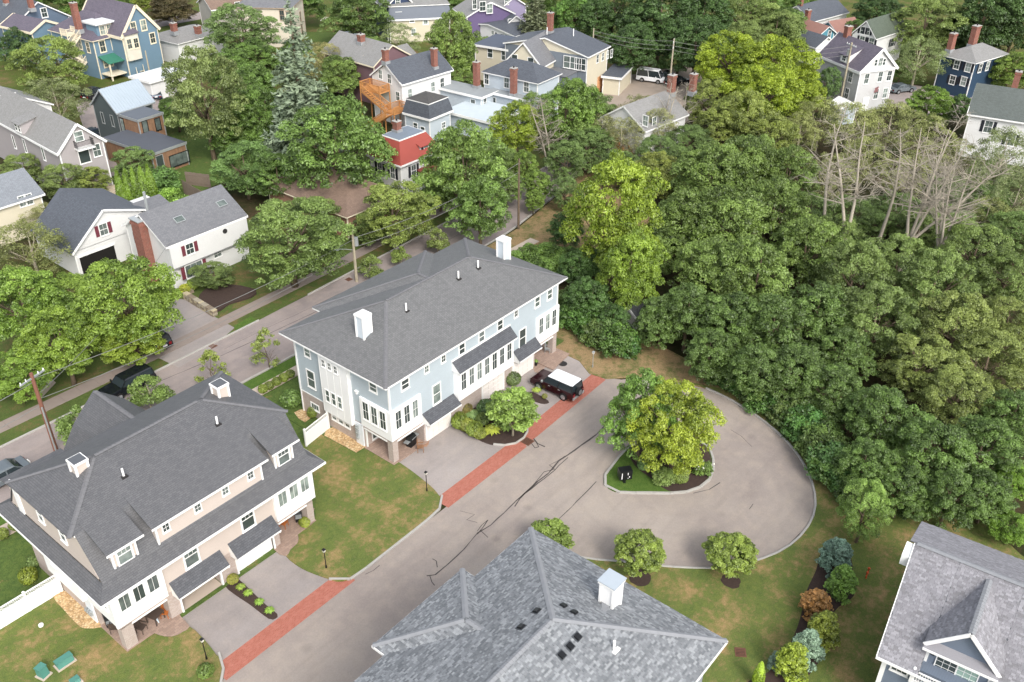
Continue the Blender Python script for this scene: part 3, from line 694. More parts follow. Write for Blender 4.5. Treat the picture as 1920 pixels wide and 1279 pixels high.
# ------------------------------------------------------------ near roofs laid shingle by shingle
def tab_mat(name, cols):
    t = NT(name); g = t.n('NewGeometry'); oi = t.n('ObjectInfo')
    a = t.n('Math', operation='ADD'); t.l(g.outputs['Random Per Island'], a.inputs[0]); t.l(oi.outputs['Random'], a.inputs[1])
    f = t.n('Math', operation='FRACT'); t.l(a.outputs[0], f.inputs[0])
    col = t.ramp(f.outputs[0], [(i/len(cols), lin(c)) for i, c in enumerate(cols)]); col.node.color_ramp.interpolation = 'CONSTANT'
    n = t.noise(30, 3, 'World', .8); b = t.noise(.5, 4, 'World')
    col = t.mix(.5, col, t.ramp(n, [(.3, .7), (.7, 1.2)]), 'MULTIPLY'); col = t.mix(.6, col, t.ramp(b, [(.3, .88), (.7, 1.08)]), 'MULTIPLY')
    t.l(col, t.b.inputs['Base Color']); t.bump(n, .4, .01); MATS[name] = t.done(.9, 0, .2); return t.m
def lay_shingles(par, planes, mat, exp=.125, singles=300):
    off = par.location; tabs = []
    for P in planes:
        P = [Vector(p) for p in P]; e = (P[1]-P[0]).normalized(); n = e.cross(P[-1]-P[0]).normalized()
        if n.z < 0: n = -n
        s = n.cross(e)
        if s.z < 0: s = -s
        L2 = [((p-P[0]).dot(e), (p-P[0]).dot(s)) for p in P]; ymax = max(y for _, y in L2); y = 0; r = 0
        while y < ymax-.03:
            xs = []
            yy = y+exp*.5
            for (a, b) in zip(L2, L2[1:]+L2[:1]):
                if (a[1]-yy)*(b[1]-yy) < 0: xs.append(a[0]+(b[0]-a[0])*(yy-a[1])/(b[1]-a[1]))
            if len(xs) >= 2:
                x0, x1 = min(xs), max(xs); x = x0-R.uniform(0, .2)
                while x < x1:
                    w = R.choice((.14, .18, .23, .3)); a = max(x, x0); b = min(x+w, x1)
                    if b-a > .05: tabs.append((P[0]+e*a+s*y, e, s, n, b-a, abs(b-a-w) < .001, R.choice((.012, .018, .028))))
                    x += w
            y += exp; r += 1
    cp = Vector((0, 0, CAMH))
    def seen(p): a, b = proj(p); return 0 < a < 1920 and 0 < b < 1279
    tabs.sort(key=lambda t: (not (t[5] and seen(t[0])), (t[0]-cp).length))
    def geo(m, o, e, s, n, w, h):
        a, b = o+e*.005, o+e*(w-.005); u = s*(exp+.02)
        m.poly([a+n*h, b+n*h, b+u+n*.004, a+u+n*.004]); m.poly([a-n*.01, b-n*.01, b+n*h, a+n*h])
        m.poly([a-n*.01, a+n*h, a+u+n*.004]); m.poly([b+n*h, b-n*.01, b+u+n*.004])
    X, Y, Z = Vector((1,0,0)), Vector((0,1,0)), Vector((0,0,1))
    for (o, e, s, n, w, full, h) in tabs[:singles]:
        k = ('tab', round(w, 3), h, mat.name)
        if k not in CACHE: m = MB(); geo(m, Vector(), X, Y, Z, w, h); CACHE[k] = m.mesh('shingle', mat)
        ob = bpy.data.objects.new('shingle', CACHE[k]); COL.objects.link(ob); ob.parent = par; ob['_m'] = 1
        M_ = Matrix((e, s, n)).transposed().to_4x4(); M_.translation = o-off; ob.matrix_local = M_
    V, F_ = [], []
    for (o, e, s, n, w, full, h) in tabs[singles:]:
        a, b = o+e*.005, o+e*(w-.005); u = s*(exp+.02); i = len(V)
        V += [a+n*h-off, b+n*h-off, b+u+n*.004-off, a+u+n*.004-off, a-n*.01-off, b-n*.01-off]
        F_ += [(i, i+1, i+2, i+3), (i+4, i+5, i+1, i), (i+4, i, i+3), (i+1, i+5, i+2)]
    me = bpy.data.meshes.new('shingles'); me.from_pydata(V, [], F_); me.materials.append(mat)
    ob = bpy.data.objects.new('shingles', me); COL.objects.link(ob); ob.parent = par; ob['kind'] = 'stuff'; ob['_m'] = 1
def cap_tiles(par, p, q, mat, w=.17, step=.24, name='cap_shingle'):
    """bent cap shingles along a ridge or hip, each its own piece"""
    p = Vector(p); q = Vector(q); d = q-p; L_ = d.length; d.normalize(); a = d.cross(Vector((0,0,1))).normalized(); n = a.cross(d)
    key = ('cap', mat.name, round(w, 2))
    if key not in CACHE:
        m = MB(); l = step+.05
        for sg in (-1, 1):
            pts = [Vector((0,0,.045)), Vector((l,0,.02)), Vector((l,sg*w,-.045)), Vector((0,sg*w,-.02))]
            m.poly(pts if sg > 0 else pts[::-1])
            m.poly([(0,0,.01),(0,0,.045),(0,sg*w,-.02),(0,sg*w,-.05)][::sg])
        CACHE[key] = m.mesh('cap_shingle', mat)
    for k in range(int(L_/step)):
        o = p+d*(k*step); ob = bpy.data.objects.new(name, CACHE[key]); COL.objects.link(ob); ob.parent = par; ob['_m'] = 1
        M_ = Matrix((d, -a, n)).transposed().to_4x4(); M_.translation = o+Vector((0,0,.03))-par.location; ob.matrix_local = M_
TAB = tab_mat('slate_grey_tabs', ['6a6d70', '787b7e', '707376', '828588', '929597', '76797c', '7f8285', '8a8d90'])
TABR = tab_mat('warm_grey_tabs', ['7a797c', '848387', '7f7e82', '8a898d', '959498', '838286', '88878b', '8f8e92'])
CAPF = plain('foreground_caps', '85878a', .9, .14, 3)
FB = empty('near_grey_roofed_house', (14.8,12.1,GZ), 0, 'large hip roofed house in the foreground with mottled blue grey shingles and a white chimney', 'house')
E0, E1, N0, N1, ZE, ZR = 14.6, 33.25, 12.1, 25.5, 7.9, 10.62
vc = (N0+N1)/2; ra, rb = (21.3,vc,ZR), (26.55,vc,ZR)
A, B, C_, D = (E0,N0,ZE), (E1,N0,ZE), (E1,N1,ZE), (E0,N1,ZE)
T = (24.5,22.95,9.36); Tm = (24.5,21.85,9.36); WL, WR = (20.95,26.45,7.9), (28.05,26.45,7.9); VL, VR = (20.95,N1,7.9), (28.05,N1,7.9)
planes = [[A,B,rb,ra], [B,C_,rb], [C_,D,ra,rb], [D,A,ra]]
wing = [[WR,WL,T], [WL,VL,Tm,T], [VR,WR,T,Tm]]
m = MB()
for p in planes+wing: m.slab(p, .05)
m.build('roof', plain('roof_deck', '4c5054', .9), FB)
lay_shingles(FB, planes[:1]+planes[1:3]+planes[3:]+wing, TAB)
for c, r in ((A,ra),(B,rb),(C_,rb),(D,ra),(ra,rb),(WL,T),(WR,T),(Tm,T)): cap_tiles(FB, c, r, CAPF)
f = MB(); f.box(E0-.03,N0-.05,7.7,E1+.05,N0,7.86); f.box(E1,N0,7.7,E1+.05,N1+.05,7.86); f.box(VR[0],N1,7.7,E1,N1+.05,7.86); f.box(E0,N1,7.7,VL[0],N1+.05,7.86); f.box(20.9,26.45,7.7,28.1,26.5,7.86); f.box(20.9,N1,7.7,20.95,26.45,7.86); f.box(28.05,N1+.05,7.7,28.1,26.45,7.86); f.box(E0-.05,N0,7.7,E0,N1,7.86)
f.build('gutter', WHITE, FB)
MB().box(E0+.7,N0+.7,GZ,E1-.7,N1-.7,7.7).box(21.7,N1-.7,GZ,27.3,25.8,7.7).build('wall', siding('grey_siding', '8f949b'), FB)
MB().box(E0,N0,7.68,E1,N1,7.7).build('soffit', WHITE, FB)
o = MB().box(30.15,17.5,8.7,30.95,18.3,10.65).build('chimney', PANELW, FB)
t_ = MB()
for a in (30.15,30.95):
    for b in (17.5,18.3): t_.box(a-.07,b-.07,8.7,a+.07,b+.07,10.6)
t_.box(30.02,17.37,10.6,31.08,18.43,10.78); t_.build('corner_trim', WHITE, o); MB().box(29.98,17.33,10.78,31.12,18.47,10.83).build('chimney_lid', plain('zinc_lid', 'b6bfc6', .4, .05, 2, .3), o)
MB().slab([(29.2,17.5,9.5),(30.15,17.6,9.25),(30.15,18.2,9.25)], .2).build('cricket', CAPF, FB)
VB = MB(); VB.hull8([(-.22,-.22,0),(.22,-.22,0),(.22,.22,0),(-.22,.22,0)], [(-.18,-.18,.16),(.18,-.18,.16),(.18,.18,.12),(-.18,.18,.12)]); VBm = VB.mesh('roof_vent', BLACKM)
fl = MB().box(-.3,-.26,-.02,.3,.3,.015).mesh('vent_flange', plain('vent_flange', '3f4347', .7))
for (x, y) in [(28.0,19.2),(28.0,18.5),(26.75,20.0),(25.4,19.95),(26.8,17.4),(26.1,17.35),(25.4,17.35)]:
    if x > 27.5: z = ZE+(E1-x)*.4; rx = (0, math.atan(.4), 0)
    elif y > vc: z = ZE+(N1-y)*.405; rx = (-math.atan(.405), 0, 0)
    else: z = ZE+(y-N0)*.405; rx = (math.atan(.405), 0, 0)
    ob = link('roof_vent', VBm, FB, (x, y, z+.03)); ob.rotation_euler = rx; ob.scale = (.78,.78,.8); link('vent_flange', fl, ob)
o = MB().tube([(27.85,15.85,9.1),(27.85,15.85,10.0)], .07, 8).build('vent_pipe', WHITE, FB); MB().box(27.6,15.6,9.3,28.1,15.85,9.42).build('pipe_boot', WHITE, o)
rel(FB)
# ---- blue grey house at the lower right, turned a little from the others
th = math.atan2(-5.8, .5)
RH = empty('lower_right_house', (39.62,5.85,GZ), 0, 'blue grey house at the lower right with grey shingles and a white trimmed gable dormer', 'house')
e1 = Vector((math.cos(th), math.sin(th), 0)); e2 = Vector((-math.sin(th), math.cos(th), 0))
O = Vector((39.62, 5.85, 0))
def Q(a, b, z): return O+e1*a+e2*b+Vector((0, 0, z))
sl_r = 3.7/6.0
P1 = [[Q(0,0,5.5), Q(2.2,0,5.5), Q(2.2,6.,9.2), Q(-.3,6.,9.2)], [Q(5.6,0,5.5), Q(14,0,5.5), Q(14,6.,9.2), Q(5.6,6.,9.2)], [Q(2.2,1.3,5.5+1.3*sl_r), Q(5.6,1.3,5.5+1.3*sl_r), Q(5.6,6.,9.2), Q(2.2,6.,9.2)]]
P2 = [Q(14,12.6,5.5), Q(-.75,12.6,5.5), Q(-.6,6.,9.2), Q(14,6.,9.2)]
DLc, DRc = 1.95, 5.8; DM = (DLc+DRc)/2; DZ, DE = 9.0, 7.0; DF = 1.0
yr = (DZ-5.5)/sl_r; ye = (DE-5.5)/sl_r
D1 = [Q(DLc,ye+.05,DE), Q(DLc,DF,DE), Q(DM,DF,DZ), Q(DM,yr,DZ)]; D2 = [Q(DRc,DF,DE), Q(DRc,ye+.05,DE), Q(DM,yr,DZ), Q(DM,DF,DZ)]
m = MB()
for p in P1+[P2, D1, D2]: m.slab(p, .08)
m.build('roof', MATS['roof_deck'], RH)
lay_shingles(RH, P1+[P2, D1, D2], TABR)
for a, b in ((Q(14,6.,9.2), Q(-.3,6.,9.2)), (Q(DM,DF,DZ), Q(DM,yr,DZ))): cap_tiles(RH, a, b, CAPF)
NAV = siding('slate_blue_siding', '6d7887'); 
m = MB(); m.hull8([Q(.35,.55,GZ),Q(14,.55,GZ),Q(14,10.3,GZ),Q(.0,10.3,GZ)], [Q(.35,.55,5.4),Q(14,.55,5.4),Q(14,10.3,5.3),Q(.0,10.3,5.6)]); m.hull8([Q(.2,.6,5.6),Q(.6,.6,5.6),Q(.6,10.2,5.6),Q(.2,10.2,5.6)], [Q(.2,5.9,8.9),Q(.6,5.9,8.9),Q(.6,6.1,8.9),Q(.2,6.1,8.9)])
m.build('wall', NAV, RH)
def bm(pairs, w, h):
    m = MB()
    for a, b in pairs: m.beam(a, b, w, h)
    return m
bm([(Q(-.05,-.03,5.42),Q(14,-.03,5.42)), (Q(-.03,0,5.42),Q(-.33,6.,9.1))], .05, .18).build('eave_board', WHITE, RH)
m = MB(); m.hull8([Q(DLc+.2,DF+.35,4.4),Q(DRc-.2,DF+.35,4.4),Q(DRc-.2,DF+3.2,4.4),Q(DLc+.2,DF+3.2,4.4)], [Q(DLc+.2,DF+.35,7.),Q(DRc-.2,DF+.35,7.),Q(DRc-.2,DF+3.2,7.),Q(DLc+.2,DF+3.2,7.)])
m.hull8([Q(DLc+.1,DF+.3,6.95),Q(DRc-.1,DF+.3,6.95),Q(DRc-.1,DF+.4,6.95),Q(DLc+.1,DF+.4,6.95)], [Q(DM-.02,DF+.3,8.85),Q(DM+.02,DF+.3,8.85),Q(DM+.02,DF+.4,8.85),Q(DM-.02,DF+.4,8.85)])
dw = m.build('dormer_wall', NAV, RH)
bm([(Q(DLc,DF,DE-.1),Q(DM,DF,DZ-.08)), (Q(DRc,DF,DE-.1),Q(DM,DF,DZ-.08))], .06, .22).build('rake_board', WHITE, dw)
m = MB(); m.slab([Q(DLc,DF-.15,6.8),Q(DRc,DF-.15,6.8),Q(DRc-.2,DF+.4,7.2),Q(DLc+.2,DF+.4,7.2)], .06); m.build('pent_roof', TABR, dw)
lay = [Q(DLc,DF-.1,6.32),Q(DRc,DF-.1,6.32),Q(DRc-.2,DF+.4,6.7),Q(DLc+.2,DF+.4,6.7)]
bm([(Q(DLc,DF-.18,6.72),Q(DRc,DF-.18,6.72))], .05, .14).build('pent_trim', WHITE, dw)
m = MB()
for a in (DLc+.28, DRc-.28): m.hull8([Q(a-.12,DF+.3,4.1),Q(a+.12,DF+.3,4.1),Q(a+.12,DF+.42,4.1),Q(a-.12,DF+.42,4.1)], [Q(a-.12,DF+.3,6.7),Q(a+.12,DF+.3,6.7),Q(a+.12,DF+.42,6.7),Q(a-.12,DF+.42,6.7)])
m.build('corner_board', WHITE, dw)
def face_F(o): return th
for x in (3.3, 4.4):
    p = Q(x, DF+.34, 4.75); window(RH, th, p.x, p.y, p.z, 1.02, 1.85, (3,5), tw=.06, rail=False, name='glazed_door', glass=GLASS if x < 4 else plain('greenish_curtain_glass', '8fa79c', .15, .1))
p = Q(1.25, .54, 4.55); window(RH, th, p.x, p.y, p.z, .8, .5, (3,2), tw=.1, rail=False)
m = MB(); m.hull8([Q(.3,.48,GZ),Q(.55,.48,GZ),Q(.55,.56,GZ),Q(.3,.56,GZ)], [Q(.3,.48,5.4),Q(.55,.48,5.4),Q(.55,.56,5.4),Q(.3,.56,5.4)]); m.build('corner_board', WHITE, RH)
p = Q(2.5, DF+.3, 6.3); MB().box(p.x-.15,p.y-.12,p.z-.1,p.x,p.y+.12,p.z+.15).build('wall_lamp', BLACKM, RH)
# balcony in front of the dormer doors
ba = empty('balcony', (0,0,0)); ba.parent = RH; ba['_m'] = 1; ba.location = -RH.location
m = MB(); m.hull8([Q(1.9,.2,4.40),Q(6.2,.2,4.40),Q(6.2,DF+.35,4.40),Q(1.9,DF+.35,4.40)], [Q(1.9,.2,4.60),Q(6.2,.2,4.60),Q(6.2,DF+.35,4.60),Q(1.9,DF+.35,4.60)]); m.build('deck', WHITE, ba)
bm([(Q(1.95,.25,5.45),Q(6.2,.25,5.45)), (Q(1.95,.25,4.75),Q(6.2,.25,4.75)), (Q(1.95,.25,5.45),Q(1.95,DF+.3,5.45)), (Q(1.95,.25,4.75),Q(1.95,DF+.3,4.75))], .08, .06).build('rail', WHITE, ba)
bal = MB().box(-.025,-.025,0,.025,.025,.7).mesh('baluster', WHITE)
for k in range(30): p = Q(2.05+k*.135,.25,4.75); link('baluster', bal, ba, p)
for k in range(13): p = Q(1.95,.4+k*.14,4.75); link('baluster', bal, ba, p)
for (a, b) in ((1.95,.25),(1.95,DF+.3),(6.1,.25)): p = Q(a,b,4.55); MB().box(p.x-.09,p.y-.09,p.z,p.x+.09,p.y+.09,p.z+1.05).ball((p.x,p.y,p.z+1.1),.1).build('newel_post', WHITE, ba)
p = Q(-.35,6.5,7.6); MB().hull8([Q(-.75,5.2,7.9),Q(-.3,5.2,7.9),Q(-.3,6.0,7.9),Q(-.75,6.0,7.9)],[Q(-.75,5.2,8.6),Q(-.3,5.2,8.6),Q(-.3,6.0,9.05),Q(-.75,6.0,9.05)]).build('gable_return', WHITE, RH)
rel(RH)
# ------------------------------------------------------------ the neighbourhood houses
def ti(k):
    ox, oy = [(0,0),(480,0),(960,0),(1440,0),(0,320),(480,320),(960,320),(1440,320)][k-1]
    return lambda x, y: (ox+x/3.996, oy+y/3.996)
t1, t2, t3, t4, t5, t6, t7, t8 = [ti(k) for k in range(1, 9)]
RDK = shingle('charcoal_roof', '5c6169', '4d5159', .35, .16); RMD = shingle('mid_grey_roof', '7c7d80', '6c6d71', .35, .16); RBR = shingle('brown_roof', '8d7768', '7a665a', .3, .14)
RPU = shingle('plum_grey_roof', '6b6470', '5a5460', .35, .16); RGN = shingle('green_grey_roof', '5c6658', '4f584c', .35, .16); RLT = shingle('light_grey_roof', '92918f', '84837f', .35, .16)
RRED = plain('red_roof_membrane', '93473e', .75, .08, .8); RTER = plain('terracotta_roof', '8a675d', .85, .12, 1); RFLAT = plain('grey_membrane', '8d9294', .8, .12, .8); RWHT = plain('white_membrane', 'cdd1d2', .6, .06, .8)
def S_(n, c): return siding(n, c)
WHS = S_('white_siding', 'dbdbd9'); LBS = S_('pale_blue_siding', 'b9c3cb'); GRS = S_('grey_siding_house', 'a39d9d'); CRS = S_('cream_siding', 'd0c8b2'); BLS = S_('bright_blue_siding', '6a8496')
SLB = S_('slate_blue_wall', '5f6e80'); NVS = S_('navy_siding', '2c4258'); MVS = S_('mauve_siding', '7a6066'); TQS = S_('turquoise_siding', '558c9c'); PUS = S_('purple_siding', '64577a'); DGS = S_('dark_green_grey_siding', '4d5657')
CLAP = brick('cedar_boards', '9d7a5e', '86664f', '5f4a3b', .14, 4., .008)
MAROON = plain('maroon_shutters', '6e3540', .6); BLACKS = plain('dark_shutters', '22252c', .6)
class House:
    def __init__(s, label, A, B, C_, z, wall, roof, kind='gx', rise=None, apex=None, X=None, Y=None, yaw=None, ov=.35, trim=WHITE, name='house', base=GZ, ridge_caps_=False, tt=.2, cat='house'):
        """B nearest eave corner, A the one to its left, C to its right, all pixels at eave height z"""
        a, b, c = [Vector((*at(*p, z), 0)) for p in (A, B, C_)]
        if yaw is None: yaw = math.atan2((a-b).y, (a-b).x)-math.pi/2
        else: yaw = math.radians(yaw)
        ex = Vector((math.cos(yaw), math.sin(yaw), 0)); ey = Vector((-math.sin(yaw), math.cos(yaw), 0))
        s.X = X or (c-b).dot(ex); s.Y = Y or (a-b).dot(ey); s.z = z; s.ov = ov; s.base = base
        s.o = Vector((b.x, b.y, 0)); s.ex, s.ey, s.yaw = ex, ey, yaw
        s.e = empty(name, (b.x, b.y, 0), yaw, label, cat); s.wall, s.roof, s.trim = wall, roof, trim
        x0, y0, x1, y1 = ov, ov, s.X-ov, s.Y-ov; X_, Y_ = s.X, s.Y
        MB().box(x0, y0, base, x1, y1, z-.05).build('wall', wall, s.e)
        if rise is None and apex is not None:
            m_ = s.w(0, Y_/2) if kind == 'gx' else s.w(X_/2, 0)
            rise = zof(m_.x, m_.y, apex)-z
        s.rise = rise or 2.; h = z+s.rise
        if kind in ('gx', 'gy'):
            m = MB()
            if kind == 'gx':
                m.slab([(0,0,z),(X_,0,z),(X_,Y_/2,h),(0,Y_/2,h)], .12); m.slab([(X_,Y_,z),(0,Y_,z),(0,Y_/2,h),(X_,Y_/2,h)], .12)
                g = MB(); k = s.rise*(Y_/2-ov)/(Y_/2)
                g.hull8([(x0,y0,z-.05),(x1,y0,z-.05),(x1,y1,z-.05),(x0,y1,z-.05)], [(x0,Y_/2-.02,z+k),(x1,Y_/2-.02,z+k),(x1,Y_/2+.02,z+k),(x0,Y_/2+.02,z+k)])
                f = MB(); 
                for x in (.03, X_-.03):
                    for yy in (0, Y_): f.beam((x, yy, z-.12), (x, Y_/2, h-.14), .08, tt)
                f.beam((0, -.02, z-.14), (X_, -.02, z-.14), .08, tt)
            else:
                m.slab([(0,Y_,z),(0,0,z),(X_/2,0,h),(X_/2,Y_,h)], .12); m.slab([(X_,0,z),(X_,Y_,z),(X_/2,Y_,h),(X_/2,0,h)], .12)
                g = MB(); k = s.rise*(X_/2-ov)/(X_/2)
                g.hull8([(x0,y0,z-.05),(x1,y0,z-.05),(x1,y1,z-.05),(x0,y1,z-.05)], [(X_/2-.02,y0,z+k),(X_/2+.02,y0,z+k),(X_/2+.02,y1,z+k),(X_/2-.02,y1,z+k)])
                f = MB()
                for y in (.03, Y_-.03):
                    for xx in (0, X_): f.beam((xx, y, z-.12), (X_/2, y, h-.14), .08, tt)
                f.beam((-.02, 0, z-.14), (-.02, Y_, z-.14), .08, tt)
            r = m.build('roof', roof, s.e); g.build('gable', wall, s.e); f.build('rake_board', trim, r)
        elif kind == 'hip':
            hip_roof(s.e, 0, 0, X_, Y_, z, h, roof, caps=False, trim=trim)
        elif kind == 'flat':
            r = MB().box(0,0,z-.05,X_,Y_,z+.08).build('roof', roof, s.e); MB().box(-.04,-.04,z-.25,X_+.04,0,z+.12).box(-.04,0,z-.25,0,Y_,z+.12).build('parapet_trim', trim, r)
        elif kind == 'mansard':
            q = s.rise; i = .5
            MB().hull8([(0,0,z),(X_,0,z),(X_,Y_,z),(0,Y_,z)], [(i,i,z+q),(X_-i,i,z+q),(X_-i,Y_-i,z+q),(i,Y_-i,z+q)]).build('mansard_roof', roof, s.e)
            MB().box(-.08,-.08,z-.3,X_+.08,0,z).box(-.08,0,z-.3,0,Y_,z).build('cornice', trim, s.e)
        m = MB(); 
        for (x, y) in ((x0, y0), (x1, y0), (x0, y1)): m.box(x-.03, y-.03, base, x+.11, y+.11, z-.1) if x == x0 else m.box(x-.11, y-.03, base, x+.03, y+.11, z-.1)
        m.build('corner_board', trim, s.e)
    def w(s, x, y, z=0): return s.o+s.ex*x+s.ey*y+Vector((0, 0, z))
    def hit(s, face, px, py, off=0.):
        """where the line of sight through a pixel meets a wall, in the house's axes"""
        d = ray(px, py); c = Vector((0, 0, CAMH)); rel_ = c-s.o
        lx, ly = rel_.dot(s.ex), rel_.dot(s.ey); dx, dy = d.dot(s.ex), d.dot(s.ey)
        if face == 'F': t = (s.ov+off-ly)/dy
        elif face == 'L': t = (s.ov+off-lx)/dx
        else: t = (s.X-s.ov-off-lx)/dx
        return Vector((lx+dx*t, ly+dy*t, CAMH+d.z*t))
    def win(s, face, pts, w=.8, h=1.4, off=0., **kw):
        for p in pts:
            q = s.hit(face, *p, off); kw.setdefault('trim', s.trim)
            window(s.e, face, q.x, q.y, q.z-h/2, w, h, **kw)
    def plane(s, x, y, ix, iy=1.): pass
    def top(s, px, py, dz=0.):
        """point of the roof slope facing the camera under a pixel"""
        d = ray(px, py)
        for i in range(4000):
            z = CAMH-i*.012*1.; t = (z-CAMH)/d.z
            p = Vector((0, 0, CAMH))+d*t; l = p-s.o; x, y = l.dot(s.ex), l.dot(s.ey)
            if z < s.hat(x, y): return x, y, z
        return 0, 0, s.z
    def hat(s, x, y):
        return s.z+s.rise*(1-min(1, abs(y-s.Y/2)/(s.Y/2))) if s.kind_ == 'gx' else s.z+s.rise*(1-min(1, abs(x-s.X/2)/(s.X/2)))
def H(label, A, B, C_, z, wall, roof, kind='gx', **kw):
    h = House(label, A, B, C_, z, wall, roof, kind, **kw); h.kind_ = kind if kind in ('gx', 'gy') else 'gx'; return h
def box_house(label, x0, y0, x1, y1, z, wall, roof, kind, **kw):
    pass
# --- white house with grey roof, and its orange stairs
h = H('white clapboard house with grey roof, two brick chimneys and orange wooden outside stairs', t2(850,560), t2(1090,635), t2(1460,515), 6.5, WHS, RDK, apex=117)
h.win('L', [t2(933,557), t2(1000,590), t2(1063,722)], .75, 1.3); h.win('F', [t2(1153,702), t2(1325,650), t2(1394,620)], .75, 1.4)
for (x, y) in (t2(980,470), t2(1345,510)):
    q = h.top(x, y); chimney(h.e, q[0], q[1]+.2, q[2]-.4, q[2]+(1.9 if x < 740 else 2.9), .75, .75)
WOODO = plain('orange_stained_wood', 'b8834f', .7, .15, 2)
def stair_flight(root, a, b, w, mat, rails=True, n=None, side=None):
    a, b = Vector(a), Vector(b); d = b-a; hd = Vector((d.x, d.y, 0)); n = n or max(4, int(abs(d.z)/.2)); pr = Vector((-hd.y, hd.x, 0)).normalized()*w
    fl = empty('stair_flight', (0,0,0)); fl.parent = root
    m = MB()
    for s_ in (0, 1): m.beam(a+pr*s_, b+pr*s_, .07, .3)
    m.build('stringer', mat, fl)
    for k in range(n):
        p = a+d*((k+.5)/n); q = hd.normalized()*.14
        MB().hull8([p-q, p+q, p+q+pr, p-q+pr] if pr.cross(q).z < 0 else [p-q, p-q+pr, p+q+pr, p+q], [x+Vector((0,0,.05)) for x in ([p-q, p+q, p+q+pr, p-q+pr] if pr.cross(q).z < 0 else [p-q, p-q+pr, p+q+pr, p+q])]).build('tread', mat, fl)
    if rails:
        up = Vector((0, 0, .95)); m = MB()
        for s_ in (0, 1): m.beam(a+pr*s_+up, b+pr*s_+up, .08, .08); m.beam(a+pr*s_+up*.15, b+pr*s_+up*.15, .05, .05)
        m.build('handrail', mat, fl)
        m = MB(); c = max(4, int(hd.length/.16))
        for s_ in (0, 1):
            for k in range(c+1): p = a+d*(k/c)+pr*s_; m.beam(p+up*.1, p+up, .04, .04)
        o = m.build('balusters', mat, fl); o['kind'] = 'stuff'
    return fl
def landing(root, c, sx, sy, mat, ax=(1,0), open_=(), posts=True):
    c = Vector(c); u = Vector((ax[0], ax[1], 0)); v = Vector((-ax[1], ax[0], 0)); ld = empty('landing', (0,0,0)); ld.parent = root
    P = [c-u*sx/2-v*sy/2, c+u*sx/2-v*sy/2, c+u*sx/2+v*sy/2, c-u*sx/2+v*sy/2]
    MB().hull8([p-Vector((0,0,.2)) for p in P], P).build('deck', mat, ld)
    m = MB(); b = MB()
    for k in range(4):
        if k in open_: continue
        p, q = P[k], P[(k+1) % 4]; m.beam(p+Vector((0,0,.95)), q+Vector((0,0,.95)), .09, .07)
        n = int((q-p).length/.16)
        for j in range(n): r_ = p.lerp(q, j/n); b.beam(r_, r_+Vector((0,0,.92)), .04, .04)
    m.build('handrail', mat, ld); o = b.build('balusters', mat, ld); o['kind'] = 'stuff'
    if posts:
        for k in range(4): MB().beam(Vector((P[k].x, P[k].y, GZ)), P[k]+Vector((0,0,1.)), .12, .12).build('post', mat, ld)
st = empty('outside_stairs', (0,0,0), 0, 'orange stained wooden outside stairs zigzagging down the white gable', 'stairs')
Bx, By = h.o.x, h.o.y   # near corner of the white house
landing(st, (Bx-.85, By+4.9, 5.1), 2.0, 4.2, WOODO, open_=())
landing(st, (Bx-1.35, By-.1, 3.0), 3.0, 1.9, WOODO, open_=(3,))
stair_flight(st, (Bx-2.95, By+5.5, 5.05), (Bx-2.95, By+.8, 3.05), 1.1, WOODO)
stair_flight(st, (Bx-4.05, By-.7, 2.95), (Bx-4.05, By+4.0, GZ), -1.1, WOODO)
# --- mauve house behind it
h = H('mauve gabled house with a broad light grey roof and one brick chimney', t2(735,520), t2(890,505), t2(1050,440), 5.6, MVS, RLT, 'gx', apex=103, yaw=-2, X=9.5, Y=5.2, trim=CREAMT)
h.win('L', [t2(765,557), t2(820,540)], .85, 1.4)
h2 = H('light grey roofed rear wing of the mauve house', t2(610,370), t2(880,500), t2(1050,440), 6.2, MVS, RLT, 'gy', rise=2.6, yaw=-2, X=8.5, Y=13, trim=CREAMT)
q = h2.top(*t2(790,320)); chimney(h2.e, q[0], q[1], q[2]-.5, q[2]+1.3, .9, .9)
# --- small mansard wing between the white and the pale blue house
h = H('pale house with a dark shingled mansard upper storey beside the orange stairs', t2(1085,845), t2(1300,895), t2(1500,830), 3.7, LBS, RDK, 'mansard', rise=2.0, yaw=3, ov=.3)
hip_roof(h.e, .45, .45, h.X-.45, h.Y-.45, 5.72, 6.5, shingle('dark_brown_roof', '56544f', '49474a'), caps=False)
h.win('F', [t2(1410,825)], .7, 1.4, off=.05); h.win('L', [t2(1195,945), t2(1250,975)], .7, .9, grid=(1,1)); h.win('F', [t2(1405,937)], .7, .8)
# --- pale blue L house with flat roofs
h = H('pale blue house with a charcoal hip roof and two tall brick chimneys', (900,134), (1009,157), (1060,139), 6.5, LBS, RDK, 'hip', rise=1.9, yaw=4, Y=10.5, X=6.6)
h.win('L', [t3(-230,590) if 0 else (912,148), (950,155), (987,163)], .85, 1.5)
f2 = H('flat grey roofed lower block of the pale blue house', (850,169), (903,184), (1000,187), 4.2, LBS, RFLAT, 'flat', yaw=4, X=4.2, Y=10.5)
o_ = f2.o; 
f2.win('L', [(887,196)], .75, 1.5); f2.win('F', [(909,192)], .7, 1.3)
f3 = H('single storey flat block with the glazed door beside the pale blue house', (919,179), (1000,192), (1035,180), 4.15, LBS, RFLAT, 'flat', yaw=4, X=4.5, Y=8.6)
f3.win('L', [(925,195)], .9, 2.0)
for (x, y, z1) in ((894,163,8.2), (963,178,8.4)):
    px, py = at(x, y, 4.4); l = Vector((px, py, 0))-f2.o; chimney(f2.e, l.dot(f2.ex), l.dot(f2.ey), 4.0, z1, .8, .8)
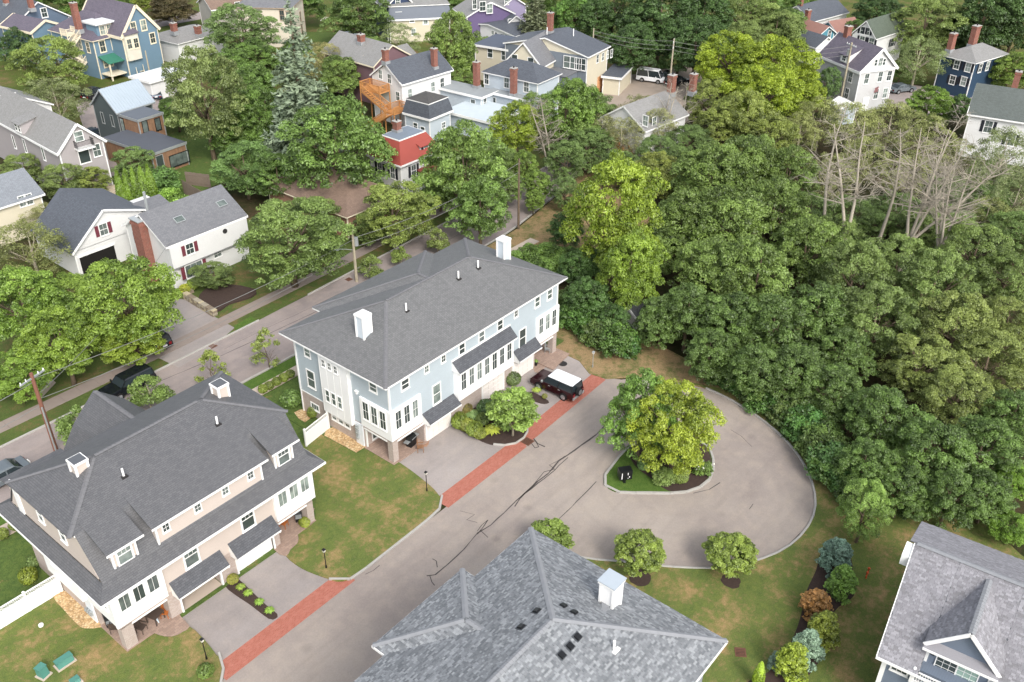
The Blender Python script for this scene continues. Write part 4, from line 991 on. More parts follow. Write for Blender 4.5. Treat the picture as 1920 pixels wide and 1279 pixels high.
f4 = H('low pale flat roof porch below the pale blue house', (838,205), (925,232), (990,208), 2.9, LBS, plain('pale_flat_roof', 'b9c3c8', .7, .08, 1), 'flat', yaw=4)
# --- red roofed house
h = H('small white house with a bright red roof, flat grey top and a brick chimney', (714,300), (751,312), (800,285), 4.6, WHS, RRED, 'none', yaw=0, X=7.6, Y=6.2, ov=.4)
X_, Y_ = h.X, h.Y
MB().hull8([(0,0,4.6),(X_,0,4.6),(X_,Y_,4.6),(0,Y_,4.6)], [(1.5,1.5,7.1),(X_-1.5,1.5,7.1),(X_-1.5,Y_-1.5,7.1),(1.5,Y_-1.5,7.1)]).build('roof', RRED, h.e)
MB().box(1.45,1.45,7.02,X_-1.45,Y_-1.45,7.12).build('parapet_trim', WHITE, h.e); MB().box(1.6,1.6,7.12,X_-1.6,Y_-1.6,7.16).build('flat_top', plain('blue_grey_top', '737d88', .8), h.e)
MB().box(-.06,-.06,4.4,X_+.06,.02,4.62).box(-.06,.02,4.4,.02,Y_,4.62).build('cornice', WHITE, h.e)
MB().hull8([(4.0,.5,4.7),(6.2,.5,4.7),(6.2,2.5,4.7),(4.0,2.5,4.7)], [(4.0,.5,5.9),(6.2,.5,5.9),(6.2,2.4,6.9),(4.0,2.4,6.9)]).build('dormer', WHS, h.e)
MB().slab([(3.8,.2,5.9),(6.4,.2,5.9),(6.4,2.6,7.0),(3.8,2.6,7.0)], .08).build('dormer_roof', RRED, h.e)
window(h.e, 'F', 5.1, .5, 4.9, .7, .85, shutters=BLACKS)
window(h.e, 'L', .4, 4.2, 2.4, .75, 1.5, shutters=BLACKS); window(h.e, 'F', 2.6, .4, 2.4, .8, 1.5, shutters=BLACKS); window(h.e, 'L', .4, 1.9, 2.4, .75, 1.5, shutters=BLACKS)
MB().box(.8,4.2,5.6,.9,4.7,6.4).build('skylight', GLASS, h.e)
chimney(h.e, 3.6, 4.0, 6.8, 8.5, .8, .8)
MB().slab([(3.2,-1.8,2.3),(7.0,-1.8,2.3),(7.0,.4,3.1),(3.2,.4,3.1)], .15).build('porch_roof', plain('dull_red_porch', '7d4038', .8), h.e); MB().box(3.2,-1.85,2.0,7.,-1.75,2.25).build('porch_trim', WHITE, h.e)
for x in (3.4, 5.1, 6.8): MB().box(x-.08,-1.75,GZ,x+.08,-1.6,2.1).build('porch_post', WHITE, h.e)
# --- brown shingled roof half hidden by trees
h = H('low house with a brown shingled hip roof between the maples', (480,372), (650,408), (690,370), 2.8, plain('brown_brick_wall', '8b6a58', .9), RBR, 'hip', rise=2.6, yaw=0, X=9, Y=15, trim=CREAMT)
hip_roof(h.e, 3.5, -1.2, 8.8, 6, 2.9, 4.6, RBR, caps=False, trim=CREAMT)
# --- white house with maroon shutters and attached garage
h = H('long white house with maroon shutters, skylights and a thick brick chimney', t5(925,410), t5(1240,575), t5(1780,385), 5.0, WHS, RMD, 'gx', apex=None, rise=2.5, yaw=0, X=10.2, Y=8.2)
h.win('F', [t5(1424,557)], .85, 1.15, shutters=MAROON, tw=.1); h.win('F', [t5(1455,738)], 2.0, 1.4, off=-.35, grid=(3,1), shutters=MAROON, rail=False); h.win('F', [t5(1630,622)], .9, .7)
h.win('L', [t5(1040,520)], .8, 1.2, shutters=BLACKS)
MB().box(.3,-.15,GZ+2.55,h.X-.3,.36,4.85).build('upper_storey', WHS, h.e); MB().box(.3,-.17,GZ+2.45,h.X-.3,.36,GZ+2.55).build('overhang_shade_strip', plain('painted_overhang_shade', '8a8a8a'), h.e)  # grey strip: shade under the overhanging storey put in as colour
window(h.e, 'F', 2.55, -.15, 3.35, .85, 1.15, shutters=MAROON, tw=.1)
MB().tube([(7.0,-.15,4.3),(7.0,-.2,4.3)], .28, 12).build('round_vent', ASPH_DK, h.e)
q = (-.35, 4.4); o = MB().box(-.55,3.4,GZ,.4,5.0,6.9).build('chimney', BRICK, h.e); MB().box(-.65,3.3,6.9,.5,5.1,7.0).build('chimney_lid', METAL, o); MB().box(-.62,3.33,6.3,.47,5.07,6.6).build('corbel', BRICK, o)
for x in (3.3, 8.6): o = MB().box(-.55,-.4,0,.55,.4,.1).build('skylight', METAL, h.e, (x, 2.1, 5+2.5*2.1/4.1+.02)); o.rotation_euler = (math.atan(2.5/4.1), 0, 0); p = MB().box(-.47,-.32,.1,.47,.32,.12).build('pane', GLASS, o)
MB().tube([(2.6,6.9,5.5),(2.6,6.9,8.3)], .16, 8).build('stove_pipe', METAL, h.e)
g = H('white garage with a steep charcoal saltbox roof and maroon shuttered window', (98,440), (135,476), (252,395), 3.0, WHS, RDK, 'none', yaw=0, X=9.2, Y=9.)
gx, gy = g.X, g.Y
zz = zof(*(g.w(4.6, 0)[:2]), 392)
MB().slab([(0,gy,2.9),(0,0,2.9),(4.4,0,zz),(4.4,gy,zz)], .12).slab([(9.2,0,zz-1.6),(9.2,gy,zz-1.6),(4.4,gy,zz),(4.4,0,zz)], .12).build('roof', RDK, g.e)
MB().hull8([(.35,.35,2.9),(8.85,.35,2.9),(8.85,gy-.35,2.9),(.35,gy-.35,2.9)], [(4.3,.35,zz-.15),(8.85,.35,zz-1.6),(8.85,gy-.35,zz-1.6),(4.3,gy-.35,zz-.15)]).build('gable', WHS, g.e)
m = MB(); m.beam((0,.02,2.8),(4.4,.02,zz-.1),.08,.22); m.beam((4.4,.02,zz-.1),(9.2,.02,zz-1.7),.08,.22); m.build('rake_board', WHITE, g.e)
g.win('F', [t5(775,440)], .85, 1.25, shutters=MAROON)
p = g.hit('F', *t5(750,680)); MB().box(p.x-2.1,.3,GZ,p.x+1.9,.36,2.1).build('opening_shade_panel', plain('painted_garage_shade', '14120f', .9), g.e); MB().box(p.x-2.3,.28,2.1,p.x+2.1,.36,2.3).build('garage_frame', WHITE, g.e)  # flat near-black panel: shade inside the open garage painted as colour
MB().box(9.2-.35,-1.5,GZ,12.2,5.,4.2).build('link_wall', WHS, g.e); MB().slab([(8.7,-1.7,4.2),(12.2,-1.7,4.2),(12.2,2,5.2),(8.7,2,5.2)], .1).build('link_roof', RMD, g.e); window(g.e, 'L', 8.84, -.5, 1.2, .8, 1.6)
# --- grey gabled house with the black balcony
h = H('grey gabled house with a black railed balcony and a white framed roof dormer', (-60,230), (107.6,289), (200,264), 6., GRS, RLT, 'gy', apex=231, yaw=-3, Y=26, tt=.3)
GB = h; h.win('L', [t1(105,1063), t1(187,1093), t1(325,1150)], .55, 1.7, grid=(1,1), rail=False); h.win('F', [t1(590,1022)], 1.0, 1.2, grid=(1,1)); h.win('F', [t1(725,1125)], .9, 1.5); h.win('F', [t1(630,1160)], 1.3, 2.0, grid=(1,1), rail=False)
p = h.hit('F', *t1(622,1095)); b_ = empty('balcony', (p.x, .35, p.z), 0); b_.parent = h.e
MB().box(-1.1,-1.0,-.2,1.1,0,0).build('deck', WHITE, b_); m = MB()
for a in ((-1.05,-.95,1.05,-.95), (-1.05,-.95,-1.05,0), (1.05,-.95,1.05,0)):
    m.beam((a[0],a[1],.95),(a[2],a[3],.95),.05,.05); n = int(max(abs(a[2]-a[0]), abs(a[3]-a[1]))/.13)
    for j in range(n+1): m.beam((a[0]+(a[2]-a[0])*j/n,a[1]+(a[3]-a[1])*j/n,0),(a[0]+(a[2]-a[0])*j/n,a[1]+(a[3]-a[1])*j/n,.95),.025,.025)
m.build('railing', BLACKM, b_)
q = h.top(*t1(200,930)); x, y, z = q
o = MB().hull8([(x-1.2,y-1.,z-.9),(x+1.6,y-1.,z-.9),(x+1.6,y+1.,z-.9),(x-1.2,y+1.,z-.9)], [(x-1.2,y-1.,z+.5),(x+1.6,y-1.,z+1.1),(x+1.6,y+1.,z+1.1),(x-1.2,y+1.,z+.5)]).build('dormer', GRS, h.e)
MB().slab([(x-1.5,y+1.25,z+.5),(x-1.5,y-1.25,z+.5),(x+1.9,y-1.25,z+1.3),(x+1.9,y+1.25,z+1.3)], .1).build('dormer_roof', RLT, o)
for dy in (-.45,.45): window(o, 'L', x-1.2, y+dy, z-.6, .6, .9, grid=(1,1))
h = H('small pale house with white dormered wall behind the grey gabled house', (-80,150), (-5,222), (45,170), 5.5, WHS, RLT, 'gy', rise=2, yaw=0, X=8, Y=9); h.win('F', [(7,187),(25,184)], .8, 1.2)
# --- cream cottage at the left edge
h = H('cream cottage at the left edge with a blue grey roof and paired windows', (-40,402), (0,378), (73,357), 4.2, CRS, shingle('blue_grey_roof', '8b9096', '7b8086'), 'gx', rise=2.0, yaw=0, X=13, Y=8) if 0 else None
x, y = at(73, 357, 4.4)
h = H('cream cottage at the left edge with a blue grey roof and paired windows', (-40,402), (-40,402), (73,357), 4.4, CRS, shingle('blue_grey_roof', '8b9096', '7b8086'), 'gx', rise=2.2, yaw=0, Y=7.5)
h.win('F', [t5(168,228), t5(215,215)], .75, 1.2, grid=(2,4))
# --- wood clad modern house with a pale metal roof
x0, y0 = at(*t1(870,850), 5.2)
h = H('dark sided modern house with a pale standing seam metal roof', t1(670,805), t1(870,850), t1(1190,770), 5.2, DGS, plain('pale_metal_roof', 'a9b4bd', .45, .04, 1, .3), 'gx', apex=168, yaw=4, Y=6.2, trim=METAL)
h.win('L', [t1(770,882), t1(842,905)], .5, 1.5, grid=(1,1), rail=False)
m = MB(); n = int(h.X/.42)
for k in range(n+1):
    xx = h.X*k/n; m.beam((xx, 0, h.z+.04), (xx, h.Y/2, h.z+h.rise+.04), .035, .06)
m.build('standing_seam', MATS['pale_metal_roof'], h.e)
h = H('cedar boarded wing with two tall windows beside the metal roof', t1(870,858), t1(1030,905), t1(1240,850), 5.0, CLAP, plain('dark_membrane', '5e646c', .8, .1, 1), 'flat', yaw=4, ov=.08, trim=METAL, Y=4.3)
h.win('F', [t1(1088,950), t1(1183,930)], .75, 1.6, grid=(1,1), rail=False, trim=BLACKM); h.win('L', [t1(920,945)], .8, 2.2, grid=(1,1), rail=False, trim=BLACKM)
h = H('low dark flat roofed extension with cedar walls and a wide window', t1(780,1030), t1(1130,1160), t1(1420,1075), 3.0, CLAP, plain('slate_membrane', '52565e', .8, .12, 1), 'flat', yaw=4, ov=.1, trim=METAL)
h.win('F', [t1(1345,1190)], 3.0, 1.5, grid=(3,1), rail=False, trim=BLACKM); h.win('F', [t1(1200,1215)], 1.0, 1.8, grid=(1,1), rail=False)
# --- blue Victorian with cream trim
h = H('large bright blue gabled house with cream trim, top left', t1(905,285), t1(1210,215), t1(1240,190), 7., BLS, RPU, 'gy', apex=8, yaw=-28, X=10.5, Y=15, trim=CREAMT, tt=.45) if 0 else None
A_, B_, C2 = t1(330,240), t1(910,285), t1(1200,215)
b7 = Vector((*at(*B_, 6.8), 0)); c7 = Vector((*at(*C2, 6.8), 0)); yw = math.degrees(math.atan2((c7-b7).y, (c7-b7).x))
h = H('large bright blue gabled house with cream trim and dark roof at the top left', A_, B_, C2, 6.8, BLS, RPU, 'gy', apex=9, yaw=yw, Y=13, trim=CREAMT, tt=.5); BV = h
h.win('F', [t1(1000,205), t1(1075,188), t1(1143,285)], .9, 1.6, tw=.16); h.win('F', [t1(970,330), t1(1020,322)], .8, 1.5, off=-.6, tw=.2); 
p = h.hit('F', *t1(995,400)); MB().box(p.x-1.3,-.25,p.z-1.,p.x+1.3,.36,p.z+3.4).build('bay', plain('cream_bay', 'cfcabb', .6), h.e); MB().slab([(p.x-1.5,-.5,p.z+3.4),(p.x+1.5,-.5,p.z+3.4),(p.x+1.2,.4,p.z+4.),(p.x-1.2,.4,p.z+4.)], .1).build('bay_roof', RPU, h.e)
h = H('bright blue side wing with dormer windows, green porch roof and cream cornice', t1(330,250), t1(690,310), t1(905,285), 6.4, BLS, RPU, 'hip', rise=3.2, yaw=yw, X=9.5, Y=13, trim=CREAMT)
h.win('F', [t1(768,348), t1(857,325)], .95, 1.7, tw=.16); h.win('F', [t1(812,475)], 1.6, .9, tw=.16); h.win('L', [t1(660,355), t1(515,335), t1(600,330)], .8, 1.6, tw=.14)
p = h.hit('F', *t1(840,425)); MB().slab([(p.x-2.6,-2.4,p.z-.2),(p.x+2.6,-2.4,p.z-.2),(p.x+2.6,.4,p.z+.6),(p.x-2.6,.4,p.z+.6)], .12).build('porch_roof', plain('green_porch_roof', '35705c', .7), h.e)
for dx in (-2.4, 2.4): MB().box(p.x+dx-.12,-2.3,GZ,p.x+dx+.12,-2.1,p.z-.2).build('porch_post', CREAMT, h.e)
pd = h.hit('F', *t1(830,540)); MB().box(p.x-2.6,-2.4,pd.z,p.x+2.6,.36,pd.z+.2).build('porch_deck', CREAMT, h.e)
st2 = empty('porch_stairs', (0,0,0), 0, 'cream wooden steps under the green porch roof of the blue house', 'stairs')
q1 = h.w(p.x+2.3, -2.4, pd.z); q2 = h.w(p.x+.6, -5.2, GZ); stair_flight(st2, q1, q2, 1.2, CREAMT)
q = h.top(*t1(565,170)); chimney(h.e, min(q[0], 3), 4, 7., 12., .9, .9)
p = h.hit('F', *t1(825,215)); o = MB().box(p.x-2.4,.6,6.4,p.x+2.4,3.5,8.6).build('dormer', BLS, h.e); MB().box(p.x-2.7,.1,8.6,p.x+2.7,4.5,8.85).build('dormer_roof', RWHT, o)
for dx in (-1.3, 0, 1.3): window(o, 'F', p.x+dx, .6, 6.9, .85, 1.4, tw=.16, trim=CREAMT)
h = H('bright blue left gable with cream rakes behind the airy green tree', t1(225,240), t1(345,150), t1(430,260), 6.5, BLS, RPU, 'gy', rise=2.8, yaw=yw-8, X=6.5, Y=8, trim=CREAMT, tt=.4) if 0 else None
x, y = at(*t1(225,245), 6.3)
h = H('bright blue left gable with cream rakes behind the airy green tree', t1(100,200), t1(230,245), t1(430,265), 6.3, BLS, RPU, 'gy', apex=37, yaw=yw+4, X=6.6, Y=9, trim=CREAMT, tt=.4)
# cream outside stair tower on the blue house
st3 = empty('outside_stairs', (0,0,0), 0, 'cream painted outside stair tower on the blue house', 'stairs')
p0 = Vector((*at(*t1(560,420), 3.0), 0))
for k in range(3):
    landing(st3, (p0.x, p0.y, 2.4+k*2.2), 2.0, 1.8, CREAMT, ax=(math.cos(math.radians(yw)), math.sin(math.radians(yw))), open_=(2,), posts=(k == 2))
    a = Vector((p0.x+.5-2.6*(k % 2), p0.y-1.6, 2.4+k*2.2)); b = Vector((p0.x-2.2+2.6*(k % 2), p0.y-1.9, .2+k*2.2)); stair_flight(st3, a, b, 1., CREAMT)
h = H('dark slate blue house with white dormer and two chimneys in the top left corner', (-60,40), t1(95,205), t1(440,120), 6.2, SLB, RDK, 'gy', rise=3.5, yaw=yw-4, X=11, Y=16)
h.win('F', [t1(330,95), t1(165,222), t1(188,298)], .95, 1.5, tw=.14)
for a in ((240,65),(50,30)): q = h.top(*t1(*a)); chimney(h.e, q[0], q[1], q[2]-.5, q[2]+2., .8, .8)
h = H('white flat roofed shed block with porch beside the blue house', t1(945,480), t1(1120,620), t1(1300,560), 3., WHS, RWHT, 'flat', yaw=yw, X=7.5, Y=5.5); 
h = H('low grey roofed block with two brick chimneys right of the blue house', t1(1180,300), t1(1330,330), t1(1600,290), 3.8, WHS, RLT, 'hip', rise=1.4, yaw=yw, X=11, Y=9)
for a in ((1310,250),(1490,270)): q = h.top(*t1(*a)); chimney(h.e, q[0], q[1], q[2]-.3, q[2]+1.8, .9, .9)
h = H('grey sided house at the top edge by the street', (345,-20), t1(1580,75), t1(1900,90), 5.5, plain('pale_grey_wall', 'a8a49c', .8), RBR, 'gx', rise=2, yaw=-15, X=10, Y=8)
h.win('F', [t1(1860,40), t1(1780,45)], .9, 1.4)
# --- cream Italianate house with brown trim
h = H('cream two storey house with brown window caps and grey hip roof', (470,14), t2(265,62), (615,4), 7.2, S_('pale_cream_siding', 'd2c9b8'), RMD, 'hip', rise=2.5, X=10, Y=11, trim=plain('tan_trim', 'a28f7c', .7))
h.win('F', [t2(332,125), t2(470,100), t2(345,225)], .85, 1.7, grid=(2,2), head=True); h.win('L', [t2(195,115), t2(245,125)], .8, 1.7, head=True)
p = h.hit('F', *t2(500,225)); MB().box(p.x-1.6,-1.2,GZ,p.x+1.8,.36,p.z+1.2).build('bay', CRS, h.e); MB().box(p.x-1.9,-1.5,p.z+1.2,p.x+2.1,.36,p.z+1.4).build('bay_roof', RMD, h.e); window(h.e, 'F', p.x, -1.2, p.z-.9, 2.2, 1.4, (4,1), rail=False)
# --- navy gable and the cream mansard house
h = H('navy blue gabled house behind the cream mansard house', (705,2), t2(965,65), t2(1170,30), 6.3, S_('deep_navy_siding', '2f3d58'), RMD, 'gy', apex=-16, yaw=-28, X=6.5, Y=9)
h.win('F', [t2(1062,12)], .8, 1.)
h = H('cream house with a slate mansard roof and arched white dormers', (722,10), t2(985,150), t2(1340,205), 4.3, CRS, plain('slate_mansard', '6d737d', .8, .08, 1.5), 'mansard', rise=2.4, yaw=-38, X=12.5, Y=8)
hip_roof(h.e, .3, .3, h.X-.3, h.Y-.3, 6.7, 7.7, RLT, caps=False)
h.win('F', [t2(1070,125), t2(1168,138), t2(1270,153)], .75, 1.3, off=.0, tw=.2, head=True); h.win('F', [t2(1180,240)], .8, 1.2)
for a in ((1190,20),(1390,30)): q = h.top(*t2(*a)); chimney(h.e, min(max(q[0],1),h.X-1), h.Y-2, 7., 9.3, .9, .9)
h = H('purple house with white trimmed porch windows at the top edge', (870,15), (873,33), (965,40), 6., PUS, RLT, 'gy', rise=2.5, yaw=-30, X=10, Y=8); h.win('F', [(890,8)], .7, 1.6); h.win('F', [(905,12),(918,16)], 1.1, 1.6, off=-.4)
h = H('lilac gabled wing right of the purple house', (935,8), (938,16), (985,12), 5.5, S_('lilac_siding', '9088a3'), RLT, 'gy', rise=2, yaw=-28, X=6, Y=6); h.win('F', [(950,3)], .8, 1.1)
h = H('small white house with a rough grey roof under the brownish conifer', (918,40), (942,53), (985,46), 4., WHS, RDK, 'gy', rise=2, yaw=-20, X=6, Y=6); h.win('F', [(956,42)], .7, 1.2)
h = H('long white block with a slate blue flat roof and a row of small windows', (920,48), t2(2130,285) if 0 else (966,68), (990,58), 4., WHS, RDK, 'gx', rise=1., yaw=-4, X=7, Y=14); h.win('L', [(924,65),(930,68),(941,71),(949,72),(955,74)], .6, 1.4)
# --- big yellow house
h = H('long cream wing with a dark flat roof left of the big yellow house', (885,84), (964,96), (1000,85), 5.8, CRS, plain('dark_slate_membrane', '4f5663', .8, .08, 1), 'flat', yaw=10, X=8); h.win('L', [(919,99),(945,104)], .9, 1.5, grid=(1,1))
h = H('cream gabled front of the big yellow house facing the brick chimneys', (943,117), (1016,127), (1040,118), 5.6, CRS, RMD, 'gx', apex=79, yaw=12, X=9); h.win('L', [(965,111),(995,117)], .95, 1.4, grid=(1,1))
h = H('big yellow house with a wide charcoal roof and a faded orange patch on its side', (1010,70), (1103,107), (1160,88), 7., CRS, RDK, 'gx', apex=70, yaw=8, Y=16); BY = h
h.win('F', [t3(680,425), t3(715,410), t3(745,400), t3(640,440)], .7, 1.2); h.win('L', [(1063,116),(1075,118),(1084,120),(1092,121)], 1.1, 1.8, grid=(1,1), off=-.2)
p1_ = h.hit('F', *t3(640,590)); p2_ = h.hit('F', *t3(790,540)); MB().box(p1_.x,.33,GZ,p2_.x,.36,p2_.z+1.).build('faded_orange_paint', plain('faded_orange', 'c99468', .9, .25, .5), h.e)
q = h.top(*t3(357,210)); chimney(h.e, 3.5, h.Y/2+1, 8.5, 12., .8, .8)
for a in ((460,270),(262,260)): q = h.top(*t3(*a)); vent_pipe(h.e, q[0], q[1], q[2]-.2, 1.4)
MB().box(.28,.4,GZ,.36,h.Y-.4,6.9).build('grey_siding_panel', S_('grey_blue_wing', '737b83'), h.e)
MB().box(-3.6,2.,GZ,.2,h.Y-2,4.3).build('side_wing', S_('grey_blue_wing', '6c747c'), h.e); MB().box(-3.7,1.9,4.3,.2,h.Y-1.9,4.45).build('side_wing_roof', RMD, h.e)
h = H('yellow lean-to shed beside the parking yard', t3(800,500), t3(820,590), t3(940,460), 2.8, CRS, RDK, 'flat', yaw=18, X=8, Y=3.5)
# --- hidden white house with brick chimneys in front of the yard
h = H('white house half hidden by drying trees with an orange wooden stair', t3(870,940), t3(1180,960) if 0 else t3(1000,985), t3(1320,800), 5.0, WHS, RLT, 'gx', rise=2.6, yaw=-5, X=10, Y=8); h.win('L', [t3(1000,905), t3(960,960)], .8, 1.3); h.win('F', [t3(1135,915), t3(1065,915)], .8, 1.4)
q = h.top(*t3(1190,700)); chimney(h.e, q[0], q[1], q[2]-.5, q[2]+2.6, .9, .9); q = h.top(*t3(1350,690)); chimney(h.e, q[0], q[1], q[2]-.5, q[2]+2.6, .8, .8)
st4 = empty('outside_stairs', (0,0,0), 0, 'brown wooden stair on the half hidden white house', 'stairs')
q1 = h.w(-.4, 5.2, 2.8); q2 = h.w(-1.2, 1.4, GZ); stair_flight(st4, q1, q2, 1.2, WOODO)
# --- top right group
h = H('white house with a low slate roof behind the salmon roofs, top right', t4(150,110), t4(330,165), t4(575,95), 3.8, WHS, RDK, 'gx', rise=2.4, yaw=-10, X=13, Y=8); q = h.top(*t4(190,60)); chimney(h.e, 1.2, 4, 5., 8., .8, .8)
h = H('turquoise gabled house with a salmon roof', t4(230,180), t4(385,265), t4(520,245), 4.4, TQS, RTER, 'gy', apex=49, yaw=-22, Y=11, tt=.15); h.win('F', [t4(460,255)], .7, 1.2)
h = H('turquoise right wing with a salmon roof and small skylight', t4(480,240), t4(530,262), t4(640,245), 3.6, TQS, RTER, 'gx', rise=1.9, yaw=-20, X=7, Y=6)
q = h.top(*t4(415,150)); chimney(h.e, -2.5, 6, 4., 7.2, .8, .8)
h = H('small building with a dark grey gabled roof left of the turquoise house', t4(240,185), t4(360,360), t4(410,350), 3.2, WHS, RDK, 'gy', rise=1.7, yaw=-20, X=5.5, Y=10)
h = H('white gabled house with a dark green roof and black shutters', t4(620,250), t4(810,292), t4(1030,262), 5.4, WHS, RGN, 'gx', apex=38, yaw=-9, X=11, tt=.15)
h.win('L', [t4(710,228), t4(745,235)], .8, 1.2, shutters=BLACKS); h.win('F', [t4(932,318)], 1.3, 1.4, shutters=BLACKS); h.win('L', [t4(775,315), t4(705,300)], .9, 1.3, shutters=BLACKS)
h = H('light grey house with a plum roof, white pediment and arched attic window', t4(365,410), t4(692,545), t4(980,510), 6.3, S_('light_grey_siding', 'c4c4c3'), RPU, 'gy', apex=91, yaw=-29, tt=.4)
h.win('F', [t4(738,590), t4(840,575), t4(908,567), t4(808,705), t4(876,697)], .8, 1.5); h.win('F', [t4(843,465)], .7, 1.2); h.win('F', [t4(808,470), t4(870,464)], .45, .95, grid=(1,2)); h.win('L', [t4(618,578), t4(590,700)], .85, 1.5)
p = h.hit('F', *t4(740,720)); door(h.e, 'F', p.x, h.ov, GZ, 1., 2.1)
p = h.hit('F', 1440+750/3.996, 529/3.996); MB().box(.1,.1,6.1,h.X-.1,.36,6.45).build('pediment', WHITE, h.e)
q = h.top(*t4(600,440)); x, y, z = q; o = MB().hull8([(x-.8,y-.9,z-.5),(x+1.6,y-.9,z-.5),(x+1.6,y+.9,z-.5),(x-.8,y+.9,z-.5)], [(x-.8,y-.9,z+.7),(x+1.6,y-.9,z+1.6),(x+1.6,y+.9,z+1.6),(x-.8,y+.9,z+.7)]).build('dormer', WHS, h.e)
MB().slab([(x-1.1,y+1.1,z+.7),(x-1.1,y-1.1,z+.7),(x+1.8,y-1.1,z+1.8),(x+1.8,y+1.1,z+1.8)], .1).build('dormer_roof', RPU, o); window(o, 'L', x-.8, y, z-.2, .8, .7)
chimney(h.e, h.X/2, h.Y-2, 8., 11., .9, .9)
fl = MB(); fl.beam((0,0,0),(0,-1.1,.7),.03,.03); p = h.hit('F', *t4(790,665)); fo = fl.build('flag_pole', METAL, h.e, (p.x, h.ov, p.z)); MB().hull8([(-.02,-1.0,-.2),(.02,-1.0,-.2),(.02,-.3,-.6),(-.02,-.3,-.6)], [(-.02,-1.05,.65),(.02,-1.05,.65),(.02,-.35,.25),(-.02,-.35,.25)]).build('flag', plain('red_white_flag', 'c08a8a', .8, .3, 6), fo)
h = H('small pale blue gabled porch below the light grey house', t4(520,760), t4(545,815), t4(665,775), 2.6, LBS, WHITE, 'gy', rise=.9, yaw=-29, X=3.6, Y=3)
h = H('navy blue house with white trim, grey hip roof and two brick chimneys', t4(1335,425), t4(1560,475), t4(1740,445), 5.9, NVS, RLT, 'hip', rise=1.6, yaw=-14, Y=6.6, X=10)
h.win('L', [t4(1415,485), t4(1500,505), t4(1382,600), t4(1465,610)], .85, 1.3, shutters=BLACKS, head=True); h.win('F', [t4(1590,510), t4(1645,495)], .85, 1.3, shutters=BLACKS, head=True)
chimney(h.e, 1.2, h.Y-1., 6., 9.3, 1.1, .8); chimney(h.e, h.X-3., h.Y-1.5, 6., 9.8, 1.3, .9)
# white house with a dark roof at the right edge: its long slope faces the court
zE = 6.0; a = Vector((*at(*t4(1490,852), zE), 0)); b = Vector((*at(1935,232, zE), 0)); yw2 = math.degrees(math.atan2((b-a).y, (b-a).x))
h = H('white house with a mossy dark roof and one brick chimney at the right edge', t4(1300,800), t4(1490,852), (1935,232), zE, WHS, shingle('mossy_grey_roof', '5f6663', '525954'), 'gx', rise=3.2, yaw=yw2, Y=8.5, X=14); WR = h
h.win('F', [t4(1650,950), (1895,262)], .95, 1.6, shutters=BLACKS); chimney(h.e, 4.8, h.Y/2+1., 7., 11.2, .8, .8)
# small shed in the wood
h = H('small white shed with a grey roof at the edge of the wood', (1184,590), (1192,596), (1215,582), 1.7, WHS, RMD, 'gx', rise=.9, yaw=0, X=2.4, Y=2., name='shed', cat='shed')
# ------------------------------------------------------------ trees and plants
LEAF = leaf('maple_leaves', '22300f', '93a763', .2); LEAFY = leaf('lime_leaves', '344a12', 'aaba56', .24)
LEAFG = leaf('glossy_leaves', '213012', '9aab6d', .2); NEEDLE = leaf('needles', '2b372e', '93a08c', .12)
DRYL = leaf('dry_leaves', '45472a', 'b2b183', .2)
NR = np.random.RandomState(11)
def leaf_mesh(name, C, N, S, T, mat, asp=.62, tip=None):
    """kite-shaped leaf sprays: centres C, facing N, sizes S, tones T"""
    n = len(C); N = N/np.linalg.norm(N, axis=1, keepdims=True)
    r = NR.normal(size=(n,3)) if tip is None else tip
    a = np.cross(N, r); a /= np.linalg.norm(a, axis=1, keepdims=True)+1e-9; b = np.cross(N, a)
    if tip is not None: a, b = b, a
    s = S[:, None]
    V = np.stack([C-a*s*.55, C+b*s*asp*.5-N*s*.07, C+a*s*.6+N*s*.0, C-b*s*asp*.5-N*s*.07], 1).reshape(-1, 3)
    me = bpy.data.meshes.new(name); me.vertices.add(4*n); me.vertices.foreach_set('co', V.astype(np.float32).ravel())
    me.loops.add(4*n); me.loops.foreach_set('vertex_index', np.arange(4*n, dtype=np.int32))
    me.polygons.add(n); me.polygons.foreach_set('loop_start', np.arange(0, 4*n, 4, dtype=np.int32))
    at_ = me.attributes.new('tone', 'FLOAT', 'POINT'); at_.data.foreach_set('value', np.repeat(T, 4).astype(np.float32))
    me.materials.append(mat); me.update(); me.validate(); return me
def puffs(P, PR, per, size, flat=.7, down=.35, jit=.28, upb=.5, rnd=.55):
    C, N, S, T = [], [], [], []
    for (p, r, tone) in zip(P, PR[0], PR[1]):
        k = int(per*(r/np.mean(PR[0]))**2)
        d = NR.normal(size=(k*2, 3)); d /= np.linalg.norm(d, axis=1, keepdims=True); d = d[d[:, 2] > -down][:k]
        rad = r*(1-np.abs(NR.normal(size=len(d))*jit)).clip(.2, 1.15)
        c = p+d*rad[:, None]*np.array([1, 1, flat]); c[:, 2] -= (d[:, 0]**2+d[:, 1]**2)*r*.12
        C.append(c); N.append(d*.7+np.array([0, 0, upb])+NR.normal(size=d.shape)*rnd)
        S.append(size*NR.uniform(.6, 1.35, len(d))); T.append(np.clip(tone+NR.normal(size=len(d))*.06, 0, .8))
    return np.concatenate(C), np.concatenate(N), np.concatenate(S), np.concatenate(T)
